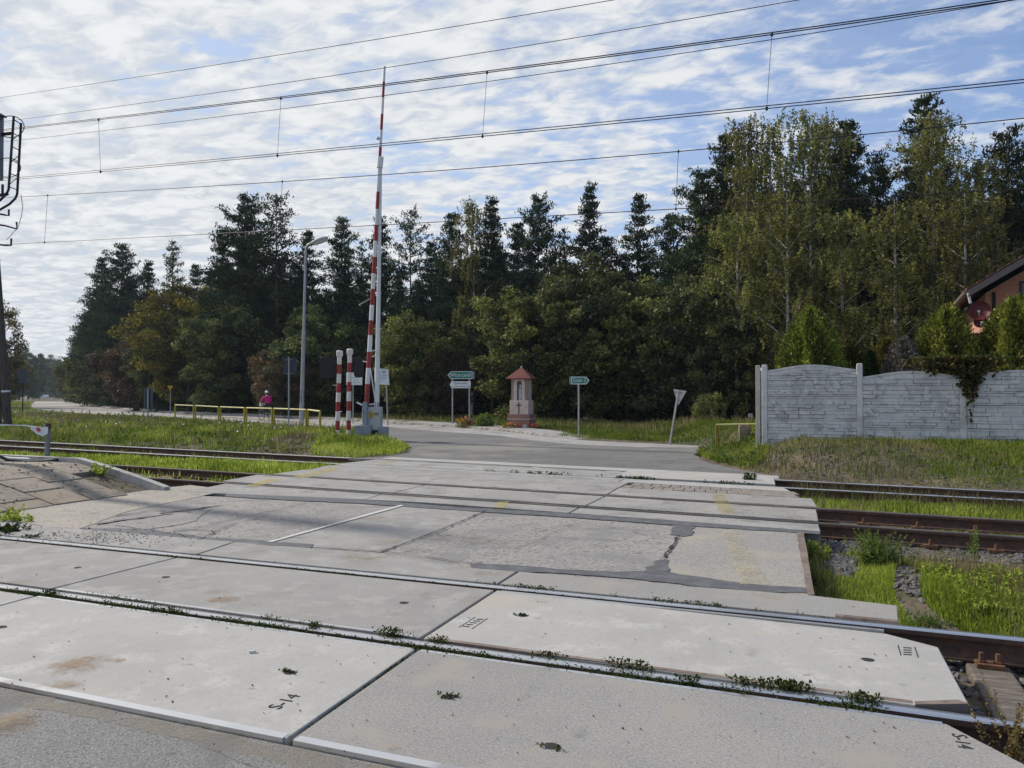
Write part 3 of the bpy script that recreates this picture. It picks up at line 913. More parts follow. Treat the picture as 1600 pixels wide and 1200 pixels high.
# setts and strips up to track three
gn = ff.off(.03); gf = lpx((520, 727), (1230, 767.5))
jG = JP((973, 759), (985, 753)); GL = lpx((470, 737), (512, 727)); GR = lpx((1262, 779), (1240, 768))
slab([gn.x(GL), gn.x(shift(jG, -gap)), gf.x(shift(jG, -gap)), gf.x(GL)], K['slab_mid'], "grey strip of concrete between middle and farthest track, left of the setts")


def setts(pa, pb, pc, pd, nx, ny, seed=3):
    r = random.Random(seed); b = MB()
    pa, pb, pc, pd = [Vector(p) for p in (pa, pb, pc, pd)]
    for i in range(nx):
        for j in range(ny):
            o = .5 if j % 2 else 0
            u0, u1 = (i + o) / (nx + .5), (i + 1 + o) / (nx + .5); v0, v1 = j / ny, (j + 1) / ny
            f = lambda u, v: (pa * (1 - u) + pb * u) * (1 - v) + (pd * (1 - u) + pc * u) * v
            c = f((u0 + u1) / 2, (v0 + v1) / 2); z = r.uniform(-.006, .004)
            b.prism([tuple(c + (f(u, v) - c) * .93) for u, v in ((u0, v0), (u1, v0), (u1, v1), (u0, v1))], -.12, z)
    return b


g_ = setts(gn.x(shift(jG, gap)), gn.x(GR), gf.x(GR), gf.x(shift(jG, gap)), 16, 2)
tag(g_.build("sett_strip", K['paver'], bevel=.006), "strip of brown setts between the middle and farthest track", "paving")
hn = gf.off(.03); hf = R5.off(-.07); HR = lpx((1236, 768), (1215, 757)); HL = lpx((520, 727), (560, 718)); jH = JP((965, 753), (985, 745))
slab([hn.x(HL), hn.x(shift(jH, -gap)), hf.x(shift(jH, -gap)), hf.x(HL)], K['slab_far'], "left slab on the near side of the farthest track, with a weed line behind")
slab([hn.x(shift(jH, gap)), hn.x(HR), hf.x(HR), hf.x(shift(jH, gap))], K['slab_pale'], "whitish right slab on the near side of the farthest track")
in_, if_ = R5.off(.10), R6.off(-.09); IR = lpx((1211, 757), (1209, 750)); IL = lpx((560, 721), (600, 716.5)); jI = JP((970, 742), (990, 733))
slab([in_.x(IL), in_.x(shift(jI, -gap)), if_.x(shift(jI, -gap)), if_.x(IL)], K['slab_far'], "left slab between the rails of the farthest track")
slab([in_.x(shift(jI, gap)), in_.x(IR), if_.x(IR), if_.x(shift(jI, gap))], K['slab_pale'], "whitish right slab between the rails of the farthest track", z=.03)
kn, kf = R6.off(.07), R6.off(.55)
slab([kn.x(IL), kn.x(shift(IR, .1)), kf.x(shift(IR, .1)), kf.x(IL)], K['slab_pale'], "long pale edging slab behind the farthest track", z=.012)
# base under the strips so nothing shows through the joints
sheet("road_bed", [(-10, 8.9), (.0, 8.9), (.0, 14.4), (-9.5, 15.4)], -.175, K['soil'])
# near asphalt
near_poly = [(-14, -6), (1.6, -6), (1.2, 2.6)] + [tuple(NA.off(-.02).at(x)) for x in (1.2, 0, -3, -14)]
sheet("road", near_poly, -.022, K['asphalt'])
def npatch(pts, m, z, seed): patch(pts, z, K[m], .03, .1, seed)
K['sand_edge'] = wornmat('sand_edge', (.30, .26, .20), .47, 4, .2)
K['rubber_mark'] = wornmat('rubber_mark', (.14, .14, .14), .36, 2.6, .2, oval=True)
flat("road_stain", jitter_poly([g2(*p) for p in [(-40, 1060), (120, 1094), (250, 1122), (455, 1161), (640, 1202), (560, 1210), (430, 1185), (300, 1152), (140, 1116), (-40, 1082)]], .1, .03, 30), -.0195, K['sand_edge'])
stain(10, 1128, .38, .5, 'sand_rust', .2, -.0180)
for i, (px, py, wx, wy, rt) in enumerate([(350, 1000, .16, .9, .1), (480, 930, .2, 1.0, 0), (240, 1060, .18, .8, -.05), (1000, 1000, .22, .9, .05), (820, 1090, .2, 1.0, 0), (1180, 1010, .18, .8, .1), (700, 835, .3, 2.2, 0), (480, 815, .35, 2.0, 0), (1000, 870, .3, 1.8, .05), (900, 1150, .2, .6, 0), (150, 890, .25, .9, 0), (560, 1090, .16, .7, 0)]):
    stain(px, py, wx, wy, 'rubber_mark', rt, .0062 + i * .00009)
npatch([(340, 1160), (450, 1168), (560, 1190), (620, 1215), (420, 1215), (380, 1180)], 'asphalt', -.0215 + .0015, 31)

# marks, holes
for s_, l in ((a1, [(453, 1051), (2, 980)]), (a2, [(702, 1089), (862, 1166)]), (b0, [(121, 887)]), (b1, [(259, 902), (631, 942)]), (b2, [(817, 962), (1356, 1031)])):
    for p in l: hole(s_, *p, w=.07 if s_ is not b0 else .06)
JR = math.atan2(jA1.d.y, jA1.d.x)
if JR < 0: JR += math.pi
stamp(a1, 445, 1096, "S-14", .105, JR)
stamp(a2, 1502, 1158, "S-14", .085, JR + math.pi)
for s_, (x0, y0), n in ((b2, (742, 972), 5), (b2, (1418, 1016), 4)):
    p = G(x0, y0); bb = MB()
    for k in range(n):
        bb.box((p.x + (k - n / 2) * .004, p.y + (k - n / 2) * .045, .0012), (.045, .012, .003), rz=.2)
    for e in (-1, 1):
        bb.box((p.x + e * .045, p.y - .02, .001), (.005, n * .05, .002))
    bb.build("stamped_mark", K['crack'], s_)
# ------------------------------------------------------------------ foliage generators
def unit(v): return v / np.maximum(np.linalg.norm(v, axis=1, keepdims=True), 1e-9)


def cards(c, a, la, lb, r=None, seed=0):
    """rhombus leaves: centres c, long axes a (unit), half lengths la, half widths lb"""
    r_ = np.random.default_rng(seed)
    n = len(c)
    b = unit(np.cross(a, unit(r_.normal(size=(n, 3)))))
    la = np.broadcast_to(np.asarray(la, float), (n,))[:, None]; lb = np.broadcast_to(np.asarray(lb, float), (n,))[:, None]
    V = np.empty((n, 4, 3))
    V[:, 0] = c - a * la; V[:, 1] = c + b * lb; V[:, 2] = c + a * la; V[:, 3] = c - b * lb
    return V.reshape(-1, 3), np.arange(n * 4).reshape(-1, 4)


def tubes_np(segs, n=4):
    """segs: list of (pts, radii) -> verts, quads"""
    b = MB()
    for pts, rs in segs: b.tube(pts, rs, n, 0, False)
    return b


def finish_tree(nm, segs, barkm, c, a, la, lb, rnd, leafm, seed, n=5):
    b = tubes_np(segs, n)
    me = bpy.data.meshes.new(nm + "_trunk"); me.from_pydata(b.v, [], b.f); me.materials.append(barkm)
    me.polygons.foreach_set("use_smooth", [True] * len(b.f)); me.update()
    V, F4 = cards(c, a, la, lb, seed=seed)
    return me, fast_mesh(nm + "_crown", V, F4, rnd4=rnd, mats=[leafm])


def pine(seed, h=15.0, rad=2.2, cb=.3, dens=1.0, leafm='needle', top=.8, sparse=1.0, wid=.045):
    r = np.random.default_rng(seed); rr = random.Random(seed)
    segs, cs, ax, rn = [], [], [], []
    bend = [(rr.uniform(-.25, .25), rr.uniform(-.25, .25)) for _ in range(3)]
    def axis_at(t): return Vector((bend[0][0] * math.sin(t * 2.5) + bend[1][0] * math.sin(t * 6) * .4, bend[0][1] * math.sin(t * 2.5) + bend[1][1] * math.sin(t * 6) * .4, h * t))
    segs.append(([axis_at(i / 12) for i in range(13)], [max(.012, (.011 * h) * (1 - .93 * i / 12)) for i in range(13)]))
    z = cb * h; az = rr.uniform(0, 6)
    while z < h * .985:
        t = (z - cb * h) / (h * (1 - cb))
        prof = min(1, .45 + t * 2.0) * (1 - t) ** top + .12
        for k in range(rr.choice((4, 5, 6, 7))):
            az += 2.4 + rr.uniform(-.4, .4)
            if rr.random() > sparse: continue
            L = rad * prof * rr.choice((rr.uniform(.35, .8), rr.uniform(.75, 1.2)))
            el = R(-10 + 40 * t ** 1.4 + rr.uniform(-13, 17))
            o = axis_at(z / h)
            d = Vector((math.cos(az) * math.cos(el), math.sin(az) * math.cos(el), math.sin(el)))
            pts = [o, o + d * L * .5 + Vector((0, 0, .02 * L)), o + d * L + Vector((0, 0, .10 * L))]
            segs.append((pts, [.012 + .012 * L, .008 + .006 * L, .006]))
            side = Vector((-math.sin(az), math.cos(az), 0))
            nc = max(2, int(L / .26))
            for j in range(nc):
                s = .30 + .72 * (j + rr.random() * .8) / nc
                off = side * rr.gauss(0, .20) * L * s
                cc = o + d * (L * s) + off + Vector((0, 0, .1 * L * s * s + rr.uniform(-.05, .10)))
                m = int((15 + 5 * rr.random()) * dens)
                sg = .13 + .03 * L
                pp = r.normal(size=(m, 3)) * np.array([sg, sg, sg * .58]) + np.array(cc)
                cs.append(pp)
                aa = r.normal(size=(m, 3)) * .8 + np.array(d) * .7 + np.array([0, 0, .5])
                ax.append(unit(aa)); base = rr.random()
                rn.append(np.clip(base * .55 + r.random(m) * .45, 0, 1))
        z += rr.uniform(.33, .56) * (h / 15) ** .5
    c = np.concatenate(cs); a = np.concatenate(ax); rn = np.concatenate(rn)
    n = len(c)
    return finish_tree("pine", segs, K['bark_pine'], c, a, r.uniform(.10, .17, n), r.uniform(wid * .7, wid * 1.2, n), rn, K[leafm], seed)


def broadleaf(seed, h=8.0, rx=3.2, cb=.12, clumps=110, leaves=170, leafm='broad', size=.085, barkm='bark_dark', lump=.3, crad=.62, hollow=.35, tip=None):
    r = np.random.default_rng(seed); rr = random.Random(seed)
    segs, cs, ax, rn = [], [], [], []
    zc = h * (cb + (1 - cb) * .5); rz = h * (1 - cb) * .5
    segs.append(([(0, 0, 0), (rr.uniform(-.1, .1), rr.uniform(-.1, .1), h * .25), (rr.uniform(-.2, .2), rr.uniform(-.2, .2), h * .6)], [.022 * h, .017 * h, .007 * h]))
    ph = r.uniform(0, 6.28, 6)
    for k in range(clumps):
        d = r.normal(size=3); d /= np.linalg.norm(d)
        rad = (hollow + (1 - hollow) * rr.random() ** .45)
        w = 1 + lump * (math.sin(3 * math.atan2(d[1], d[0]) + ph[0] + 2 * d[2]) * .5 + math.sin(5 * d[2] + ph[1] + 2 * d[0]) * .5)
        p = np.array([d[0] * rx * w * rad, d[1] * rx * w * rad, zc + d[2] * rz * (1 + .5 * (w - 1)) * rad])
        if p[2] < h * .02: continue
        if rr.random() < .5:
            st = Vector((0, 0, max(.1, min(h * .6, p[2] * .55))))
            e = Vector(p); segs.append(([st, st.lerp(e, .5) + Vector((0, 0, .12 * h * .3)), e], [.006 * h, .004 * h, .008]))
        m = int(leaves * rr.uniform(.6, 1.3)); q = crad * rr.uniform(.6, 1.2)
        pp = r.normal(size=(m, 3)); pp = unit(pp) * (r.random((m, 1)) ** .5)
        pp = pp * np.array([q, q, q * .72]) + p
        cs.append(pp); ax.append(unit(r.normal(size=(m, 3)) + np.array([0, 0, -.3])))
        base = rr.random(); rn.append(np.clip(base * .5 + r.random(m) * .5, 0, 1))
    c = np.concatenate(cs); a = np.concatenate(ax); rn = np.concatenate(rn); n = len(c)
    return finish_tree("broadleaf", segs, K[barkm], c, a, r.uniform(size * .7, size * 1.3, n), r.uniform(size * .45, size * .75, n), rn, K[leafm], seed)


def birch(seed, h=17.0, rad=2.4, cb=.22, strands=420, leafm='birchleaf', size=.055):
    r = np.random.default_rng(seed); rr = random.Random(seed)
    segs, cs, ax, rn = [], [], [], []
    bx, by = rr.uniform(-.5, .5), rr.uniform(-.5, .5)
    def tr(t): return Vector((bx * math.sin(t * 3), by * math.sin(t * 2.6 + .5) - by * math.sin(.5), h * t))
    segs.append(([tr(i / 12) for i in range(13)], [max(.012, .0095 * h * (1 - .92 * i / 12)) for i in range(13)]))
    limbs = []
    nl = 30
    for k in range(nl):
        t = cb + (.96 - cb) * (k + rr.random()) / nl; az = k * 2.4 + rr.uniform(-.5, .5)
        tt = (t - cb) / (1 - cb)
        L = rad * (.45 + .75 * min(1, tt * 2.5)) * (1 - tt) ** .55 * rr.uniform(.5, 1.5) + .25
        el = R(rr.uniform(38, 62)); o = tr(t)
        d = Vector((math.cos(az) * math.cos(el), math.sin(az) * math.cos(el), math.sin(el)))
        m_ = o + d * L * .6; e = o + d * L + Vector((math.cos(az), math.sin(az), -.25)) * .22 * L
        segs.append(([o, m_, e], [.012 + .010 * L, .008 + .005 * L, .006])); limbs.append((o, m_, e, L))
    for k in range(strands):
        o, m_, e, L = rr.choice(limbs); s = rr.random() ** .7
        st = (o.lerp(m_, s * 2) if s < .5 else m_.lerp(e, s * 2 - 1)) + Vector((rr.gauss(0, .36), rr.gauss(0, .36), rr.uniform(-.2, .4)))
        ln = rr.uniform(.4, 1.6) * (h / 17); m = int(20 * ln / (h / 17)) + 5
        tt = r.random(m)
        dx, dy = rr.gauss(0, .15), rr.gauss(0, .15)
        pp = np.stack([st.x + dx * tt + r.normal(size=m) * .05, st.y + dy * tt + r.normal(size=m) * .05, st.z - ln * tt], 1)
        cs.append(pp); aa = r.normal(size=(m, 3)); aa[:, 2] -= 1.0; ax.append(unit(aa))
        base = rr.random(); rn.append(np.clip(base * .6 + r.random(m) * .4, 0, 1))
    c = np.concatenate(cs); a = np.concatenate(ax); rn = np.concatenate(rn); n = len(c)
    return finish_tree("birch", segs, K['bark_birch'], c, a, r.uniform(size * .8, size * 1.5, n), r.uniform(size * .5, size * .85, n), rn, K[leafm], seed)


def conifer_bush(seed, h=2.4, rx=1.0, n=9000, leafm='thuja', size=.07, lump=.25, power=1.0, ragged=.12):
    r = np.random.default_rng(seed)
    t = r.random(n) ** .8; az = r.uniform(0, 6.28, n)
    prof = (.72 + .28 * np.minimum(1, t * 3)) * (1 - t ** 2.0) ** .62 if power == 1.0 else (1 - t) ** power + .03
    w = 1 + lump * (np.sin(3 * az + 5 * t + seed) * .5 + np.sin(7 * az - 9 * t + 2 * seed) * .3 + np.sin(13 * az + 17 * t) * .25)
    rad = rx * prof * w * (1 - .55 * r.random(n) ** 2.2) + r.normal(size=n) * ragged * .5
    c = np.stack([rad * np.cos(az), rad * np.sin(az), h * t + r.normal(size=n) * ragged * .6], 1)
    c[:, 2] = np.maximum(c[:, 2], .02)
    a = unit(np.stack([np.cos(az) * .7, np.sin(az) * .7, np.full(n, .9)], 1) + r.normal(size=(n, 3)) * .45)
    rn = np.clip(.5 + .25 * np.sin(5 * az + 7 * t + seed) + r.normal(size=n) * .22, 0, 1)
    segs = [([(0, 0, 0), (0, 0, h * .8)], [.03 * h, .008 * h])]
    return finish_tree("bush", segs, K['bark_dark'], c, a, r.uniform(size * .7, size * 1.4, n), r.uniform(size * .22, size * .42, n), rn, K[leafm], seed)


# ------------------------------------------------------------------ grass
def blades(P, h, w, leafm, name, lean=.45, seed=0, label=None, bias=None):
    r = np.random.default_rng(seed); n = len(P)
    az = r.uniform(0, 6.28, n); la = r.uniform(0, 6.28, n); ll = np.abs(r.normal(size=n)) * lean
    d = np.stack([np.cos(az), np.sin(az), np.zeros(n)], 1) * (np.broadcast_to(w, n)[:, None])
    ln = np.stack([np.cos(la), np.sin(la), np.zeros(n)], 1) * (ll * h)[:, None]
    up = np.zeros((n, 3)); up[:, 2] = h
    V = np.empty((n, 5, 3))
    V[:, 0] = P - d; V[:, 1] = P + d
    V[:, 2] = P + up * .6 + ln * .35 - d * .7; V[:, 3] = P + up * .6 + ln * .35 + d * .7
    V[:, 4] = P + up * (1 - .25 * np.minimum(ll, 1.5)[:, None]) + ln
    k = np.arange(n)[:, None] * 5
    F4 = k + np.array([[0, 1, 3, 2]]); F3 = k + np.array([[2, 3, 4]])
    rn = np.clip(.5 + .3 * wob(P[:, 0], P[:, 1], 2.0) + r.normal(size=n) * .22 + (0 if bias is None else bias), 0, 1)
    o = link(name, fast_mesh(name, V.reshape(-1, 3), F4, F3, rn, rn, [K[leafm]]))
    return tag(o, label, kind="stuff")


def scatter(poly, n, seed, holes=(), keep=None, sink=.01):
    r = np.random.default_rng(seed)
    xs = [p[0] for p in poly]; ys = [p[1] for p in poly]
    xs = [max(-170, min(40, v)) for v in xs]; ys = [max(-5, min(190, v)) for v in ys]
    X_, Y_, got = [], [], 0
    for _ in range(40):
        x = r.uniform(min(xs), max(xs), 120000); y = r.uniform(min(ys), max(ys), 120000)
        m = inpoly(poly, x, y); x, y = x[m], y[m]
        m = np.ones(len(x), bool)
        for hpoly in holes: m &= ~inpoly(hpoly, x, y)
        if keep is not None: m &= r.random(len(x)) < keep(x, y)
        X_.append(x[m]); Y_.append(y[m]); got += int(m.sum())
        if got >= n: break
    x, y = np.concatenate(X_)[:n], np.concatenate(Y_)[:n]
    return np.stack([x, y, terr(x, y) - sink], 1)


def lens(P): return np.maximum(P @ F0, 1.0)            # depth, for blade width


def herbs(P, hmin, hmax, leafm, name, seed, per=26, size=.03, spread=.25, label=None):
    """leafy stalks: leaves around upright stems"""
    r = np.random.default_rng(seed); cs, ax, sz = [], [], []
    for p in P:
        h = r.uniform(hmin, hmax); m = int(per * r.uniform(.6, 1.4))
        tx, ty = r.normal(size=2) * spread * h
        t = r.random(m) ** .7
        az = r.uniform(0, 6.28, m)
        c = np.stack([p[0] + tx * t + np.cos(az) * size * 1.3 * (1.2 - t), p[1] + ty * t + np.sin(az) * size * 1.3 * (1.2 - t), p[2] + h * t], 1)
        cs.append(c); ax.append(unit(np.stack([np.cos(az), np.sin(az), np.full(m, .7)], 1) + r.normal(size=(m, 3)) * .3)); sz.append(size * (1.25 - .6 * t) * r.uniform(.7, 1.3, m))
    c = np.concatenate(cs); a = np.concatenate(ax); s = np.concatenate(sz)
    V, F4 = cards(c, a, s, s * .42, seed=seed)
    o = link(name, fast_mesh(name, V, F4, rnd4=r.random(len(c)), mats=[K[leafm]]))
    return o


def pebbles(P, smin, smax, m, name, seed):
    r = np.random.default_rng(seed)
    ph = (1 + 5 ** .5) / 2
    T = np.array([(-1, ph, 0), (1, ph, 0), (-1, -ph, 0), (1, -ph, 0), (0, -1, ph), (0, 1, ph), (0, -1, -ph), (0, 1, -ph), (ph, 0, -1), (ph, 0, 1), (-ph, 0, -1), (-ph, 0, 1)]) / 1.9
    Fi = np.array([(0, 11, 5), (0, 5, 1), (0, 1, 7), (0, 7, 10), (0, 10, 11), (1, 5, 9), (5, 11, 4), (11, 10, 2), (10, 7, 6), (7, 1, 8), (3, 9, 4), (3, 4, 2), (3, 2, 6), (3, 6, 8), (3, 8, 9), (4, 9, 5), (2, 4, 11), (6, 2, 10), (8, 6, 7), (9, 8, 1)])
    n = len(P); s = r.uniform(smin, smax, n)[:, None, None] * .5
    D = 1 + r.normal(size=(n, 12, 1)) * .22
    S = r.uniform(.55, 1.25, (n, 1, 3)); S[:, :, 2] *= .7
    a = r.uniform(0, 6.28, n); ca, sa = np.cos(a), np.sin(a)
    V = T[None] * D * S * s
    X = V[:, :, 0] * ca[:, None] - V[:, :, 1] * sa[:, None]; Y = V[:, :, 0] * sa[:, None] + V[:, :, 1] * ca[:, None]
    V = np.stack([X, Y, V[:, :, 2]], 2) + P[:, None, :]
    F3 = (np.arange(n)[:, None, None] * 12 + Fi[None]).reshape(-1, 3)
    o = link(name, fast_mesh(name, V.reshape(-1, 3), None, F3, mats=[m]))
    return tag(o, kind="stuff")


def pxpoly(*pts): return [g2(*p) for p in pts]


# ---- green verge between the near and the middle track, right of the crossing
v1 = pxpoly((1258, 832), (1300, 838), (1330, 835), (1420, 850), (1500, 860), (1700, 880), (1900, 1010), (1600, 992), (1500, 985), (1440, 972), (1405, 962), (1403, 948), (1345, 938), (1275, 928))
soil_path = pxpoly((1405, 852), (1440, 870), (1440, 905), (1460, 930), (1500, 945), (1520, 965), (1500, 985), (1455, 960), (1420, 925), (1398, 900), (1395, 870))
stones_a = pxpoly((1284, 836), (1345, 842), (1335, 872), (1300, 868))
stones_b = pxpoly((1460, 962), (1530, 955), (1700, 985), (1700, 1000), (1500, 990))
P = scatter(v1, 26000, 1, [soil_path, stones_a, stones_b], keep=lambda x, y: np.clip(.62 + 1.1 * wob(x, y, 1.6), .03, 1))
blades(P, np.random.default_rng(1).uniform(.02, .10, len(P)) * (1 + .5 * wob(P[:, 0], P[:, 1], 1.3)), .0028 + .0005 * lens(P) * .6, 'grass_lush', "grass", .5, 1)
P = scatter(v1, 2600, 2, [stones_a], keep=lambda x, y: np.clip(.3 + .5 * wob(x, y, 1.1), 0.02, 1))
blades(P, np.random.default_rng(2).uniform(.08, .28, len(P)), .003, 'grass_dry', "dry_grass", .35, 2)
P = scatter(pxpoly((1440, 870), (1700, 885), (1800, 960), (1480, 930)), 260, 3)
tag(herbs(P, .06, .15, 'grass_lush', "ground_cover", 3, 22, .035, .5), kind="stuff")
# ballast
v_track2 = pxpoly((1281, 800), (1290, 795), (1700, 822), (1760, 856), (1640, 852), (1345, 838), (1300, 842), (1284, 836))
P = scatter(v_track2, 3400, 5, sink=-.012); pebbles(P, .03, .07, K['stone'], "ballast", 5)
P = np.concatenate([scatter(stones_a, 420, 6, sink=-.01), scatter(stones_b, 900, 7, sink=-.012), scatter(soil_path, 200, 8, sink=-.005)])
pebbles(P, .025, .075, K['stone'], "ballast", 6)
bt = [tuple(R1.at(.75)), tuple(R1.at(8)), tuple(R2.off(.35).at(8)), tuple(R2.off(.35).at(.55))]
P = scatter(bt, 2600, 9, sink=-.012); pebbles(P, .03, .075, K['stone'], "ballast", 7)
for sd, (y0_, y1_), (xa_, xb_) in ((101, (6.2, 8.5), (3.5, 18)), (102, (11.0, 12.6), (3.5, 18)), (103, (15.2, 18.6), (9, 20))):
    P = scatter([(xa_, y0_), (xb_, y0_ - .2), (xb_, y1_ - .3), (xa_, y1_)], 14000, sd, keep=lambda x, y: np.clip(.65 + 1.0 * wob(x, y, 1.5), .05, 1))
    blades(P, np.random.default_rng(sd).uniform(.03, .14, len(P)), .008, 'grass_lush' if sd < 103 else 'grass', "grass", .5, sd)
# ---- between middle and farthest track, right and left
v2 = pxpoly((1232, 752), (1280, 752), (1360, 757), (1600, 780), (1900, 800), (1900, 838), (1600, 811), (1450, 802), (1330, 792), (1282, 787), (1240, 768))
P = scatter(v2, 30000, 11, keep=lambda x, y: np.clip(.7 + .9 * wob(x, y, 1.3), .05, 1))
blades(P, np.random.default_rng(11).uniform(.03, .14, len(P)), .0035 + .0005 * lens(P), 'grass_lush', "grass", .45, 11)
P = scatter(v2, 1500, 12); blades(P, np.random.default_rng(12).uniform(.15, .36, len(P)), .006, 'grass_dry', "dry_grass", .3, 12)
v3 = pxpoly((-500, 694), (0, 705), (180, 711), (400, 717), (560, 721), (520, 728), (440, 741), (330, 733), (215, 727), (178, 723), (-500, 712))
P = scatter(v3, 26000, 13, keep=lambda x, y: np.clip(.8 + .6 * wob(x, y, .9), .12, 1))
blades(P, np.random.default_rng(13).uniform(.08, .22, len(P)), .005 + .0006 * lens(P), 'grass_lush', "grass", .45, 13)
v3b = pxpoly((180, 724), (400, 740), (425, 742), (300, 758), (255, 765), (220, 742))
P = np.concatenate([scatter(v3b, 900, 14, keep=lambda x, y: np.clip(.2 + .8 * wob(x, y, 1.5), .02, 1)), scatter(pxpoly((250, 768), (280, 757), (300, 753), (285, 770)), 350, 15)])
blades(P, np.random.default_rng(14).uniform(.06, .2, len(P)), .011, 'grass_lush', "grass", .45, 14)
P = scatter(pxpoly((178, 722), (-400, 700), (-400, 684), (0, 685), (420, 706), (600, 716), (600, 722), (400, 735)), 3500, 16, sink=-.02); pebbles(P, .05, .11, K['stone'], "ballast", 8)
P = scatter(pxpoly((1230, 750), (1900, 776), (1900, 812), (1240, 757)), 2500, 17, sink=-.01); pebbles(P, .04, .09, K['stone'], "ballast", 9)
# ---- the long embankment on the left
holes_l = [road_poly, apron_poly, cross_poly]
bank = pxpoly((645, 701), (632, 712), (555, 714), (420, 708), (200, 697), (0, 687.5), (-900, 652), (-300, 640), (0, 644), (60, 648), (100, 650), (240, 654), (420, 659), (560, 668), (600, 690))
bare = pxpoly((380, 704), (470, 680), (500, 685), (470, 704), (420, 710))
P = scatter(bank, 80000, 21, holes_l + [bare], keep=lambda x, y: np.clip(18.0 / np.maximum(y * math.cos(YAW) - x * math.sin(YAW), 8), 0, 1) ** 1.2)
b_ = .35 * wob(P[:, 0], P[:, 1], .55)
hh = np.random.default_rng(21).uniform(.08, .28, len(P)) * (1 + .35 * b_)
dd = np.clip((P[:, 1] - corridor_end(P[:, 0])) / 3.0, .38, 1); rt = np.clip((-10.8 - P[:, 0]) / 1.6, .38, 1) * np.clip(30.0 / lens(P), .25, 1)
blades(P, hh * dd * rt, .004 + .0005 * lens(P), 'grass', "grass", .5, 21, bias=b_)
P = scatter(bank, 17000, 22, holes_l + [bare], keep=lambda x, y: np.clip(.35 + .9 * wob(x, y, .45), 0.03, 1) * np.clip((-10.3 - x) / 2, 0, 1))
blades(P, np.random.default_rng(22).uniform(.2, .5, len(P)) * np.clip(30.0 / lens(P), .25, 1), .004 + .0004 * lens(P), 'grass_dry', "dry_grass", .35, 22)
P = scatter(bank, 600, 23, holes_l + [bare], keep=lambda x, y: np.clip(.2 + .9 * wob(x + 9, y, .6), 0.02, 1) * (x < -13))
tag(herbs(P, .15, .42, 'herb', "tall_weeds", 23, 46, .045, .35), kind="stuff")
P = scatter(bank, 500, 24, holes_l, keep=lambda x, y: np.clip(.1 + .9 * wob(x + 3, y + 5, .8), 0.0, 1) * (x < -15))
P[:, 2] += np.random.default_rng(5).uniform(.3, .5, len(P))
V, F4 = cards(P, unit(np.random.default_rng(6).normal(size=(len(P), 3))), .035, .03)
tag(link("wild_flowers", fast_mesh("wild_flowers", V, F4, mats=[K['flower_white']])), kind="stuff")
foot = pxpoly((420, 712), (200, 699), (0, 690), (-300, 676), (-300, 664), (0, 672), (200, 682), (385, 694), (470, 705))
P = scatter(foot, 15000, 26, holes_l, keep=lambda x, y: np.clip(.6 + .6 * wob(x, y, .8), .1, 1))
blades(P, np.random.default_rng(26).uniform(.06, .24, len(P)), .011, 'grass', "grass", .55, 26, bias=-.05)
v6 = pxpoly((870, 683), (1000, 691), (1110, 696), (1190, 697), (1190, 676), (1000, 674), (890, 676))
P = scatter(v6, 12000, 27, [apron_poly]); P = np.concatenate([P, scatter([(-3.2, 20.2), (-.9, 20.2), (-.9, 26), (-4.5, 26)], 3000, 127)])
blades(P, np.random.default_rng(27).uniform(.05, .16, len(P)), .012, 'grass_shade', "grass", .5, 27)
P = scatter(bare, 700, 28); blades(P, np.random.default_rng(28).uniform(.05, .25, len(P)), .010, 'grass_dry', "dry_grass", .7, 28)
P = scatter(bare, 260, 29, sink=-.01); pebbles(P, .03, .12, K['soil'], "stones", 29)
v5 = pxpoly((640, 701), (628, 712), (480, 711), (500, 690), (560, 684), (605, 692))
P = scatter(v5, 9000, 25, holes_l); blades(P, np.random.default_rng(25).uniform(.05, .16, len(P)), .009, 'grass_lush', "grass", .45, 25)
# ---- the mound in front of the concrete wall
mound = pxpoly((1090, 711), (1115, 722), (1160, 735), (1215, 746), (1350, 755), (1600, 766), (1900, 784), (1900, 655), (1600, 655), (1190, 690), (1118, 697))
mound = [g2(1090, 711), g2(1115, 722), g2(1160, 735), g2(1215, 746), g2(1350, 754), g2(1600, 766), g2(1900, 782), (14, 18.8), (-1.6, 18.8), (-3.1, 21.2)]
def greenness(x, y): return np.clip((x - 1.2) / 1.5 + .6 * wob(x, y, 1.2), 0, 1)
P = scatter(mound, 42000, 31, [apron_poly], keep=lambda x, y: np.clip(.12 + greenness(x, y) + .9 * (x < -1.2) * (y > 17.4), .06, 1))
dd = np.clip((P[:, 1] - corridor_end(P[:, 0])) / 1.6, .3, 1)
blades(P, np.random.default_rng(31).uniform(.04, .15, len(P)) * dd, .0085 + 0 * lens(P), 'grass', "grass", .5, 31, bias=.05)
P = scatter(mound, 5500, 32, [apron_poly], keep=lambda x, y: np.clip(.9 - greenness(x, y) * .8 + .3 * wob(x, y, 2), .04, 1))
blades(P, np.random.default_rng(32).uniform(.05, .18, len(P)), .008, 'grass_dry', "dry_grass", .6, 32)
P = scatter(mound, 420, 33, [apron_poly], sink=-.01); pebbles(P, .03, .1, K['stone'], "stones", 33)
corner = [g2(1088, 710), g2(1110, 721), g2(1170, 735), (-1.2, 17.6), (-1.4, 20.8), (-3.3, 21.3)]
P = scatter(corner, 5000, 34, [apron_poly]); blades(P, np.random.default_rng(34).uniform(.06, .2, len(P)), .009, 'grass', "grass", .45, 34, bias=.15)
P = scatter(corner, 260, 35, [apron_poly]); tag(herbs(P[:120], .08, .3, 'herb', "tall_weeds", 35, 40, .035, .4), kind="stuff")
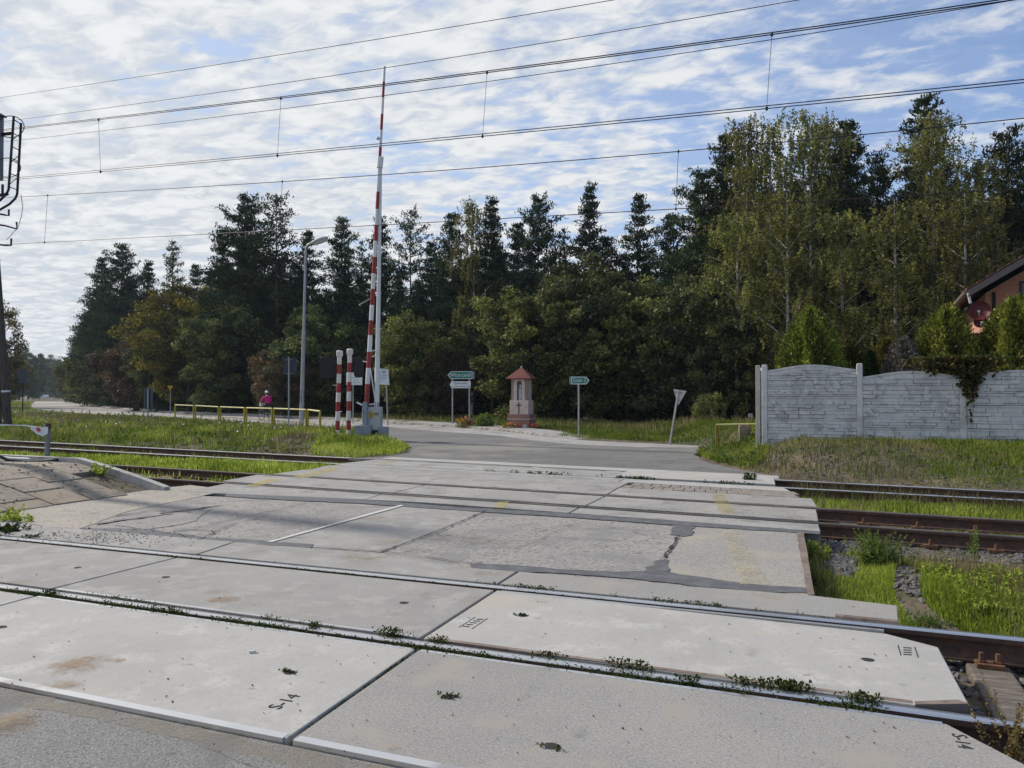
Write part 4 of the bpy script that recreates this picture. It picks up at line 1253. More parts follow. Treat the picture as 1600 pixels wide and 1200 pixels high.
# ---- far verge under the wood
fv = offset_line(far_edge, -1.8); fv2 = offset_line(far_edge, -9)
verge = fv[:-4] + fv2[:-4][::-1]
P = scatter(verge, 46000, 41, keep=lambda x, y: np.clip(38.0 / np.maximum(y * math.cos(YAW) - x * math.sin(YAW), 8), 0, 1) ** 1.5)
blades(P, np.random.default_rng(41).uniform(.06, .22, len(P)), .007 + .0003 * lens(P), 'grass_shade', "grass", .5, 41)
P = scatter(verge, 9000, 42, keep=lambda x, y: np.clip(30.0 / np.maximum(y * math.cos(YAW) - x * math.sin(YAW), 8), 0, 1) ** 1.5 * np.clip(.5 + wob(x, y, .5), 0, 1))
blades(P, np.random.default_rng(42).uniform(.1, .4, len(P)), .007 + .0003 * lens(P), 'grass_dry', "dry_grass", .4, 42)
nv = offset_line(near_edge, .3); nv2 = offset_line(near_edge, 14)
P = scatter(nv[:-4] + nv2[:-4][::-1], 20000, 43, [road_poly]); blades(P, np.random.default_rng(43).uniform(.05, .14, len(P)), .01 + .0003 * lens(P), 'grass', "grass", .5, 43)

# ---- weeds in the rail grooves and joints
def along(line, d, x0, x1, n, seed, dens):
    r = np.random.default_rng(seed); l = line.off(d)
    xs = r.uniform(x0, x1, n); xs = xs[r.random(n) < dens(xs)]
    o = np.array([[*l.at(x), 0] for x in xs]); o[:, :2] += r.normal(size=(len(o), 2)) * np.array([.01, .02]); return o
def gx(px, py): return G(px, py).x
def leafy(P, zlo, zhi, size, leafm, name, seed, spread=.03, per=12):
    r = np.random.default_rng(seed)
    c = np.repeat(P, per, 0); n = len(c)
    c = c + r.normal(size=(n, 3)) * np.array([spread, spread * .75, 0]); c[:, 2] = r.uniform(zlo, zhi, n)
    a = unit(r.normal(size=(n, 3)) + np.array([0, 0, .3]))
    V, F4 = cards(c, a, r.uniform(size * .6, size * 1.3, n), r.uniform(size * .4, size * .7, n), seed=seed)
    return tag(link(name, fast_mesh(name, V, F4, rnd4=r.random(n), mats=[K[leafm]])), kind="stuff")
xa, xb = gx(20, 920), gx(1380, 1105)
P = along(R1, -.082, xa, xb, 1500, 51, lambda x: np.clip(.55 + .5 * np.sin(x * 5.1) + .35 * np.sin(x * 13 + 1), .12, 1))
leafy(P, -.05, .012, .0085, 'weed', "groove_weeds", 51, .025, 9)
P = along(R1, .052, gx(100, 925), gx(640, 990), 170, 52, lambda x: np.clip(.2 + .8 * np.sin(x * 4 + 2), .03, 1)); leafy(P, -.01, .014, .007, 'weed', "groove_weeds", 52, .016, 7)
for (px, py, n, s) in ((80, 928, 16, .05), (265, 956, 14, .06), (490, 981, 14, .05), (612, 993, 26, .05), (850, 1024, 12, .05), (985, 1043, 26, .055), (1075, 1063, 12, .04), (1240, 1078, 40, .05), (1180, 1072, 26, .05), (1350, 1097, 30, .05), (690, 1002, 12, .04)):
    p = G(px, py); P = np.array([[p.x, p.y, 0]]) + np.random.default_rng(px).normal(size=(n, 3)) * np.array([s, .018, 0])
    leafy(P, -.03, .045 if n > 20 else .03, .011, 'weed', "groove_weeds", px, .018, 11)
P = along(R2, -.08, gx(250, 868), gx(1010, 948), 620, 53, lambda x: np.clip(.4 + .7 * np.sin(x * 3.1 + 1) + .3 * np.sin(x * 11), .04, 1)); leafy(P, -.06, -.004, .010, 'weed', "groove_weeds", 53, .022, 9)
P = along(R2, .055, gx(720, 900), gx(1300, 968), 260, 54, lambda x: np.clip(.1 + .8 * np.sin(x * 5) + .3 * np.sin(x * 14), .03, 1)); leafy(P, -.01, .016, .009, 'weed', "groove_weeds", 54, .02, 7)
P = along(R5, .04, gx(760, 735), gx(1200, 757), 240, 55, lambda x: np.clip(.2 + .9 * np.sin(x * 3.7 + 1), .05, 1)); leafy(P, -.02, .05, .02, 'weed', "groove_weeds", 55, .03, 7)
p = G(1172, 752); leafy(np.array([[p.x, p.y, 0]]) + np.random.default_rng(9).normal(size=(16, 3)) * np.array([.10, .04, 0]), 0, .14, .03, 'weed', "groove_weeds", 56, .03, 9)
p, q = G(640, 1022), G(475, 1142)
tt = np.random.default_rng(57).random(170); P = np.stack([p.x + (q.x - p.x) * tt, p.y + (q.y - p.y) * tt, 0 * tt], 1); leafy(P, -.05, -.003, .008, 'weed', "groove_weeds", 57, .008, 8)
for (px, py, n, s) in ((453, 1050, 9, .03), (702, 1089, 10, .03), (817, 962, 9, .03), (860, 1167, 4, .02)):
    p = G(px, py); leafy(np.array([[p.x, p.y, 0]]) + np.random.default_rng(px).normal(size=(n, 3)) * np.array([.03, .012, 0]), .002, .012, .010, 'weed', "groove_weeds", px + 1, .012, 5)
# crumbs and grit on the slabs
r_ = np.random.default_rng(61)
P = np.array([[*g2(px, py), .005] for px, py in zip(r_.uniform(0, 1400, 260), r_.uniform(790, 1190, 260))])
P = P[inpoly([(-9, 2.6), (.3, 2.6), (.4, 6), (-.2, 9), (-9, 9)], P[:, 0], P[:, 1])]; pebbles(P, .004, .011, K['stone'], "grit", 61)
P = np.array([[*g2(px, py), .004] for px, py in zip(r_.normal(160, 70, 420), r_.normal(838, 7, 420))]); pebbles(P, .008, .022, K['asphalt_sand'], "gravel", 62)
p = G(394, 1020); b = MB(); b.box((p.x, p.y, .008), (.035, .018, .012), rz=.5); b.box((p.x + .012, p.y + .008, .013), (.014, .018, .008), rz=1.0)
tag(b.build("wood_chip", K['sand_chip'] if 'sand_chip' in K else K['paint_white'], bevel=.002), "small pale chip lying on the whitish S-14 slab", "chip")

# ---- single plants that stand out
def plant(name, label, cat, px, py, hmin, hmax, n, s, leafm, seed, per, size, spread, z=None, sy=None):
    p = G(px, py, 0 if z is None else z)
    z0 = float(terr(np.array([p.x]), np.array([p.y]))[0]) if z is None else z
    p = G(px, py, z0)
    P = np.array([[p.x, p.y, z0 - .01]]) + np.random.default_rng(seed).normal(size=(n, 3)) * np.array([s, s * .8 if sy is None else sy, 0])
    o = herbs(P, hmin, hmax, leafm, name, seed, per, size, spread)
    return tag(o, label, cat)
plant("leafy_weed", "tall bushy green weed standing between grass and the middle track's rail", "weed", 1372, 888, .14, .42, 130, .085, 'herb', 71, 60, .015, .25)
plant("leafy_weed", "low feathery weed beside the second rail and the grey ballast stones", "weed", 1447, 985, .05, .17, 90, .085, 'herb', 72, 44, .010, .4)
plant("leafy_weed", "small dark rosette weed at the corner of the gravelly patch", "weed", 1268, 917, .04, .1, 16, .07, 'weed', 73, 24, .025, .5)
plant("leafy_weed", "bright grass clump against the slab ends beside the middle track", "weed", 1268, 870, .06, .2, 40, .07, 'grass_lush', 74, 26, .02, .4)
plant("leafy_weed", "thin tall stalk of weed near the right picture edge by the middle track", "weed", 1520, 872, .25, .36, 5, .03, 'herb', 75, 40, .025, .15)
plant("leafy_weed", "green weeds growing up through the yellow mesh panel", "weed", 1146, 699, .25, .62, 60, .34, 'herb', 85, 50, .04, .3, z=0)
plant("dry_weed", "dried brown weed in the bottom right corner past the slab end", "weed", 1592, 1196, .20, .40, 22, .055, 'dryweed', 76, 60, .011, .35, z=-.12)
plant("leafy_weed", "small weed in the cavity of the broken platform edge", "weed", 153, 741, .06, .2, 14, .06, 'grass_lush', 77, 26, .03, .5, z=.22)
plant("leafy_weed", "green tuft at the left picture edge beside the second rail", "weed", 6, 832, .04, .12, 30, .12, 'weed', 78, 26, .02, .5, z=-.01)
plant("leafy_weed", "green tuft at the left picture edge below the platform", "weed", 8, 812, .05, .16, 30, .16, 'grass_lush', 79, 26, .025, .5, z=-.01)
plant("leafy_weed", "small weed between gravel and the second rail on the left", "weed", 55, 838, .02, .05, 10, .08, 'weed', 80, 20, .014, .5, z=0)
# ------------------------------------------------------------------ helpers for upright things
def vdist(px1, px2, Z): return abs(px2 - px1) / F * Z
def zat(py, Z): return HC + (YH - py) / F * Z


# ---- level-crossing barrier
ZB = 25.5
bp = A(586, ZB)
bar = thing("crossing_barrier", "raised red and white level crossing barrier with grey drive cabinet and two counterweights", "barrier", bp, YAW)
def lx(px): return (px - 586) / F * ZB
def lz(py): return zat(py, ZB)
# boom: slightly leaning and tapering, painted bands
y0, y1 = 633, 103
bands = [633, 600, 575, 550, 524, 501, 477, 452, 428, 402, 377, 352, 327, 300, 252, 230, 203, 178, 152, 127, 103]
def bx(py): return lx(573.5 + (600.5 - 573.5) * ((633 - py) / 530) ** .97)
b = MB()
for i, (a_, c_) in enumerate(zip(bands, bands[1:])):
    wa, wc = [.080 - .040 * (633 - q) / 530 for q in (a_, c_)]
    b.tube([(bx(a_), -.10, lz(a_)), (bx(c_), -.10, lz(c_))], [wa, wc], 10, 1 if i % 2 == (0 if a_ > 300 else 0) else 0)
b.build("boom", [K['white'], K['red']], bar, smooth=True)
b = MB(); b.tube([(lx(589), -.02, lz(636)), (lx(594.6), -.07, lz(255))], [.085, .045], 10); b.build("boom_stay", K['white'], bar, smooth=True)
b = MB()
for py in (548, 557): b.tube([(lx(579), -.08, lz(py)), (lx(591), -.05, lz(py))], .02, 6)
b.tube([(lx(579), -.08, lz(575)), (lx(587), -.05, lz(628))], .022, 6)
b.tube([(lx(593), -.09, lz(262)), (lx(594.5), -.07, lz(245))], .10, 8)
b.build("brace", K['white'], bar)
for (px, py) in ((590.5, 216),): b = MB(); b.ball((lx(px), -.12, lz(py)), .06); b.build("boom_lamp", K['sign_white'], bar, smooth=True)
b = MB(); b.tube([(lx(565), -.3, lz(477)), (lx(578), -.1, lz(468))], .02, 6); b.ball((lx(565), -.3, lz(478)), .035); b.build("rod", K['galv'], bar)
b = MB(); b.tube([(lx(557), .1, lz(629)), (lx(566), .0, lz(633)), (lx(590), 0, lz(631))], .03, 6); b.build("crank", K['white'], bar)
b = MB(); b.box((lx(581), .12, (lz(636) + lz(672)) / 2), (lx(594) - lx(565), .46, lz(636) - lz(672))); cabo = b.build("cabinet", K['cab'], bar, bevel=.02)
b = MB(); b.lathe([(.001, 0), (.075, 0), (.075, .006)], 16); o = b.build("warning_badge", K['sign_yellow'], cabo, loc=(lx(581), -.117, lz(648)), rot=(R(90), 0, 0)); o.scale = (1, 1.5, 1)
b = MB()
for k in range(2):
    for j in range(4): b.box((lx(586.5) + j * .04, -.114, lz(645.5) - k * .045), (.03, .004, .033))
b.build("number_plate", K['ink'], cabo)
b = MB(); b.box((lx(572), -.16, (lz(628) + lz(664)) / 2), (.15, .14, lz(628) - lz(664))); b.box((lx(590), -.05, lz(632)), (.13, .1, .16)); b.build("boom_socket", K['cab_blue'], bar, bevel=.01)
b = MB(); b.box((lx(570), -.2, (lz(664) + lz(681)) / 2), (lx(580) - lx(556), .34, lz(664) - lz(681)))
b.box((lx(560.5), -.376, lz(668)), (.06, .012, .06)); b.box((lx(560.5), -.376, lz(678)), (.05, .012, .04)); b.build("counterweight", K['cab_blue'], bar, bevel=.012)
b = MB(); b.box((lx(599), .05, (lz(667) + lz(683)) / 2), (lx(606) - lx(592), .36, lz(667) - lz(683))); b.build("counterweight", K['cab_blue'], bar, bevel=.012)
b = MB(); b.box((lx(586), .1, (lz(672) + lz(692)) / 2), (.34, .34, lz(672) - lz(692))); b.box((lx(570), -.15, (lz(680) + lz(690)) / 2), (.16, .16, lz(680) - lz(690))); b.box((lx(592), .3, lz(690)), (.9, .9, .12)); b.build("pedestal", K['iron'], bar, bevel=.01)

# ---- two striped signal posts
def striped(px_t, py_t, px_b, py_b, Z, label, headside):
    base = A(px_b, Z); t = thing("signal_post", label, "signal", base, YAW, "striped signal posts beside the barrier")
    dx = (px_t - px_b) / F * Z; top = zat(py_t, Z)
    n = 9; b = MB()
    for k in range(n):
        u0, u1 = k / n * .965, (k + 1) / n * .965
        b.tube([(dx * u0, 0, -.05 if k == 0 else top * u0), (dx * u1, 0, top * u1)], .078, 12, k % 2)
    b.build("pole", [K['post_white'], K['red']], t, smooth=True)
    b = MB(); b.lathe([(.10, 0), (.11, .02), (.11, .17), (.09, .19), (.05, .2)], 12, (dx * .97, 0, top * .95)); b.build("cap", K['post_white'], t, smooth=True)
    hx = headside * .34; hz = zat(574, Z)
    b = MB(); w, h_ = (.27, .36) if headside < 0 else (.17, .34)
    pts = [(hx + w * max(-1, min(1, 1.3 * math.cos(a))), hz + h_ * max(-1, min(1, 1.15 * math.sin(a)))) for a in [2 * math.pi * k / 24 for k in range(24)]]
    b.plate(pts, .02, .06); b.box((hx, .16, hz), (w * 1.1, .2, h_ * 1.3)); b.build("signal_head", K['black'], t, bevel=.01)
    b = MB(); b.tube([(dx * .85, 0, hz - .1), (hx, .06, hz - .1)], .022, 6); b.tube([(dx * .85, 0, hz + .14), (hx, .06, hz + .14)], .022, 6); b.build("bracket", K['iron'], t)
    if headside > 0:
        b = MB(); b.tube([(hx + .1, .05, zat(564, Z)), (hx + .42, -.05, zat(567, Z))], .025, 6); b.build("arm", K['white'], t)
    else:
        b = MB(); b.tube([(dx * .6, -.05, top * .62), (dx * .6 - .16, -.12, top * .62)], .015, 6); b.tube([(dx * .4, -.05, top * .32), (dx * .4 + .15, -.12, top * .32)], .015, 6); b.build("peg", K['white'], t)
    return t
striped(530.5, 550, 527, 681, 26.2, "left red and white striped signal post with its black head turned away", -1)
striped(546.5, 547, 544.5, 681, 26.2, "right red and white striped signal post, close beside the barrier cabinet", 1)

# ---- street lamp
ZL = 38.0
t = thing("street_lamp", "tall grey street lamp with a curved arm rising behind the yellow railing", "street lamp", A(471, ZL), YAW)
s_ = lambda px: (px - 471) / F * ZL
z1 = zat(470, ZL); zt = zat(392, ZL)
b = MB(); b.tube([(0, 0, -.1), (s_(471.8), 0, 1.1)], [.125, .12], 12); b.tube([(s_(471.8), 0, 1.1), (s_(474.5), 0, zat(515, ZL))], [.105, .095], 12)
b.tube([(s_(474.5), 0, zat(515, ZL)), (s_(477), 0, zt)], [.078, .06], 12); b.build("pole", K['galv'], t, smooth=True)
b = MB(); b.box((s_(471.5), -.118, 1.35), (.09, .03, .34)); b.box((s_(472), -.11, zat(612, ZL)), (.1, .03, .12)); b.build("hatch", K['galv_dull'], t)
arm = [(s_(477), 0, zt), (s_(478), -.02, zat(386, ZL)), (s_(481), -.06, zat(382, ZL)), (s_(486), -.1, zat(379.5, ZL))]
b = MB(); b.tube(arm, [.06, .055, .05, .045], 10); b.build("arm", K['galv'], t, smooth=True)
b = MB(); b.ball((0, 0, 0), (.47, .15, .12), 14); b.build("lamp_head", K['cab'], t, smooth=True, loc=(s_(499), -.12, zat(375.5, ZL)), rot=(0, R(-20), 0))
b = MB(); b.ball((0, 0, 0), (.36, .13, .08), 12); b.build("lamp_glass", K['sign_grey'], t, smooth=True, loc=(s_(502), -.12, zat(372.5, ZL) - .17), rot=(0, R(-20), 0))


# ---- signs
def sign_thing(name, label, px, Z, group=None, cat="road sign", rz=0.0, tilt=0.0):
    return thing(name, label, cat, A(px, Z), YAW + rz, group, (0, tilt))


def post(t, x, h, r=.03, m='galv', name="post", y=.05): b = MB(); b.tube([(x, y, -.1), (x, y, h)], r, 8); return b.build(name, K[m], t, smooth=True)


# back of the blue plate by the lamp
Z = 31.0; t = sign_thing("road_sign", "dark blue back of a square sign on a grey post left of the street lamp", 451.5, Z)
post(t, 0, zat(558, Z), .032, y=-.02)
b = MB(); w = .27; b.plate([(-w + .03, zat(585, Z)), (w + .03, zat(585, Z)), (w + .03, zat(558.5, Z)), (-w + .03, zat(558.5, Z))], .02, .045); b.build("plate", K['sign_back'], t)
b = MB(); b.box((.0, .0, zat(583.5, Z)), (.3, .03, .035)); b.box((.0, .0, zat(562, Z)), (.3, .03, .035)); b.build("clamp", K['galv_dull'], t)
# tall back plate on the left
Z = 41.0; t = sign_thing("road_sign", "back of a tall narrow sign plate standing in the weeds left of the railing", 231.5, Z)
post(t, 0, zat(608, Z), .045, y=-.02)
b = MB(); b.plate([(-.2, zat(639, Z)), (.2, zat(639, Z)), (.2, zat(607, Z)), (-.2, zat(607, Z))], .03, .05)
b.build("plate", K['sign_back'], t); b = MB()
for dx in (-.2, .2): b.box((dx, .02, (zat(639, Z) + zat(607, Z)) / 2), (.02, .05, zat(607, Z) - zat(639, Z)))
b.box((0, .02, zat(607, Z)), (.42, .05, .03)); b.build("frame", K['galv_dull'], t)
# yellow triangle by the wood
Z = 61.0; t = sign_thing("road_sign", "small yellow inverted triangle sign at the dark edge of the wood", 266, Z)
post(t, 0, zat(603, Z), .035, y=.03)
b = MB(); b.plate([(0, zat(610.5, Z)), (.24, zat(602.5, Z)), (-.24, zat(602.5, Z))], -.02, .0, 0); b.build("plate", [K['sign_yellow']], t)
# far dark sign at the left road
Z = 60.0; t = sign_thing("road_sign", "dark back of a road sign on the left verge of the far road", 35, Z)
post(t, 0, zat(578, Z), .045, m='iron')
b = MB(); b.plate([(-.38, zat(591, Z)), (.38, zat(591, Z)), (.38, zat(577, Z)), (-.38, zat(577, Z))], -.03, .0); b.build("plate", K['sign_back'], t)
b = MB(); b.plate([(-.3, zat(599, Z)), (.3, zat(599, Z)), (.3, zat(593, Z)), (-.3, zat(593, Z))], -.03, .0); b.build("plate", K['sign_back'], t)


def arrow(t, x0, x1, z0, z1, left, m, border, lines, y=-.03, tipw=.16):
    def shape(i):
        if left: return [(x0 + tipw + i * .4, z0 + i), (x1 - i, z0 + i), (x1 - i, z1 - i), (x0 + tipw + i * .4, z1 - i), (x0 + i * 1.6, (z0 + z1) / 2)]
        return [(x0 + i, z0 + i), (x1 - tipw - i * .4, z0 + i), (x1 - i * 1.6, (z0 + z1) / 2), (x1 - tipw - i * .4, z1 - i), (x0 + i, z1 - i)]
    b = MB(); b.plate(shape(0), y, y + .02, 0)
    if border: b.plate(shape(.028), y - .004, y + .002, 1)
    o = b.build("arrow_plate", [K['sign_white'], K[m]] if border else [K[m]], t)
    for (s, size, x, z, al, ink, sq) in lines:
        text(s, size, K[ink], o, (x, y - .0075, z), (R(90), 0, 0), al, .001, sq)
    return o


Z = 37.5; t = sign_thing("direction_sign", "green arrow sign reading Wilcze Laski 3 above a white arrow sign, on two posts", 706, Z)
sx = lambda px: (px - 706) / F * Z
za, zb = zat(592, Z), zat(580.3, Z)
arrow(t, sx(699.5), sx(738), za, zb, True, 'sign_green', True, [("Wilcze Laski", .235, sx(703.4), (za + zb) / 2, 'LEFT', 'sign_white', .78), ("3", .245, sx(735.6), (za + zb) / 2, 'RIGHT', 'sign_white', .85)])
arrow(t, sx(702.7), sx(735.5), zat(606.5, Z), zat(595.8, Z), True, 'sign_white', False, [("Agroturystyka", .135, sx(720), zat(598.7, Z), 'CENTER', 'ink', .85)], tipw=.09)
b = MB()
for k, (a_, c_) in enumerate(((706, 709), (710.5, 717), (718, 727), (728.5, 731), (732, 734.4))):
    b.box(((sx(a_) + sx(c_)) / 2, -.037, zat(603.7, Z) - (.02 if k == 0 else 0)), (sx(c_) - sx(a_), .004, .05 if k != 4 else .1))
b.build("small_print", K['ink_soft'], t)
post(t, sx(707), zat(580.6, Z), .035); post(t, sx(733.5), zat(580.6, Z), .035)
b = MB(); b.box((sx(740), .03, (za + zb) / 2), (.10, .06, zb - za)); b.build("side_box", K['galv_dull'], t)
Z = 27.0; t = sign_thing("direction_sign", "green arrow sign reading Dziki 3 on one grey post right of the shrine", 904.5, Z)
sx = lambda px: (px - 904.5) / F * Z
za, zb = zat(600.5, Z), zat(588.6, Z)
arrow(t, sx(892.3), sx(920.5), za, zb, False, 'sign_green', True, [("Dziki", .19, sx(895.3), (za + zb) / 2, 'LEFT', 'sign_white', .85), ("3", .19, sx(915.5), (za + zb) / 2, 'RIGHT', 'sign_white', .85)], tipw=.10)
post(t, sx(904.5), zat(588.8, Z), .032)
b = MB(); b.box((sx(891), .03, (za + zb) / 2), (.05, .06, zb - za)); b.build("side_box", K['galv_dull'], t)
# information boards behind the barrier
Z = 41.0; t = sign_thing("information_board", "small white notice board on one post behind the right striped post", 551, Z, None, "notice board")
sx = lambda px: (px - 551) / F * Z
post(t, sx(551.5), zat(582, Z), .03)
b = MB(); b.plate([(sx(541), zat(601.5, Z)), (sx(566), zat(601.5, Z)), (sx(566), zat(582, Z)), (sx(541), zat(582, Z))], -.02, .01); bo = b.build("board", K['sign_white'], t)
b = MB()
for k, (a_, c_, py) in enumerate(((549, 563, 590), (552, 561, 594), (551, 563, 597.5))): b.box(((sx(a_) + sx(c_)) / 2, -.022, zat(py, Z)), (sx(c_) - sx(a_), .006, .028))
b.build("text_lines", K['ink_soft'], bo)
b = MB(); b.plate([(sx(560.5), zat(584, Z)), (sx(564.5), zat(584, Z)), (sx(564), zat(588, Z)), (sx(562.5), zat(587, Z))], -.025, -.021); b.build("emblem", K['ink'], bo)
Z = 38.0; t = sign_thing("information_board", "larger white notice board with a red and white flag right of the barrier", 608, Z, None, "notice board", R(18), R(-2.0))
sx = lambda px: (px - 608) / F * Z * 1.06
post(t, sx(606.5), zat(580, Z), .035)
b = MB(); b.plate([(sx(589), zat(600, Z)), (sx(610.5), zat(601.5, Z)), (sx(609.5), zat(577, Z)), (sx(589), zat(574.5, Z))], -.02, .01); bo = b.build("board", K['sign_white'], t)
b = MB(); b.plate([(sx(592), zat(581, Z)), (sx(597.5), zat(581.6, Z)), (sx(597.5), zat(583.6, Z)), (sx(592), zat(583, Z))], -.028, -.021); b.build("flag_band", K['red'], bo)
b = MB(); b.plate([(sx(592), zat(579, Z)), (sx(597.5), zat(579.6, Z)), (sx(597.5), zat(581.5, Z)), (sx(592), zat(580.9, Z))], -.027, -.021); b.build("flag_band", K['sign_white'], bo)
b = MB(); ex, ez = sx(602.8), zat(581, Z)
for e in (-1, 1): b.plate([(ex, ez - .02), (ex + e * .09, ez + .09), (ex + e * .1, ez - .02), (ex + e * .06, ez - .06)], -.027, -.021)
b.plate([(ex - .03, ez - .1), (ex + .03, ez - .1), (ex + .03, ez + .09), (ex - .03, ez + .09)], -.028, -.0215); b.build("emblem", K['ink_soft'], bo)
b = MB()
for (a_, c_, py) in ((591.5, 608, 586.5), (591.5, 606, 589), (591.5, 605, 591.5), (592, 600, 595)): b.box(((sx(a_) + sx(c_)) / 2, -.022, zat(py, Z)), (sx(c_) - sx(a_), .006, .03))
b.build("text_lines", K['ink_soft'], bo)
# leaning give-way sign seen from behind
Z = 23.5; t = sign_thing("road_sign", "leaning grey back of a triangular give way sign on the grass", 1046.5, Z, None, "road sign", R(-15), R(9))
h_ = zat(608, Z); post(t, 0, h_, .03, y=-.02)
b = MB(); b.plate([(.06, zat(632, Z)), (.24, zat(608, Z)), (-.16, zat(608, Z))], .01, .03); b.build("plate", K['sign_grey'], t)
b = MB(); b.box((.02, -.02, zat(612, Z)), (.2, .03, .03)); b.box((.03, -.02, zat(624, Z)), (.1, .03, .03)); b.build("clamp", K['galv_dull'], t)
Z = 34.0; t = sign_thing("road_sign", "distant grey triangular sign back beyond the yellow mesh panel", 1112, Z)
post(t, .02, zat(639, Z), .04, y=-.02)
b = MB(); b.plate([(0, zat(654, Z)), (.14, zat(639, Z)), (-.10, zat(639, Z))], .01, .03); b.build("plate", K['sign_back'], t)
Z = 36.0; t = sign_thing("road_sign", "distant pale sign with two posts in the dark gap beside the wall corner", 1172.5, Z)
post(t, -.07, zat(647, Z), .03); post(t, .07, zat(647, Z), .03)
b = MB(); b.plate([(-.1, zat(652, Z)), (.1, zat(652, Z)), (.1, zat(646, Z)), (-.1, zat(646, Z))], 0, .02); b.build("plate", K['sign_grey'], t)
b = MB(); q = A(1097, 31.0); b.box((q.x, q.y, .03), (1.6, .6, .16), rz=YAW); tag(b.build("concrete_slab", K['pavement'], bevel=.02), "pale concrete slab lying in the shade behind the grass", "slab")

# ---- yellow railings
def railing(pts_px, Z0, Z1, label, group="yellow railing sections along the road"):
    """pts: (px, py_top) left and right"""
    (xa, ya), (xb, yb) = pts_px
    pa, pb = AZ(xa, ya, Z0), AZ(xb, yb, Z1)
    t = thing("railing", label, "railing", (pa.x, pa.y, 0), 0, group)
    d = pb - pa; o = Vector((pa.x, pa.y, 0))
    b = MB(); b.tube([(0, 0, pa.z), tuple(pb - o)], .032, 8); b.build("top_rail", K['yellow_top'], t, smooth=True)
    for q in (pa, pb):
        b = MB(); b.tube([(q.x - o.x, q.y - o.y, -.15), (q.x - o.x, q.y - o.y, q.z)], .042, 8); b.build("post", K['yellow'], t, smooth=True)
    b = MB(); b.tube([(0, 0, pa.z * .45), (d.x, d.y, pb.z * .45)], .018, 6); b.build("lower_rail", K['yellow_old'], t, smooth=True)
    return t
K['yellow_top'] = mat('yellow_top', (.60, .55, .30), [((.50, .42, .10), 4, .45, .65)], .5, coord='obj')
rl = [(273.5, 632.6), (304, 633.8), (343, 635.8), (383.5, 637.2), (426.5, 638.3), (479.5, 640.2), (500, 642.5)]
rz_ = [44.0, 41.5, 38.8, 36.2, 33.6, 30.8, 29.2]
nm = ["far left end", "second from the far left end", "third from the far left end", "with the cyclist seen behind it", "crossed by the street lamp", "short sloping end nearest the striped posts"]
for k in range(6):
    e = 1.6
    railing(((rl[k][0] + (e if k else 0), rl[k][1]), (rl[k + 1][0] - (e if k < 5 else 0), rl[k + 1][1])), rz_[k], rz_[k + 1] if k < 5 else 28.2, "yellow railing section, " + nm[k])
# mesh panel on the right
Z = 20.3; pa, pb = AZ(1119, 663.5, Z), AZ(1183, 662.5, Z - .2)
t = thing("mesh_panel", "yellow framed wire mesh panel between the weeds and the wall corner", "fence panel", (pa.x, pa.y, 0), 0)
o = Vector((pa.x, pa.y, 0)); d = pb - pa; d.z = 0; L = d.length; dn = d.normalized()
b = MB(); b.tube([(0, 0, pa.z), (d.x, d.y, pb.z)], .022, 8); b.build("frame_rail", K['yellow_top'], t, smooth=True)
b = MB(); b.tube([(0, 0, .12), (d.x, d.y, .12)], .02, 8); b.build("frame_rail", K['yellow_old'], t, smooth=True)
for f_ in (0, .06, 1):
    b = MB(); b.tube([(d.x * f_, d.y * f_, -.15), (d.x * f_, d.y * f_, pa.z)], .024, 8); b.build("post", K['yellow_old'], t, smooth=True)
b = MB(); st = .09; H_ = pa.z - .12
k = -H_
while k < L:
    for s in (1, -1):
        a0_, a1_ = (k, k + H_) if s > 0 else (k + H_, k)
        def clip(u0, z0_, u1, z1_):
            c = []
            for u, z_ in ((u0, z0_), (u1, z1_)):
                uu = min(max(u, 0.0), L); f_ = (uu - u0) / (u1 - u0); c.append((dn.x * uu, dn.y * uu, z0_ + (z1_ - z0_) * f_))
            return c
        if max(a0_, a1_) > 0.02 and min(a0_, a1_) < L - .02:
            b.tube(clip(a0_, .12, a1_, pa.z), .0035, 4, 0, False)
    k += st
b.build("wire_mesh", K['yellow_old'], t)
K['stone_brown'] = mat('stone_brown', (.14, .12, .09), [((.2, .17, .13), 8, .45, .65), ((.08, .075, .05), 4, .5, .7)], .95, (40, .4))
q = A(1161, 20.0); b = MB(); b.prism([(-.14, -.1), (.15, -.12), (.17, .1), (-.12, .12)], -.2, zat(665, 20)); b.prism([(-.12, -.08), (.13, -.1), (.12, .08), (-.1, .09)], zat(665, 20), zat(663.5, 20))
ob = b.build("boundary_stone", K['stone_brown'], bevel=.02, loc=(q.x, q.y, 0), rot=(0, R(2), YAW)); tag(ob, "weathered upright stone leaning against the yellow mesh panel", "stone")

# ---- shrine
ZS = 34.0; SC = ZS / F
t = thing("wayside_shrine", "pink plastered wayside shrine with red pyramid roof, arched niche and black cross", "shrine", A(815, ZS, .02), YAW - R(17))
w0, w1, w2 = 44 * SC / 1.24, 37 * SC / 1.24, 31.5 * SC / 1.22
zz = [zat(y, ZS) for y in (667, 648, 626, 592, 575)]
b = MB(); b.box((0, 0, (zz[1] - .15) / 2), (w0, w0, zz[1] + .15)); b.build("plinth", K['shrine_base'], t, bevel=.01)
b = MB(); zl = zat(655, ZS); b.box((0, 0, zl), (w0 + .03, w0 + .03, .035)); b.build("plinth_band", K['shrine'], t)
b = MB(); b.box((0, 0, (zz[1] + zz[2]) / 2), (w1, w1, zz[2] - zz[1])); b.build("lower_body", K['shrine'], t, bevel=.012)
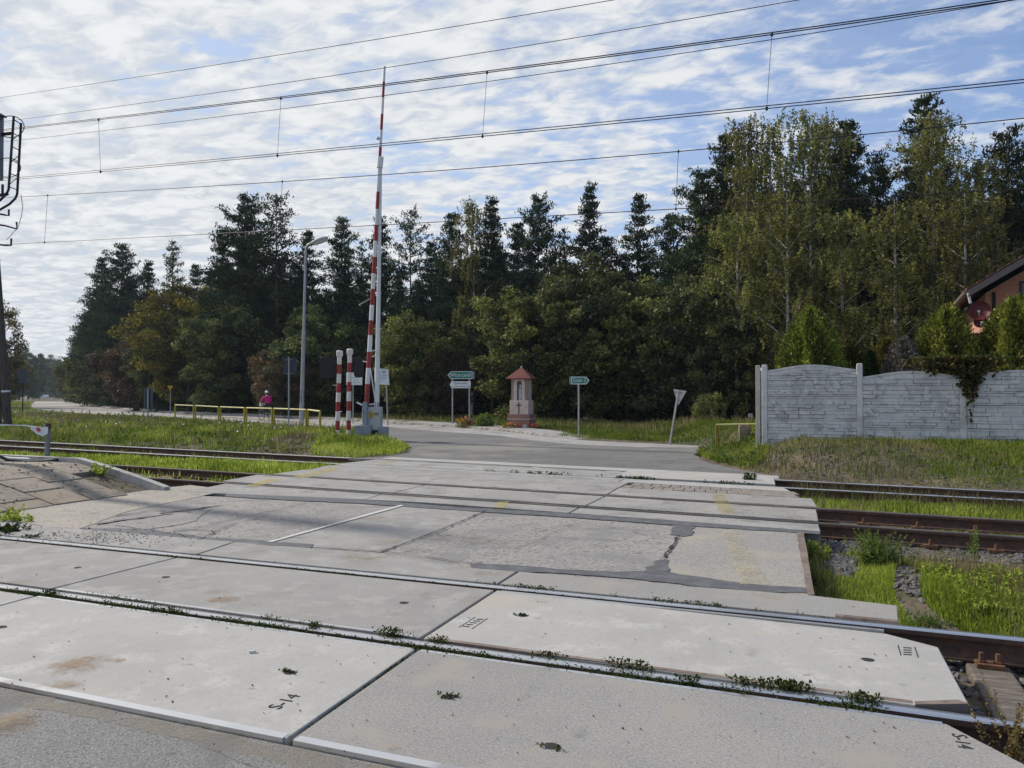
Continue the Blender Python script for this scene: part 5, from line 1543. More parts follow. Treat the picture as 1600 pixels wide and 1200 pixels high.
# upper body: a hollow box whose four walls have arched openings
hw = w2 / 2; na = .13 * 1.0; zb_, zt_ = zz[2], zz[3] + .0
n0, n1 = zz[2] + .02, zat(596, ZS); aw = w2 * .16
arch = [(-aw, n0)] + [(aw, n0)] + [(aw * math.cos(a), n1 - aw + aw * 1.05 * math.sin(a)) for a in [math.pi * k / 10 for k in range(11)]]
def wall_with_arch(yf, thick):
    """front wall strip pieces around the arch, built at y = yf"""
    b = MB(); top = zt_
    b.plate([(-hw, zb_), (-aw, zb_), (-aw, n1 - aw), (-hw, n1 - aw)], yf, yf + thick)
    b.plate([(aw, zb_), (hw, zb_), (hw, n1 - aw), (aw, n1 - aw)], yf, yf + thick)
    pts = [(aw * math.cos(a), n1 - aw + aw * 1.05 * math.sin(a)) for a in [math.pi * k / 10 for k in range(11)]]
    for i in range(10):
        x0_, zA = pts[i]; x1_, zB = pts[i + 1]
        b.plate([(x0_, zA), (x0_, top), (x1_, top), (x1_, zB)], yf, yf + thick)
    b.plate([(-hw, n1 - aw), (-aw, n1 - aw), (-aw, top), (-hw, top)], yf, yf + thick)
    b.plate([(aw, n1 - aw), (hw, n1 - aw), (hw, top), (aw, top)], yf, yf + thick)
    return b
body = MB()
for k in range(4):
    wb = wall_with_arch(-hw, .12) if k in (0, 1) else MB().plate([(-hw, zb_), (hw, zb_), (hw, zt_), (-hw, zt_)], -hw, -hw + .12)
    M_ = Matrix.Rotation(math.pi / 2 * k, 3, 'Z')
    body.add([M_ @ Vector(v) for v in wb.v], wb.f)
body.build("upper_body", K['shrine'], t)
b = MB(); b.box((.0, .05, (zb_ + n1) / 2), (w2 - .28, .02, n1 - zb_)); b.build("niche_back", K['sign_grey'], t)
b = MB(); e = .51 * 47 * SC / 1.2
b.add([(-e, -e, zz[3]), (e, -e, zz[3]), (e, e, zz[3]), (-e, e, zz[3]), (-e, -e, zz[3] - .04), (e, -e, zz[3] - .04), (e, e, zz[3] - .04), (-e, e, zz[3] - .04), (0, 0, zz[4] + .03)],
      [(0, 1, 8), (1, 2, 8), (2, 3, 8), (3, 0, 8), (7, 6, 5, 4), (0, 4, 5, 1), (1, 5, 6, 2), (2, 6, 7, 3), (3, 7, 4, 0)])
roof = b.build("roof", K['roof_red'], t)
b = MB(); b.lathe([(.045, zz[4] - .03), (.05, zz[4] + .03), (.02, zz[4] + .06)], 10); b.build("roof_knob", K['galv'], roof)
b = MB(); b.tube([(0, 0, zz[4]), (0, 0, zat(553, ZS))], .014, 6); b.tube([(-.16, 0, zat(560, ZS)), (.16, 0, zat(560, ZS))], .012, 6); b.build("roof_cross", K['iron'], roof)
b = MB(); zc0, zc1 = zat(647, ZS), zat(629, ZS); b.box((0, -w1 / 2 - .012, (zc0 + zc1) / 2), (.035, .024, zc1 - zc0)); b.box((0, -w1 / 2 - .012, zat(633.5, ZS)), (.27, .0236, .035)); b.build("cross", K['iron'], t)
st_ = thing("statue", "small blue and white robed statue inside the arched niche of the shrine", "statue", (0, 0, 0))
st_.matrix_world = t.matrix_world
bpy.context.view_layer.update()
wp = t.matrix_world @ Vector((.0, -hw + .2, zb_)); st_.location = wp; st_.rotation_euler = (0, 0, YAW - R(17))
hs = (n1 - zb_) * .85
b = MB(); b.lathe([(.10, 0), (.11, .05 * hs), (.085, .35 * hs), (.095, .6 * hs), (.085, .74 * hs), (.035, .80 * hs)], 14); b.build("robe", K['statue'], st_, smooth=True)
b = MB(); b.ball((0, -.01, .89 * hs), (.05, .055, .07)); b.build("head", K['skin_pale'] if 'skin_pale' in K else K['white'], st_, smooth=True)
b = MB(); b.lathe([(.075, .7 * hs), (.07, .85 * hs), (.06, .96 * hs), (.015, 1.0 * hs)], 12, (0, .02, 0)); b.build("veil", K['statue_blue'] if 'statue_blue' in K else K['statue'], st_, smooth=True)
b = MB(); b.tube([(-.07, -.07, .6 * hs), (-.02, -.11, .66 * hs)], [.025, .018], 8); b.tube([(.07, -.07, .6 * hs), (.02, -.11, .66 * hs)], [.025, .018], 8); b.build("arm", K['statue'], st_, smooth=True)
# flowers round it
def flowers(name, label, px, py, Zf, n, rad, hmin, hmax, fm, lm, seed, fs=.05, cat="flowers"):
    p = A(px, Zf, .03)
    t_ = thing(name, label, cat, p, 0)
    P = np.random.default_rng(seed).normal(size=(n, 3)) * np.array([rad, rad * .6, 0])
    o_ = herbs(P, hmin, hmax, lm, "foliage", seed, 30, .04, .3); o_.parent = t_
    Pf = P.copy(); Pf[:, 2] = np.random.default_rng(seed + 1).uniform(hmin * .8, hmax * 1.05, n)
    b_ = MB()
    for p_ in Pf: b_.ball(tuple(p_), (fs, fs, fs * .7), 6)
    b_.build("blossom", K[fm], t_)
    return t_
flowers("flower_bush", "bush of orange flowers at the foot of the white arrow sign", 723, 667, 35.5, 22, .16, .15, .45, 'flower_orange', 'herb', 91)
flowers("flower_bush", "rounded pale brown flower bush behind the orange flowers", 732, 667, 35.2, 26, .16, .25, .5, 'shrine_base', 'dryweed', 92, .035)
flowers("flower_bed", "dark red flowers between the bush and the green shrub", 741, 668, 35.0, 14, .12, .08, .22, 'flower_red', 'herb', 93)
flowers("flower_bed", "orange flowers below the left corner of the shrine plinth", 797, 665, 33.0, 16, .2, .1, .28, 'flower_orange', 'herb', 94)
flowers("flower_bed", "red flowers below the right corner of the shrine plinth", 833, 668, 32.6, 26, .2, .08, .25, 'flower_red', 'herb', 95)
flowers("flower_bed", "reddish flowers along the front of the shrine plinth", 810, 667, 32.8, 14, .16, .08, .22, 'flower_red', 'herb', 98, .04)
for (px, lb, sd, h_) in ((752, "low dark green shrub left of the shrine, nearer the orange flowers", 96, .5), (761, "low green shrub left of the shrine with a paler top", 97, .55)):
    me1, me2 = conifer_bush(sd, h_, .3, 1600, 'herb', .05); p = A(px, 34.6, .02); t_ = thing("low_shrub", lb, "shrub", p); link("trunk", me1, t_); link("crown", me2, t_)
p = A(820, 32.2, 0); t_ = thing("pinwheel", "blue and white star shaped pinwheel stuck in the grass before the shrine", "pinwheel", p, YAW)
b = MB(); b.tube([(0, 0, -.05), (0, 0, .2)], .008, 6); b.build("stick", K['galv'], t_)
for k in range(7):
    a = 2 * math.pi * k / 7; b = MB(); u = (math.cos(a), math.sin(a)); v_ = (math.cos(a + .5), math.sin(a + .5))
    b.plate([(0, .2), (u[0] * .13, .2 + u[1] * .13), (v_[0] * .06, .2 + v_[1] * .06)], -.02 - .003 * k, -.015 - .003 * k); b.build("blade", K['flower_white'] if k % 2 else K['statue'], t_)

# ---- concrete wall on the right
def wallpt(x): return (x, 18.95)
fx = [-1.33, .70, 2.72, 4.74, 6.76, 8.78]
ftop = [2.20, 2.20, 1.98, 1.98, 1.98, 1.98]
fl = thing("concrete_wall", "grey wall of moulded stone pattern concrete panels with wavy tops on the right bank", "wall", (fx[0], 18.95, 0), 0)
def stone_panel(x0, x1, z0, z1, arc, seed):
    """slightly uneven slab: courses of flat ledge stones in relief"""
    r = random.Random(seed); b = MB()
    w = x1 - x0
    n = 14
    top = [(x0 + w * k / n, z1 + arc * math.sin(math.pi * k / n) ** 1.3) for k in range(n + 1)]
    b.plate([(x0, z0), (x1, z0)] + top[::-1], -.02, .03)
    zc = z0
    while zc < z1 + arc:
        h = r.uniform(.04, .11); x = x0 + r.uniform(-.3, -.05)
        while x < x1:
            L_ = r.uniform(.16, .55); a_, c_ = max(x, x0) + .006, min(x + L_, x1) - .006
            if c_ - a_ > .03:
                xm = (a_ + c_) / 2; lim = z1 + arc * math.sin(math.pi * min(max((xm - x0) / w, 0), 1)) ** 1.3 - .05
                e = zc + h - .010
                if e < lim:
                    d_ = r.uniform(.012, .055); j = lambda: r.uniform(-.012, .012)
                    b.plate([(a_, zc + j() * .5), (a_ + (c_ - a_) * .5, zc + j() * .6), (c_, zc + j() * .5), (c_ + j() * .3, e + j() * .5), (a_ + (c_ - a_) * .45, e + j() * .8), (a_ + j() * .3, e + j() * .5)], -.02 - d_, -.019)
            x += L_
        zc += h
    b.plate([(p[0], p[1] - .045) for p in top] + [(p[0], p[1] + .0) for p in top[::-1]], -.035, .045)
    return b
for k in range(5):
    x0, x1 = fx[k] - fx[0] + .062, fx[k + 1] - fx[0] - .062
    zt = 2.10 if k == 0 else 1.93
    hts = [(-.1, .48), (.485, .985), (.99, 1.49), (1.495, zt)] if k == 0 else [(-.1, .30), (.305, .80), (.805, 1.30), (1.305, zt)]
    for i, (za, zb) in enumerate(hts):
        stone_panel(x0, x1, za, zb - .004, .12 if i == 3 else 0, 40 + k * 7 + i).build("panel", K['fence'], fl)
for k in range(6):
    b = MB(); x = fx[k] - fx[0]; h = ftop[k] + (.0 if k else .0)
    b.box((x, 0, h / 2 - .1), (.125, .14, h + .2)); b.box((x, 0, h + .012), (.11, .125, .03)); b.build("post", K['fence'], fl, bevel=.012)
# the run that turns away from the corner
b = MB(); b.box((-.16, .12, 1.0), (.10, .12, 2.44)); b.build("post", K['slab_pale'], fl, bevel=.012)
for i, (za, zb) in enumerate([(-.1, .48), (.485, .985), (.99, 1.49), (1.495, 2.1)]):
    for m_ in range(3):
        bb = stone_panel(0, 1.9, za, zb - .004, .1 if i == 3 else 0, 90 + i + 5 * m_)
        bb.build("panel", K['fence'], fl, loc=(-.14, .2 + 2.02 * m_, 0), rot=(0, 0, R(90)))
for m_ in range(3):
    b = MB(); b.box((-.14, .2 + 2.02 * (m_ + 1) - .06, 1.0), (.12, .12, 2.4)); b.build("post", K['fence'], fl, bevel=.012)

# ---- brick house
def brickmat():
    m = bpy.data.materials.new("brick"); m.use_nodes = True; nt = m.node_tree; b = nt.nodes["Principled BSDF"]; L = nt.links
    v = nt.nodes.new("ShaderNodeTexCoord").outputs["Object"]
    mp = nt.nodes.new("ShaderNodeMapping"); mp.inputs["Rotation"].default_value = (R(90), 0, 0); L.new(v, mp.inputs[0])
    bt = nt.nodes.new("ShaderNodeTexBrick"); L.new(mp.outputs[0], bt.inputs["Vector"])
    bt.inputs["Color1"].default_value = (.60, .26, .145, 1); bt.inputs["Color2"].default_value = (.50, .20, .11, 1); bt.inputs["Mortar"].default_value = (.32, .22, .17, 1)
    bt.inputs["Scale"].default_value = 1; bt.inputs["Brick Width"].default_value = .26; bt.inputs["Row Height"].default_value = .077; bt.inputs["Mortar Size"].default_value = .009
    col = _mix(nt, _ramp(nt, _noise(nt, v, 3), .45, .7), bt.outputs["Color"], (.52, .22, .13))
    L.new(col, b.inputs["Base Color"]); b.inputs["Roughness"].default_value = .9
    return m
K['brick'] = brickmat()
ZHs = 25.0
hp = A(1541, ZHs); ho = thing("brick_house", "red brick house with overhanging tiled roof at the right picture edge behind the thujas", "house", hp, YAW - R(25))
sx = lambda px: (px - 1541) / F * ZHs * .86
hz = lambda py: zat(py, ZHs)
e0 = (sx(1508), hz(461)); slope = (zat(403, ZHs - .8) - zat(461, ZHs + .3)) / (sx(1600) - sx(1508)); W_ = 9.0
rx_ = e0[0] + W_ / 2; rzv = e0[1] + slope * W_ / 2
b = MB(); x_l, x_r = 0.0, 2 * rx_ - 0.0
gz = lambda x: (e0[1] + slope * (min(x, 2 * rx_ - x) - e0[0])) - .3
b.plate([(x_l, -.3), (x_r, -.3), (x_r, gz(x_r)), (rx_, rzv - .3), (x_l, gz(x_l))], 0, .3)
b.box((x_l + .15, 4.2, (gz(x_l) - .3) / 2), (.3, 7.8, gz(x_l) + .3)); b.box((x_r - .15, 4.2, (gz(x_l) - .3) / 2), (.3, 7.8, gz(x_l) + .3))
b.plate([(x_l, -.3), (x_r, -.3), (x_r, gz(x_r)), (rx_, rzv - .3), (x_l, gz(x_l))], 8.1, 8.4)
b.box((sx(1530), .25, hz(522) - 1.2), (1.1, .5, 2.4)); b.build("wall", K['brick'], ho)
b = MB(); b.box((sx(1530), .24, hz(521.5)), (1.2, .62, .06)); b.build("ledge", K['roof_tile'], ho)
b = MB(); ov = -1.25; th = .16
for s in (1, -1):
    xe = e0[0] if s > 0 else 2 * rx_ - e0[0]
    b.plate([(xe, e0[1] - .05), (rx_, rzv - .05), (rx_, rzv + th - .05), (xe, e0[1] + th * .6)], ov, 9.2)
rf = b.build("roof", K['board'], ho)
b = MB(); r = random.Random(4)
for s in (1, -1):
    n = 16
    for k in range(n):
        f0, f1 = k / n, (k + 1.15) / n
        xa = e0[0] - .06 + (rx_ - e0[0] + .06) * f0; xb = e0[0] - .06 + (rx_ - e0[0] + .06) * min(f1, 1)
        za = e0[1] + slope * (xa - e0[0]) + th - .06; zb = e0[1] + slope * (xb - e0[0]) + th - .06
        pts = [(xa, za), (xb, zb + .0), (xb, zb + .015), (xa, za + .055)]
        if s < 0: pts = [(2 * rx_ - x, z) for x, z in pts]
        b.plate(pts, ov - .05, 9.25)
b.build("roof_tiles", K['roof_tile'], rf)
b = MB()
b.plate([(e0[0] - .03, e0[1] - .17), (rx_, rzv - .17), (rx_, rzv + .03), (e0[0] - .03, e0[1] + .05)], ov - .045, ov - .002); b.build("verge_board", K['gutter'], rf)
b = MB(); b.tube([(e0[0] - .07, ov, e0[1] - .02), (e0[0] - .07, 9.2, e0[1] - .02)], .07, 8); b.build("gutter", K['gutter'], rf, smooth=True)
b = MB(); b.tube([(e0[0] - .02, ov - .02, e0[1] - .05), (e0[0] + .05, ov + .05, e0[1] - .36)], .04, 8); b.build("downpipe", K['post_white'], rf, smooth=True)
def win(x0, x1, z0, z1, nm="window"):
    f = MB(); f.plate([(x0, z0), (x1, z0), (x1, z1), (x0, z1)], -.012, -.002); w_ = f.build(nm, K['glass'], ho)
    g = MB()
    for (a_, c_, d_, e_) in ((x0, x0 + .06, z0, z1), (x1 - .06, x1, z0, z1), (x0 + .06, x1 - .06, z0, z0 + .06), (x0 + .06, x1 - .06, z1 - .06, z1), ((x0 + x1) / 2 - .03, (x0 + x1) / 2 + .03, z0 + .06, z1 - .06)): g.plate([(a_, d_), (c_, d_), (c_, e_), (a_, e_)], -.03, -.013)
    g.build("frame", K['board'], w_)
win(sx(1551), sx(1557), hz(496), hz(457)); win(sx(1593.5), sx(1612), hz(474), hz(442))
b = MB(); b.box((sx(1568.5), -.02, hz(484)), (.12, .04, .28)); b.build("meter_box", K['white'], ho)
for (px, py, w, h, lb, rzz) in ((1531, 486, .23, .32, "upper larger dark red satellite dish on the corner of the brick house", -35), (1532, 504, .15, .19, "lower smaller dark red satellite dish tilted under the larger dish", -25)):
    q = AZ(px, py, ZHs - .45); t_ = thing("satellite_dish", lb, "satellite dish", q, YAW + R(rzz), "satellite dishes on the brick house")
    b = MB(); b.lathe([(.02, -.05), (.5, -.04), (.85, .03), (1.0, .10), (1.0, .13), (.84, .05), (.45, -.02), (.02, -.03)], 24); o = b.build("reflector", K['dish'], t_, smooth=True, rot=(R(78), 0, 0)); o.scale = (w * 1.35, h, .5)
    b = MB(); b.tube([(0, 0, -.05), (0, -.3, -h * .6), (0, -.42, -h * .2)], .013, 6); b.tube([(0, .05, 0), (w * 1.0, .30, -.02), (w * 1.2, .4, -.2)], .02, 6); b.build("arm", K['galv_dull'], t_)
    b = MB(); b.box((0, -.42, -h * .15), (.06, .1, .06)); b.build("receiver", K['sign_grey'], t_)

# ---- platform ramp on the left
PE = [(-9.75, 6.3), (-9.95, 9.32)]
pt = thing("platform", "worn sloping end of a low platform paved with cracked brown slabs", "platform", (0, 0, 0), 0)
def ph(x): return float(.40 * sst(-9.8, -11.9, np.array([-x + 0.0]) * 1.0)[0]) if False else .40 * min(1.0, max(0.0, (-9.8 - x) / 1.9)) ** .9
r = random.Random(8); b = MB(); e_ = MB()
ny_, sx_ = 5, .62
for i in range(-1, 26):
    for j in range(ny_):
        x1_, x0_ = -9.86 - i * sx_ - (.31 if j % 2 else 0), -9.86 - (i + 1) * sx_ - (.31 if j % 2 else 0)
        x1_ = min(x1_, -9.84)
        if x0_ > -9.95: continue
        ya, yb = 6.25 + j * .605, 6.25 + (j + 1) * .605
        g = .013; dz = r.uniform(-.012, .014); tx = r.uniform(-.02, .02)
        if i < 2 and j == 4: dz -= .10
        cs_ = [(x0_ + g, ya + g), (x1_ - g, ya + g), (x1_ - g, yb - g), (x0_ + g, yb - g)]
        vs = [(x, y, ph(x) - .09) for x, y in cs_] + [(x, y, ph(x) - .012 + dz + tx * (x - x0_)) for x, y in cs_]
        tgt = b
        tgt.add(vs, [(3, 2, 1, 0), (4, 5, 6, 7), (0, 1, 5, 4), (1, 2, 6, 5), (2, 3, 7, 6), (3, 0, 4, 7)], 1 if r.random() < .14 else 0)
K['tile_tan'] = mat('tile_tan', (.30, .245, .18), [((.24, .2, .155), 3, .45, .65), ((.18, .155, .125), 6, .56, .72)], .92, [(60, .5)])
b.build("paving", [K['tile'], K['tile_tan']], pt, bevel=.008)
def ramp_bar(y0_, y1_, ztop, m, name, x_end=-9.9, zlow=-.25):
    b = MB(); xs_ = [x_end, -10.4, -11.0, -11.75, -14, -28]
    for xa, xb in zip(xs_, xs_[1:]):
        za, zb = ph(xa) + ztop, ph(xb) + ztop
        vs = [(xa, y0_, zlow), (xb, y0_, zlow), (xb, y1_, zlow), (xa, y1_, zlow), (xa, y0_, za), (xb, y0_, zb), (xb, y1_, zb), (xa, y1_, za)]
        b.add(vs, [(0, 1, 2, 3), (7, 6, 5, 4), (4, 5, 1, 0), (5, 6, 2, 1), (6, 7, 3, 2), (7, 4, 0, 3)])
    return b.build(name, m, pt)
ramp_bar(6.3, 9.25, -.075, K['soil'], "fill", -10.0)
ramp_bar(9.30, 9.42, .045, K['tile_edge'], "edge_kerb", -9.8)
ramp_bar(6.05, 6.22, -.02, K['kerb'], "edge_kerb", -10.6)
P = np.stack([np.random.default_rng(3).uniform(-14, -10, 240), np.random.default_rng(4).uniform(6.0, 9.2, 240), np.zeros(240)], 1); P[:, 2] = [ph(x) - .01 for x in P[:, 0]]
pebbles(P, .01, .045, K['soil'], "dirt_crumbs", 63)
# post and barrier tape
q = AZ(73, 722, 13.6); zt = AZ(74, 663, 13.6)
t = thing("iron_post", "short rusty iron post at the platform edge wrapped with tape", "post", q, YAW)
b = MB(); b.tube([(0, 0, -.1), (.02, 0, zt.z - q.z)], .042, 10); b.build("shaft", K['galv_dull'], t, smooth=True)
b = MB(); b.tube([(.018, 0, zt.z - q.z - .08), (.021, 0, zt.z - q.z + .02)], .047, 10); b.build("top_band", K['rust'], t, smooth=True)
hh_ = zt.z - q.z
b = MB(); n = 10
xl_, L0 = -1.4, -.245
def ribbon(pts, hw_):
    b_ = MB(); vs = []
    for x, y, z, h in pts: vs += [(x, y, z - h), (x, y + .004, z + h)]
    b_.add(vs, [(2 * i, 2 * i + 2, 2 * i + 3, 2 * i + 1) for i in range(len(pts) - 1)]); return b_
tp = thing("barrier_tape", "white and red plastic tape stretched from the iron post to the left picture edge", "tape", q, YAW)
rb = ribbon([(-4.5, .3, hh_ + .12, .012)] + [(-2.2 + k * .2, .05, hh_ + .015 - .004 * k, .011 + .005 * math.sin(k * 2.1)) for k in range(10)] + [(-.235, 0, hh_ - .06, .012)], 0)
o = rb.build("strand", K['plastic'], tp); so = o.modifiers.new("thick", "SOLIDIFY"); so.thickness = .004
b = MB(); b.plate([(-.25, hh_ - .02), (-.05, hh_ - .05), (.05, hh_ - .04), (.045, hh_ - .16), (-.02, hh_ - .2), (-.2, hh_ - .12), (-.25, hh_ - .09)], -.06, -.048); b.plate([(-.235, hh_ - .07), (-.1, hh_ - .14), (0, hh_ - .17), (-.02, hh_ - .21), (-.15, hh_ - .16)], -.075, -.064); b.build("knot", K['plastic'], tp)
b = MB(); b.plate([(-.15, hh_ - .06), (-.10, hh_ - .05), (-.06, hh_ - .1), (-.1, hh_ - .13), (-.13, hh_ - .1)], -.082, -.077); b.build("stripe", K['tape_red'], tp)
# cables and plastic at the platform edge
q0 = AZ(-60, 722, 13.6)
for k, (m, lb, dy, r0, yy) in enumerate(((K['edge_steel'], "pale pipe lying along the platform edge left of the iron post", 0, .022, .1), (K['iron'], "black cable curving along the platform edge left of the iron post", .0, .03, -.05))):
    pts = [AZ(px, py + dy, 13.5 - k * .3) for px, py in (((-80, 702), (5, 714.5), (15, 716), (45, 717.5), (70, 717.5)) if k == 0 else ((-80, 700), (0, 713), (14, 719.5), (40, 721.5), (70, 721), (90, 719)))]
    b = MB(); b.tube(pts, r0, 8); tag(b.build("pipe" if k == 0 else "cable", m, smooth=True), lb, "pipe" if k == 0 else "cable")
P = np.random.default_rng(11); b = MB(); c0 = AZ(92, 724, 13.3); pts = []
nx_, ny2 = 12, 4
vs = []
for i in range(nx_ + 1):
    for j in range(ny2 + 1):
        u, v = i / nx_ - .5, j / ny2 - .5
        p = c0 + Vector((RV[0], RV[1], 0)) * (u * .42) + Vector((F0[0], F0[1], 0)) * (v * .16 * (1 - abs(u)))
        vs.append((p.x, p.y, c0.z + .015 + .035 * P.random() * (1 - 2 * abs(v)) + .01))
b.add(vs, [(i * (ny2 + 1) + j, (i + 1) * (ny2 + 1) + j, (i + 1) * (ny2 + 1) + j + 1, i * (ny2 + 1) + j + 1) for i in range(nx_) for j in range(ny2)])
o = b.build("plastic_sheet", K['plastic'], smooth=True); so = o.modifiers.new("thick", "SOLIDIFY"); so.thickness = .004
tag(o, "crumpled white plastic sheet on the platform beside the iron post", "plastic sheet")

# ---- leaning wooden pole on the left
Z = 33.0; q = A(14, Z)
t = thing("wooden_pole", "dark leaning wooden pole at the left picture edge with a white wrap near its foot", "pole", q, YAW)
tx = (-8 - 14) / F * Z; tz = zat(398, Z)
b = MB(); b.tube([(0, 0, -.3), (tx * 1.0, 0, tz), (tx * 1.45, 0, tz + 3.0)], [.17, .125, .10], 12); b.build("shaft", K['pole_wood'], t, smooth=True)
u = (zat(611, Z)) / tz; b = MB(); b.tube([(tx * u, 0, zat(613, Z)), (tx * u - .005, 0, zat(610, Z))], .172, 12); b.build("wrap", K['plastic'], t, smooth=True)
b = MB(); b.tube([(-.34, -.1, -.2), (-.36, 0, zat(560, Z))], [.09, .08], 8); b.build("stub", K['pole_wood'], t, smooth=True)
# ------------------------------------------------------------------ overhead wires
CU = Vector((R3.d.x, R3.d.y)) if R3.d.x > 0 else -Vector((R3.d.x, R3.d.y))
def midline(a, b): return (a.at(0) + b.at(0)) / 2
M2, M3 = midline(R3, R4), midline(R5, R6)


def wire_pts(px, plane, n=30, x0=-700, x1=2500, deg=2):
    X = np.array([p[0] for p in px]); Y = np.array([p[1] for p in px])
    co = np.polyfit(X, Y, min(deg, len(X) - 1))
    out = []
    for x in np.linspace(x0, x1, n): out.append(on_plane(x, float(np.polyval(co, x)), *plane))
    return out, co


def wire_at(co, x, plane): return on_plane(x, float(np.polyval(co, x)), *plane)


PL2, PL3, PL4 = (M2, CU), (M3, CU), (Vector((0, 18.6)), CU)


def wire(name, label, px, plane, r, m='wire', pair=0.0, parent=None, x0=-700, x1=2500):
    pts, co = wire_pts(px, plane, 60, x0, x1)
    b = MB()
    if pair:
        b.tube(pts, r, 6); b.tube([p + Vector((0, .02, pair)) for p in pts], r, 6)
    else: b.tube(pts, r, 6)
    o = b.build(name, K[m], parent, smooth=True)
    if label: tag(o, label, "wire")
    return co


def dropper(parent, ca, cb, xa, xb, plane, r=.0035):
    b = MB(); p, q = wire_at(ca, xa, plane), wire_at(cb, xb, plane)
    b.tube([p, q], r, 5); b.ball(tuple(q), (.02, .02, .03), 6); b.ball(tuple(p), (.02, .02, .03), 6)
    b.build("dropper", K['wire'], parent)


t = thing("overhead_line", "nearer overhead catenary of doubled wires crossing the whole sky above the barrier", "overhead line", (0, 0, 0))
cm = wire("messenger_wire", None, [(35, 200), (155, 187), (300, 170.5), (437, 154), (600, 134), (800, 109), (1205, 52.5), (1587, 0)], PL2, .0075, 'wire', .035, t)
cc = wire("contact_wire", None, [(15, 281), (155, 269), (300, 255), (437, 241), (600, 229.5), (800, 210), (1200, 167), (1600, 130)], PL2, .0065, 'wire_copper', .045, t)
for xa, xb in ((154, 157), (439, 433.5), (761, 754), (1206, 1198)): dropper(t, cm, cc, xa, xb, PL2)
t = thing("overhead_line", "farther overhead catenary with single wires crossing in front of the tree tops", "overhead line", (0, 0, 0))
cm = wire("messenger_wire", None, [(25, 307.5), (440, 284.5), (800, 258.5), (1060, 235.5), (1600, 185)], PL3, .0085, 'wire', 0, t)
cc = wire("contact_wire", None, [(10, 381), (350, 365), (590, 353), (800, 341.5), (1055, 324), (1600, 296)], PL3, .008, 'wire_copper', 0, t)
for xa, xb in ((74.5, 69.5), (441, 437), (1060, 1056)): dropper(t, cm, cc, xa, xb, PL3, .005)
wire("overhead_wire", "topmost thin overhead wire leaving the picture above the middle", [(0, 152.5), (250, 115), (500, 75), (800, 27.5), (955, 0)], PL4, .009)
wire("overhead_wire", "second thin overhead wire from the top, just above the barrier tip", [(30, 187.5), (300, 148.5), (600, 106.5), (800, 76), (1245, 0)], PL4, .009)
wire("overhead_wire", "thin overhead wire running just below the upper doubled wires", [(30, 219), (300, 186.5), (600, 151), (800, 122.5), (1200, 61), (1560, 5)], PL4, .009)

# ------------------------------------------------------------------ signal gantry at the left edge
Z = 13.0
gt = thing("signal_gantry", "dark steel ladder and cage of a railway signal hanging at the left picture edge", "signal gantry", A(-75, Z), YAW)
gx_ = lambda px, y=0.0: ((px - 800) * (Z + y) + 875 * Z) / F
gz_ = lambda py: zat(py, Z)
b = MB(); b.tube([(0, .3, -.3), (0, .3, gz_(60))], [.16, .13], 10); b.build("mast", K['iron'], gt, smooth=True)
b = MB()
for (a_, c_, yy) in ((17.5, 10.5, -.1), (29, 24, .22)):
    b.tube([(gx_(a_, yy), yy, gz_(183)), (gx_(c_, yy), yy, gz_(297)), (gx_(c_ - 3, yy), yy, gz_(304)), (gx_(c_ - 12, yy), yy, gz_(313)), (gx_(-30, yy), yy, gz_(338)), (gx_(-75), .3, gz_(360))], .020, 8)
for k in range(6):
    f_ = k / 5; py = 188 + 105 * f_; b.tube([(gx_(17.5 - 7 * f_, -.1), -.1, gz_(py)), (gx_(29 - 5 * f_, .22), .22, gz_(py - 3))], .008, 6)
for k in range(3):
    f_ = (k + .5) / 3; py = 188 + 105 * f_; b.tube([(gx_(17.5 - 7 * f_, -.1), -.1, gz_(py + 14)), (gx_(29 - 5 * f_, .22), .22, gz_(py - 6))], .007, 6)
b.build("ladder", K['iron'], gt, smooth=True)
for (cx_, cy_, rx2, ry2) in ((12, 193, 22, 9), (8, 258, 21, 8.5)):
    b = MB(); pts = [(gx_(cx_ + rx2 * math.cos(a), .1 + .25 * math.sin(a)), .1 + .25 * math.sin(a), gz_(cy_ + ry2 * math.sin(a))) for a in [2 * math.pi * k / 24 for k in range(25)]]
    b.tube(pts, .008, 6); b.build("cage_hoop", K['iron'], gt, smooth=True)
b = MB(); b.box((gx_(-30), .05, gz_(228)), (gx_(-6) - gx_(-54), .18, gz_(178) - gz_(278))); b.box((gx_(-28), .05, gz_(176)), (gx_(-3) - gx_(-54), .22, .03)); b.build("signal_box", K['galv_dull'], gt, bevel=.01)
b = MB(); b.tube([(gx_(-75), .3, gz_(300)), (gx_(2), .05, gz_(302)), (gx_(6), .05, gz_(300))], .03, 8); b.tube([(gx_(1), .0, gz_(287)), (gx_(1), .0, gz_(302))], .02, 6); b.tube([(gx_(-75), .3, gz_(205)), (gx_(10), .05, gz_(205))], .03, 8); b.build("bracket", K['iron'], gt, smooth=True)
for (pts) in ([(-75, 320), (0, 333), (5, 334), (5, 324)], [(-75, 338), (0, 350), (18, 355), (17.5, 344)], [(-75, 372), (0, 381), (9, 381), (9.5, 370)]):
    b = MB(); b.tube([(gx_(px), .1, gz_(py)) for px, py in pts], .016, 6); b.build("cantilever", K['iron'], gt, smooth=True)
b = MB(); b.tube([(gx_(px), .1, gz_(py)) for px, py in ((24, 300), (27, 320), (25, 335), (20, 352), (8, 366), (2, 372))], .005, 5, 0, False); b.build("bonding_wire", K['wire'], gt)

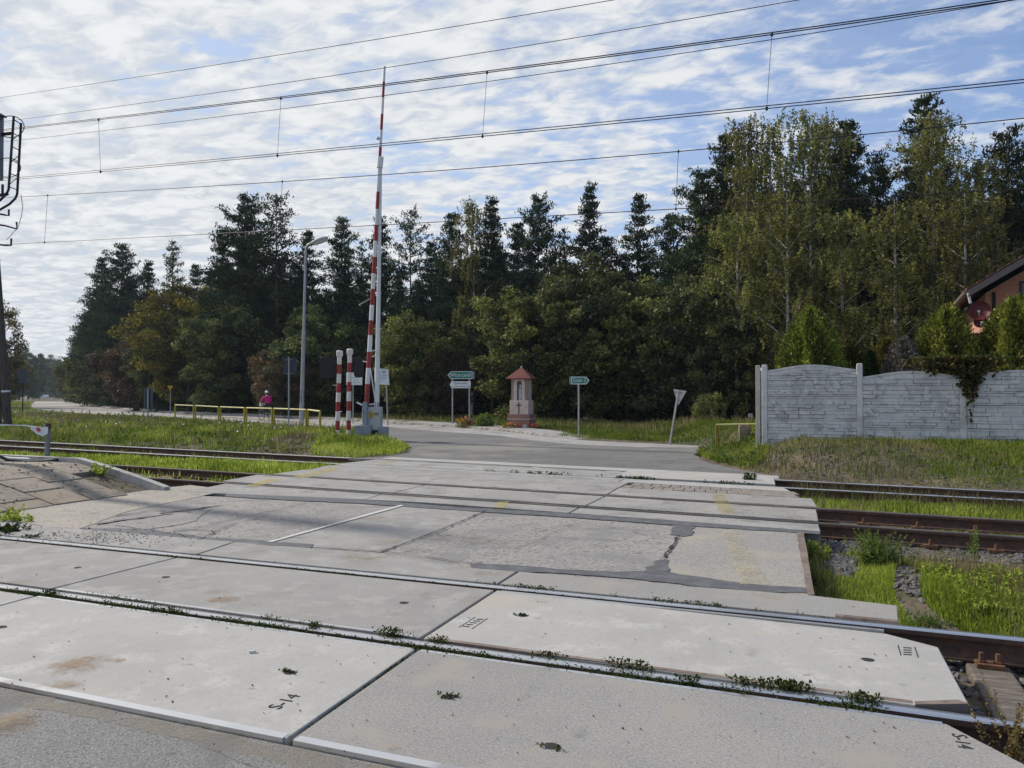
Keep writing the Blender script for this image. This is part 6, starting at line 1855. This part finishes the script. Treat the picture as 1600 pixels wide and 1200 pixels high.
# ------------------------------------------------------------------ cyclist
ZC = 45.0
hd = YAW + R(48)                            # riding away to the left; local +Y is forward
cp = A(416.5, ZC, .004)
bk = thing("bicycle", "dark bicycle ridden away on the far road behind the yellow railing", "bicycle", cp, hd)
def wheel(y):
    b = MB(); n = 26; pts = [(0, y + .335 * math.cos(2 * math.pi * k / n), .35 + .335 * math.sin(2 * math.pi * k / n)) for k in range(n + 1)]
    b.tube(pts, .02, 8, 0, False); w = b.build("tyre", K['rubber'], None, smooth=True)
    b = MB(); pts = [(0, y + .305 * math.cos(2 * math.pi * k / n), .35 + .305 * math.sin(2 * math.pi * k / n)) for k in range(n + 1)]; b.tube(pts, .011, 6, 0, False)
    for k in range(16):
        a = 2 * math.pi * k / 16; b.tube([(0, y, .35), (0, y + .3 * math.cos(a), .35 + .3 * math.sin(a))], .002, 4, 0, False)
    b.tube([(-.05, y, .35), (.05, y, .35)], .02, 8)
    r_o = b.build("wheel", K['galv'], bk); w.parent = r_o
wheel(-.52); wheel(.54)
b = MB(); BB, ST, HT, HB, RA, FA = (0, -.08, .30), (0, -.24, .82), (0, .36, .84), (0, .39, .70), (0, -.52, .35), (0, .54, .35)
for p_, q_ in ((BB, ST), (ST, HT), (BB, HB), (HB, HT)): b.tube([p_, q_], .018, 8)
for s in (-.05, .05):
    b.tube([(s, -.52, .35), (s * .5, BB[1], BB[2])], .009, 6); b.tube([(s, -.52, .35), (s * .4, -.22, .76)], .009, 6); b.tube([(s, .54, .35), (s * .8, .40, .70)], .012, 6)
b.build("frame", K['iron'], bk, smooth=True)
b = MB(); b.tube([HT, (0, .34, 1.02)], .015, 8); b.tube([(-.30, .20, 1.03), (-.2, .30, 1.05), (0, .35, 1.03), (.2, .30, 1.05), (.30, .20, 1.03)], .013, 8); b.build("handlebar", K['galv'], bk, smooth=True)
b = MB(); b.ball((0, -.27, .90), (.10, .14, .045)); b.tube([ST, (0, -.27, .89)], .014, 6); b.build("saddle", K['black'], bk, smooth=True)
b = MB(); b.tube([(.06, -.08, .30), (.06, .06, .20)], .012, 6); b.tube([(-.06, -.08, .30), (-.06, -.22, .40)], .012, 6); b.box((.11, .06, .19), (.10, .08, .025)); b.box((-.11, -.22, .41), (.10, .08, .025)); b.tube([(-.06, -.08, .3), (.06, -.08, .3)], .03, 10); b.build("crank", K['galv_dull'], bk)
b = MB(); b.box((0, -.55, .74), (.13, .36, .015)); b.tube([(.05, -.52, .35), (.06, -.60, .73)], .007, 5); b.tube([(-.05, -.52, .35), (-.06, -.60, .73)], .007, 5); b.build("rack", K['iron'], bk)
b = MB(); b.box((0, .50, .93), (.24, .2, .18)); b.build("front_basket", K['cab'], bk, bevel=.01)


def skin_body(name, verts, edges, m, parent, root=0, sub=2):
    me = bpy.data.meshes.new(name); me.from_pydata([v[0] for v in verts], edges, [])
    o = link(name, me, parent)
    sk = o.modifiers.new("skin", "SKIN"); sk.use_smooth_shade = True
    if not me.skin_vertices: me.skin_vertices.new()
    for i, v in enumerate(verts):
        d = me.skin_vertices[0].data[i]; rr_ = v[1]; d.radius = rr_ if isinstance(rr_, tuple) else (rr_, rr_); d.use_root = (i == root)
    s = o.modifiers.new("sub", "SUBSURF"); s.levels = sub; s.render_levels = sub
    bpy.context.view_layer.update()
    dg = bpy.context.evaluated_depsgraph_get()
    m2 = bpy.data.meshes.new_from_object(o.evaluated_get(dg))
    o.modifiers.clear(); o.data = m2
    m2.materials.clear()
    for q in (m if isinstance(m, list) else [m]): m2.materials.append(q)
    m2.polygons.foreach_set("use_smooth", [True] * len(m2.polygons))
    return o


pr = thing("person", "cyclist in a bright pink jacket and white helmet riding away on the far road", "person", cp, hd)
# joints: pelvis, spine, chest, neck, head / legs / arms with five fingers each
Vb = [((0, -.24, .96), (.15, .12)), ((0, -.19, 1.12), (.135, .105)), ((0, -.10, 1.34), (.16, .11)), ((0, -.045, 1.46), (.055, .06)), ((0, -.02, 1.53), (.06, .065)), ((0, .0, 1.62), (.078, .095)), ((0, .0, 1.70), (.06, .075))]
Eb = [(0, 1), (1, 2), (2, 3), (3, 4), (4, 5), (5, 6)]
def chain(root, pts):
    i = root
    for p in pts: Vb.append(p); Eb.append((i, len(Vb) - 1)); i = len(Vb) - 1
    return i
for s, (kx, ky, kz), (fy, fz) in ((1, (.12, .16, .72), (.05, .27)), (-1, (.12, .12, .88), (-.21, .48))):
    chain(0, [((s * .09, -.20, .93), .10), ((s * kx, ky, kz), .066), ((s * .115, (ky + fy) / 2 - .04, (kz + fz) / 2 + .03), .06), ((s * .11, fy - .03, fz), .042), ((s * .11, fy + .09, fz - .04), .04)])
wr = []
for s in (1, -1):
    w = chain(2, [((s * .17, -.06, 1.38), .066), ((s * .27, .05, 1.20), .047), ((s * .29, .17, 1.08), .034), ((s * .29, .215, 1.065), (.04, .02))])
    for k in range(4):
        fy = .19 + .018 * k; ln = (.8, 1.0, .95, .75)[k]
        chain(w, [((s * (.285 - .008 * k), fy + .045, 1.065), .0095), ((s * (.285 - .008 * k), fy + .065 * ln, 1.040), .0085), ((s * (.283 - .008 * k), fy + .04 * ln, 1.018), .0075)])
    chain(w, [((s * .25, .20, 1.05), .010), ((s * .235, .225, 1.03), .009)])
body = skin_body("body", Vb, Eb, [K['skin'], K['trouser'], K['shoe']], pr)
mi = []
for p_ in body.data.polygons:
    z_ = p_.center.z; ax_ = abs(p_.center.x)
    shoe = (p_.center.x > 0 and z_ < .27) or (p_.center.x < 0 and z_ < .47 and p_.center.y < .0)
    mi.append(2 if shoe else (1 if z_ < 1.06 and p_.center.y < .2 - .25 * (ax_ > .22) * (z_ > 1.0) else 0))
body.data.polygons.foreach_set("material_index", mi)
Vj = [((0, -.24, .97), (.175, .145)), ((0, -.19, 1.12), (.17, .135)), ((0, -.10, 1.34), (.19, .135)), ((0, -.06, 1.44), (.085, .08))]
Ej = [(0, 1), (1, 2), (2, 3)]
Vb2, Eb2 = Vb, Eb; Vb, Eb = Vj, Ej
for s in (1, -1): chain(2, [((s * .175, -.06, 1.375), .088), ((s * .27, .05, 1.20), .064), ((s * .29, .145, 1.10), .048)])
skin_body("jacket", Vb, Eb, K['jacket'], pr)
b = MB(); b.ball((0, -.015, 1.685), (.10, .125, .085), 14); hm = b.build("helmet", K['white'], pr, smooth=True)
b = MB(); b.ball((0, -.045, 1.61), (.082, .075, .085), 12); b.build("hair", K['hair'], pr, smooth=True)
b = MB(); b.ball((0, .105, 1.61), (.014, .02, .02), 8)
for s in (1, -1): b.ball((s * .082, 0, 1.615), (.012, .02, .03), 8)
b.build("face_features", K['skin'], pr, smooth=True)
b = MB()
for s in (1, -1): b.ball((s * .03, .088, 1.635), (.012, .008, .008), 8)
b.box((0, .095, 1.575), (.045, .01, .01)); b.build("eyes_and_mouth", K['hair'], pr)

# distant car on the road
q = A(69, 330); t = thing("parked_car", "tiny white car far down the road", "car", (q.x, q.y, 0.02), YAW)
b = MB(); b.plate([(-.9, .3), (.9, .3), (.92, .8), (.8, .95), (.62, 1.45), (-.62, 1.45), (-.8, .95), (-.92, .8)], -2, 2); b.build("body", K['white'], t, bevel=.1)
b = MB(); b.plate([(-.7, .98), (.7, .98), (.56, 1.38), (-.56, 1.38)], -2.03, -2.005); b.build("rear_window", K['glass'], t)
for x in (-.75, .75):
    for y in (-1.3, 1.3):
        b = MB(); b.lathe([(.32, -.1), (.32, .1)], 14); b.build("wheel", K['rubber'], t, loc=(x, y, .31), rot=(0, R(90), 0))

# ------------------------------------------------------------------ trees
PR = {}
def proto(key, fn, *a, **k):
    if key not in PR: PR[key] = fn(*a, **k)
    return PR[key]


def mesh_h(key): return HT_[key]
HT_ = {}
def reg(key, fn, h, **k):
    PR[key] = fn(h=h, **k); HT_[key] = h


for i, s in enumerate((101, 102, 103, 104)): reg("pine%d" % i, pine, 15.0, seed=s, rad=(3.4, 2.8, 3.9, 3.1)[i], cb=(.10, .16, .06, .22)[i], dens=1.15, top=(.75, .9, .6, .7)[i])
for i, s in enumerate((111, 112)): reg("sparse%d" % i, pine, 15.0, seed=s, rad=(2.2, 2.6)[i], cb=(.30, .38)[i], dens=.85, top=(.8, .45)[i], sparse=(.75, .6)[i])
for i, s in enumerate((121, 122)): reg("rpine%d" % i, pine, 17.0, seed=s, rad=(3.2, 3.7)[i], cb=(.12, .2)[i], dens=1.15, top=(.75, .6)[i], leafm='needle_right')
for i, s in enumerate((131, 132, 133)): reg("birch%d" % i, birch, 17.0, seed=s, rad=(2.7, 3.1, 2.5)[i], strands=(820, 900, 700)[i], cb=(.08, .06, .12)[i], size=.062)
reg("broad0", broadleaf, 8.0, seed=141, rx=3.4, clumps=260, leaves=170, leafm='broad', cb=.02, size=.10)
reg("broad1", broadleaf, 8.0, seed=142, rx=3.0, clumps=240, leaves=170, leafm='broad_dark', cb=.02, size=.10)
reg("broad2", broadleaf, 8.0, seed=143, rx=3.2, clumps=160, leaves=140, leafm='broad_gold', cb=.1)
reg("broad3", broadleaf, 6.0, seed=144, rx=2.6, clumps=120, leaves=140, leafm='broad_orange', cb=.06)
reg("under0", broadleaf, 4.0, seed=145, rx=2.4, clumps=80, leaves=120, leafm='broad_dark', cb=.0, crad=.6)
reg("under1", broadleaf, 4.0, seed=146, rx=2.2, clumps=80, leaves=120, leafm='broad', cb=.0, crad=.6)


def tree(key, name, label, px, topy, Z, wide=1.0, group=None, rz=None, cat="tree", z0=0.0):
    h = zat(topy, Z) - z0
    s = h / HT_[key]
    p = A(px, Z, z0)
    t = thing(name, label, cat, p, random.uniform(0, 6.28) if rz is None else rz, group)
    t.scale = (s * wide, s * wide, s)
    link("trunk", PR[key][0], t); link("crown", PR[key][1], t)
    return t


T = [
 # key, name, label, px, topy, Z, wide
 ("pine2", "pine_tree", "dark spreading pine at the left end of the wood over the far road", 136, 492, 112, 1.0),
 ("pine0", "pine_tree", "dark pine with the leftmost jagged top of the wood", 158, 405, 96, 1.0),
 ("pine2", "pine_tree", "broad dark pine, the tallest of the left group of the wood", 192, 379, 88, 1.0),
 ("pine1", "pine_tree", "dark pine between the left group and the thin lone top", 232, 408, 84, 1.0),
 ("sparse0", "pine_tree", "thin lone pine top standing clear above the gold leaved tree", 268, 371, 82, .95),
 ("pine3", "pine_tree", "small dark pine top right of the thin lone top", 306, 414, 76, .9),
 ("pine1", "pine_tree", "dark pine on the left shoulder of the massive pine", 348, 356, 64, 1.0),
 ("pine2", "pine_tree", "massive dark pine, the tallest one left of the street lamp", 387, 300, 62, 1.0),
 ("sparse1", "pine_tree", "slender pine with see-through branches right beside the massive pine", 431, 306, 60, 1.0),
 ("pine3", "pine_tree", "dark pine whose top stands just left of the lamp head", 484, 362, 62, .95),
 ("pine0", "pine_tree", "pine with a pointed top just right of the lamp head", 535, 343, 62, .95),
 ("sparse0", "pine_tree", "sparse pale pine left of the raised boom", 564, 372, 66, .8),
 ("pine1", "pine_tree", "dark pine straight behind the raised boom", 592, 338, 64, .95),
 ("sparse1", "pine_tree", "thin pine just right of the raised boom", 640, 330, 62, .9),
 ("pine3", "pine_tree", "lower dark pine right of the thin pine by the boom", 672, 378, 62, .95),
 ("pine0", "pine_tree", "dark pine on the left flank of the bushy top above the arrow signs", 703, 336, 58, .95),
 ("birch0", "birch_tree", "bushy birch top between pines above the Wilcze Laski sign", 737, 309, 56, .9),
 ("pine1", "pine_tree", "pine with a clear pointed top right of the bushy birch", 770, 309, 56, .95),
 ("pine3", "pine_tree", "dark rounded pine whose top stands above the shrine's left side", 812, 350, 56, .9),
 ("pine2", "pine_tree", "pine leaning slightly right with a dense top above the shrine", 842, 300, 54, .8),
 ("sparse0", "pine_tree", "small pale pine in the gap right above the shrine", 882, 352, 54, .85),
 ("pine1", "pine_tree", "pine with the clear stepped top right of the shrine", 924, 287, 52, .9),
 ("pine0", "pine_tree", "lower pine filling in behind the stepped top pine", 952, 372, 54, .95),
 ("pine3", "pine_tree", "pine top above the Dziki sign, left of the tall right wood", 1002, 304, 52, .9),
 ("pine0", "pine_tree", "lower pine between the tall right wood and its left neighbour", 1046, 338, 50, 1.0),
 ("rpine1", "pine_tree", "dark pine at the left edge of the tall right wood", 1098, 262, 47, 1.0),
 ("rpine0", "pine_tree", "tall dark pine left of the first birch of the right wood", 1134, 204, 46, 1.0),
 ("birch0", "birch_tree", "first birch of the right wood with a domed olive top", 1168, 180, 44, 1.0),
 ("birch2", "birch_tree", "slender white trunked birch left of the central sky gap", 1205, 183, 43, .95),
 ("birch1", "birch_tree", "tall birch in the middle of the right wood, pale trunk showing", 1266, 168, 42, 1.0),
 ("birch2", "birch_tree", "birch with a feathery top just left of the dark pine", 1296, 172, 44, .9),
 ("rpine0", "pine_tree", "dark pine between the two tall birches of the right wood", 1322, 182, 43, .95),
 ("rpine1", "pine_tree", "lower dark pine left of the tallest tree of the right wood", 1374, 236, 44, .85),
 ("rpine0", "pine_tree", "tallest pine of the right wood with its tip across the wires", 1452, 142, 42, .95),
 ("birch1", "birch_tree", "birch wrapped round the front of the tallest pine", 1462, 176, 39, 1.0),
 ("birch0", "birch_tree", "olive birch right of the tallest pine, below the wires", 1532, 240, 38, 1.2),
 ("rpine1", "pine_tree", "dark layered pine near the right picture edge above the house", 1577, 198, 40, .9),
 ("rpine0", "pine_tree", "dark pine cut by the right picture edge above the house", 1618, 212, 38, .95),
 ("birch2", "birch_tree", "low olive birch crown behind the house roof", 1510, 300, 36, 1.4),
 ("birch1", "birch_tree", "low olive birch crown behind the left panel of the wall", 1230, 300, 36, 1.4),
 ("birch0", "birch_tree", "hanging olive birch crown left of the wall corner", 1150, 330, 38, 1.4),
 ("birch2", "birch_tree", "low birch crown above the purple bush", 1400, 310, 36, 1.5),
 ("birch0", "birch_tree", "low birch crown straight above the left thuja", 1315, 330, 35, 1.5),
 ("broad2", "broadleaf_tree", "gold and olive leaved tree in front of the left pines", 296, 436, 66, 1.0),
 ("broad1", "broadleaf_tree", "dark green leafy tree below the massive pine", 360, 470, 60, 1.0),
 ("broad3", "broadleaf_tree", "orange tipped leafy tree hanging towards the far road", 215, 520, 74, 1.15),
 ("broad1", "broadleaf_tree", "dark leafy tree right of the orange tipped one", 262, 500, 70, 1.0),
 ("broad3", "broadleaf_tree", "rusty brown small tree behind the back of the blue sign", 442, 545, 52, 1.1),
 ("broad1", "broadleaf_tree", "dark leafy tree behind the street lamp", 495, 480, 54, 1.1),
 ("broad0", "broadleaf_tree", "rounded olive tree between the barrier and the arrow signs", 655, 488, 47, 1.0),
 ("broad3", "broadleaf_tree", "small brownish tree right of the rounded olive tree", 705, 540, 46, .9),
 ("broad0", "broadleaf_tree", "big olive tree with sunlit leaves directly behind the shrine", 838, 448, 42, 1.05),
 ("broad1", "broadleaf_tree", "big dark leafy tree between the shrine and the Dziki sign", 905, 402, 43, 1.0),
 ("broad0", "broadleaf_tree", "wide dark olive tree behind the Dziki sign", 985, 425, 42, 1.05),
 ("broad1", "broadleaf_tree", "dark leafy tree behind the leaning give way sign", 1065, 440, 40, 1.05),
 ("broad1", "broadleaf_tree", "dark leafy tree between the mesh panel and the tall right wood", 1128, 470, 38, .9),
 ("broad2", "broadleaf_tree", "yellow green roadside tree at the far end of the wood", 112, 572, 165, 1.0),
 ("under1", "broadleaf_tree", "low green roadside tree beside the yellow green one", 132, 592, 140, 1.4),
 ("broad2", "broadleaf_tree", "big golden brown tree at the left picture edge beyond the wooden pole", -22, 466, 92, .8),
 ("broad2", "broadleaf_tree", "lower brownish tree behind the big golden one at the left picture edge", 8, 560, 120, .9),
]
for k_ in T: tree(*k_)
# hazy trees along the far road
for (px, ty, Z, lb) in ((44, 545, 260, "hazy blue tree left of the far road"), (30, 560, 220, "hazy lower tree by the sign on the far road's left"), (78, 556, 420, "hazy blue tree closing the far road"), (96, 566, 380, "hazy tree right of the far road's end"), (60, 585, 520, "faint bluish tree in the gap of the far road"), (98, 560, 300, "dim tree where the wood meets the far road's end"), (52, 575, 340, "faint tree left of the gap at the far road's end")):
    tree("broad1", "broadleaf_tree", lb, px, ty, Z, .95)
for i, (px, ty, Z) in enumerate(((158, 530, 104), (190, 560, 90), (120, 590, 150))):
    tree("under0", "roadside_shrub", ("dark shrub under the leftmost pines of the wood", "dark shrub left of the tall narrow sign plate", "small dark shrub far along the road")[i], px, ty, Z, .9, cat="shrub")
# the wood behind: rank upon rank
sky = [(100, 590), (150, 430), (190, 420), (240, 440), (300, 450), (345, 420), (385, 360), (440, 400), (500, 420), (560, 430), (600, 410), (650, 430), (700, 400), (740, 370), (770, 370), (810, 410), (842, 380), (885, 420), (924, 390), (950, 410), (1000, 390), (1046, 400), (1100, 330), (1150, 260), (1220, 280), (1266, 250), (1322, 260), (1375, 300), (1450, 240), (1530, 300), (1580, 280), (1700, 280)]
def skyline(px):
    for (a, ya), (c, yc) in zip(sky, sky[1:]):
        if a <= px <= c: return ya + (yc - ya) * (px - a) / (c - a)
    return 420
rr = random.Random(77)
fillers = []
for row in range(5):
    px = 112 + rr.uniform(0, 20)
    while px < 1720:
        Zr = float(np.interp(px, [112, 200, 300, 400, 500, 650, 800, 950, 1100, 1300, 1700], [150, 96, 84, 68, 66, 66, 60, 56, 50, 48, 46])) + row * 6 + rr.uniform(-2, 3)
        ty = skyline(px) + rr.uniform(8, 60) + (40 if row > 2 else 0)
        fillers.append((px, ty, Zr)); px += rr.uniform(26, 46) * 50 / Zr * 1.35
for (px, ty, Z) in fillers:
    right = px > 1090
    key = rr.choice(["pine0", "pine1", "pine3", "pine2", "pine0"]) if not right else rr.choice(["rpine0", "rpine1", "birch1", "pine2"])
    if key.startswith("birch"): tree(key, "birch_tree", "birch half hidden deep in the tall right wood", px, ty, Z, 1.0, "trees deep in the right wood")
    elif right: tree(key, "pine_tree", "dark pine half hidden deep in the tall right wood", px, ty, Z, 1.0, "trees deep in the right wood")
    else: tree(key, "pine_tree", "dark pine half hidden behind the front row of the left wood", px, ty, Z, 1.0, "trees deep in the left wood")
for row in range(2):
    for k in range(46):
        px = 235 + k * 33 + rr.uniform(-12, 12)
        Zr = float(np.interp(px, [112, 200, 400, 650, 950, 1300, 1700], [190, 140, 105, 100, 92, 84, 80])) + row * 10
        fillers.append((px, 0, Zr))
        tree("under0" if k % 2 else "under1", "broadleaf_tree", "low leafy tree hidden in the depth of the wood", px, 560 - 12 * row, Zr, 1.6, "low trees in the depth of the wood")
# thick undergrowth closing the foot of the wood
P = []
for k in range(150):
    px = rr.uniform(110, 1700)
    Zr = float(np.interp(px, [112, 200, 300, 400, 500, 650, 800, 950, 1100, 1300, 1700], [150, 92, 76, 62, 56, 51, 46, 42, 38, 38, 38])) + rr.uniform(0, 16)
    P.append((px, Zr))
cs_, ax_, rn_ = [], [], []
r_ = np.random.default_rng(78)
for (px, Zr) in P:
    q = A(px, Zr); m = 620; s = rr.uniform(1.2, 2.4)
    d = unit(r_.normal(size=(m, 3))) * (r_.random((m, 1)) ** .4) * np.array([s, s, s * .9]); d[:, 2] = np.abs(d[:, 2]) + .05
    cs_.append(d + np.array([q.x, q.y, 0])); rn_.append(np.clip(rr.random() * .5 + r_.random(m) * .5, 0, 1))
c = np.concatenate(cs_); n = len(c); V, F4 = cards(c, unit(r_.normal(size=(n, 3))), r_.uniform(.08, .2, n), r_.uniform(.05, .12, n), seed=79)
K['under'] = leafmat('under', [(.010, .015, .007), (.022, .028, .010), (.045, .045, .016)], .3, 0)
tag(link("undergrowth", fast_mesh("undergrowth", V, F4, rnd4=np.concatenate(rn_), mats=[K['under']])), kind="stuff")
tree("under1", "young_tree", "bright green young tree in the dark gap left of the wall corner", 1105, 612, 33, .8)

# ---- garden behind the wall
def gbush(name, label, px, topy, Z, h0, seed, rx, n, leafm, size, lump=.25, power=1.0, ragged=.12, cat="shrub"):
    z0 = .3; h = zat(topy, Z) - z0
    me1, me2 = conifer_bush(seed, h, rx, n, leafm, size, lump, power, ragged)
    t = thing(name, label, cat, A(px, Z, z0), 0); link("trunk", me1, t); link("crown", me2, t); return t
gbush("thuja_bush", "bright green feathery thuja above the left panel of the wall", 1268, 488, 21.0, 0, 201, 1.05, 40000, 'thuja', .052, .3)
gbush("thuja_bush", "tall green thuja above the third wall post, left of the satellite dishes", 1482, 484, 18.6 + 1.2, 0, 202, 1.0, 40000, 'thuja', .052, .3)
gbush("thuja_bush", "green thuja below the gable window, at the right picture edge", 1590, 470, 19.0, 0, 203, 1.15, 40000, 'thuja', .052, .3)
gbush("thuja_bush", "lower green thuja between the two taller ones by the house", 1535, 548, 19.4, 0, 204, .75, 20000, 'thuja', .05, .3)
gbush("dwarf_conifer", "small dark green cone shaped conifer peeping over the wall", 1360, 550, 19.6, 0, 205, .55, 8000, 'dark_cone', .05, .06, .8, .04)
gbush("hedge_bush", "yellowing hedge bush right of the left thuja", 1325, 535, 21.5, 0, 206, .8, 9000, 'hedge', .07, .25)
gbush("hedge_bush", "reddish yellow hedge bush behind the dark cone conifer", 1385, 536, 22.0, 0, 207, .8, 9000, 'hedge', .07, .25)
gbush("purple_bush", "rounded purple grey small leaved bush above the second wall panel", 1413, 527, 19.8, 0, 208, .75, 9000, 'greyleaf', .045, .15, 1.0, .05)
# ivy over the wall
r_ = np.random.default_rng(209); m = 3800
x = r_.normal(2.6, .33, m); z = 2.30 - np.abs(r_.normal(0, .36, m)) * np.clip(.30 + .9 * np.exp(-((x - 2.85) / .17) ** 2), .15, 1.2) * 1.15 + .05
y = 18.95 - .06 - np.abs(r_.normal(0, .09, m)) + np.where(z > 2.02, r_.uniform(-.1, .7, m), 0)
V, F4 = cards(np.stack([x, y, z], 1), unit(r_.normal(size=(m, 3))), r_.uniform(.03, .07, m), r_.uniform(.02, .045, m), seed=210)
tag(link("ivy", fast_mesh("ivy", V, F4, rnd4=r_.random(m), mats=[K['ivy']])), "ivy trailing over the third post of the concrete wall", "ivy")
# ------------------------------------------------------------------ light
SUN_AZ, SUN_EL = R(82), R(36)               # to the left of +Y, above the horizon
sd = Vector((-math.sin(SUN_AZ) * math.cos(SUN_EL), math.cos(SUN_AZ) * math.cos(SUN_EL), math.sin(SUN_EL)))
sl = bpy.data.lights.new("sun", 'SUN'); sl.energy = 4.0; sl.angle = R(3.0); sl.color = (1.0, .94, .86)
so = bpy.data.objects.new("sun", sl); C.objects.link(so)
so.rotation_euler = sd.to_track_quat('Z', 'Y').to_euler()
w = bpy.data.worlds.new("World"); bpy.context.scene.world = w; w.use_nodes = True
nt = w.node_tree; L = nt.links; bg = nt.nodes["Background"]
st = nt.nodes.new("ShaderNodeTexSky"); st.sky_type = 'NISHITA'; st.sun_disc = False
st.sun_elevation = SUN_EL; st.sun_rotation = -SUN_AZ
st.air_density = 1.0; st.dust_density = .6; st.ozone_density = 2.0
gen = nt.nodes.new("ShaderNodeTexCoord").outputs["Generated"]
sep = nt.nodes.new("ShaderNodeSeparateXYZ"); L.new(gen, sep.inputs[0])
zc = _math(nt, 'ADD', _math(nt, 'MAXIMUM', sep.outputs[2], 0.0), .10)
cx = nt.nodes.new("ShaderNodeCombineXYZ")
L.new(_math(nt, 'DIVIDE', sep.outputs[0], zc), cx.inputs[0]); L.new(_math(nt, 'DIVIDE', sep.outputs[1], zc), cx.inputs[1])
mp = nt.nodes.new("ShaderNodeMapping"); mp.inputs["Rotation"].default_value = (0, 0, R(-12)); mp.inputs["Scale"].default_value = (1.0, 1.45, 1); L.new(cx.outputs[0], mp.inputs[0])
n1 = _noise(nt, mp.outputs[0], 4.2, 9, .58, .3)
n2 = _noise(nt, mp.outputs[0], .7, 3, .5)
n3 = _noise(nt, mp.outputs[0], 9.5, 7, .58, .5)
# more blue towards the upper right of the scene (+x), whiter towards the sun
cover = _math(nt, 'ADD', _math(nt, 'ADD', _math(nt, 'MULTIPLY', n1, .60), _math(nt, 'MULTIPLY', n3, .34)), _math(nt, 'MULTIPLY', n2, .30))
cover = _math(nt, 'SUBTRACT', cover, _math(nt, 'MULTIPLY', _math(nt, 'ADD', sep.outputs[0], .20), .25))
a = _ramp(nt, cover, .41, .72)
hz = _ramp(nt, sep.outputs[2], .30, .02)
a = _math(nt, 'MAXIMUM', a, _math(nt, 'MULTIPLY', hz, .9))
a = _math(nt, 'MAXIMUM', a, _math(nt, 'MINIMUM', _math(nt, 'MAXIMUM', _math(nt, 'SUBTRACT', .30, _math(nt, 'MULTIPLY', sep.outputs[0], .55)), .08), .62))
sunv = nt.nodes.new("ShaderNodeVectorMath"); sunv.operation = 'DOT_PRODUCT'; L.new(gen, sunv.inputs[0]); sunv.inputs[1].default_value = sd
glow = _math(nt, 'MULTIPLY', _math(nt, 'MAXIMUM', sunv.outputs["Value"], 0.0), .14)
shade = _ramp(nt, _math(nt, 'ADD', _math(nt, 'MULTIPLY', n1, .5), _math(nt, 'MULTIPLY', n3, .5)), .40, .60)
cl = _mix(nt, shade, (.53, .575, .635), (.77, .785, .80))
blue = nt.nodes.new("ShaderNodeMix"); blue.data_type = 'RGBA'; blue.blend_type = 'MULTIPLY'; blue.inputs[0].default_value = 1.0
L.new(st.outputs[0], blue.inputs[6]); blue.inputs[7].default_value = (.115, .135, .165, 1)
col = _mix(nt, a, blue.outputs[2], cl)
br = nt.nodes.new("ShaderNodeVectorMath"); br.operation = 'SCALE'; L.new(col, br.inputs[0]); L.new(_math(nt, 'ADD', glow, .92), br.inputs["Scale"])
L.new(br.outputs[0], bg.inputs[0]); bg.inputs[1].default_value = 1.0

sc = bpy.context.scene
sc.view_settings.view_transform = 'Standard'
sc.view_settings.look = 'None'
sc.view_settings.exposure = 0.13
sc.view_settings.gamma = 1.0
sc.cycles.max_bounces = 6
sc.cycles.transparent_max_bounces = 16
sc.cycles.use_denoising = True

# ------------------------------------------------------------------ the air between here and the far trees
hb = MB(); hb.box((0, 600, 19.0), (3400, 2600, 41.0))
hm = bpy.data.materials.new("haze"); hm.use_nodes = True; hn = hm.node_tree; hn.nodes.clear()
pv = hn.nodes.new("ShaderNodeVolumePrincipled"); pv.inputs["Color"].default_value = (.74, .87, 1.0, 1)
pv.inputs["Density"].default_value = .00022; pv.inputs["Anisotropy"].default_value = .2
ho_ = hn.nodes.new("ShaderNodeOutputMaterial"); hn.links.new(pv.outputs[0], ho_.inputs["Volume"])
tag(hb.build("haze", hm), kind="stuff")
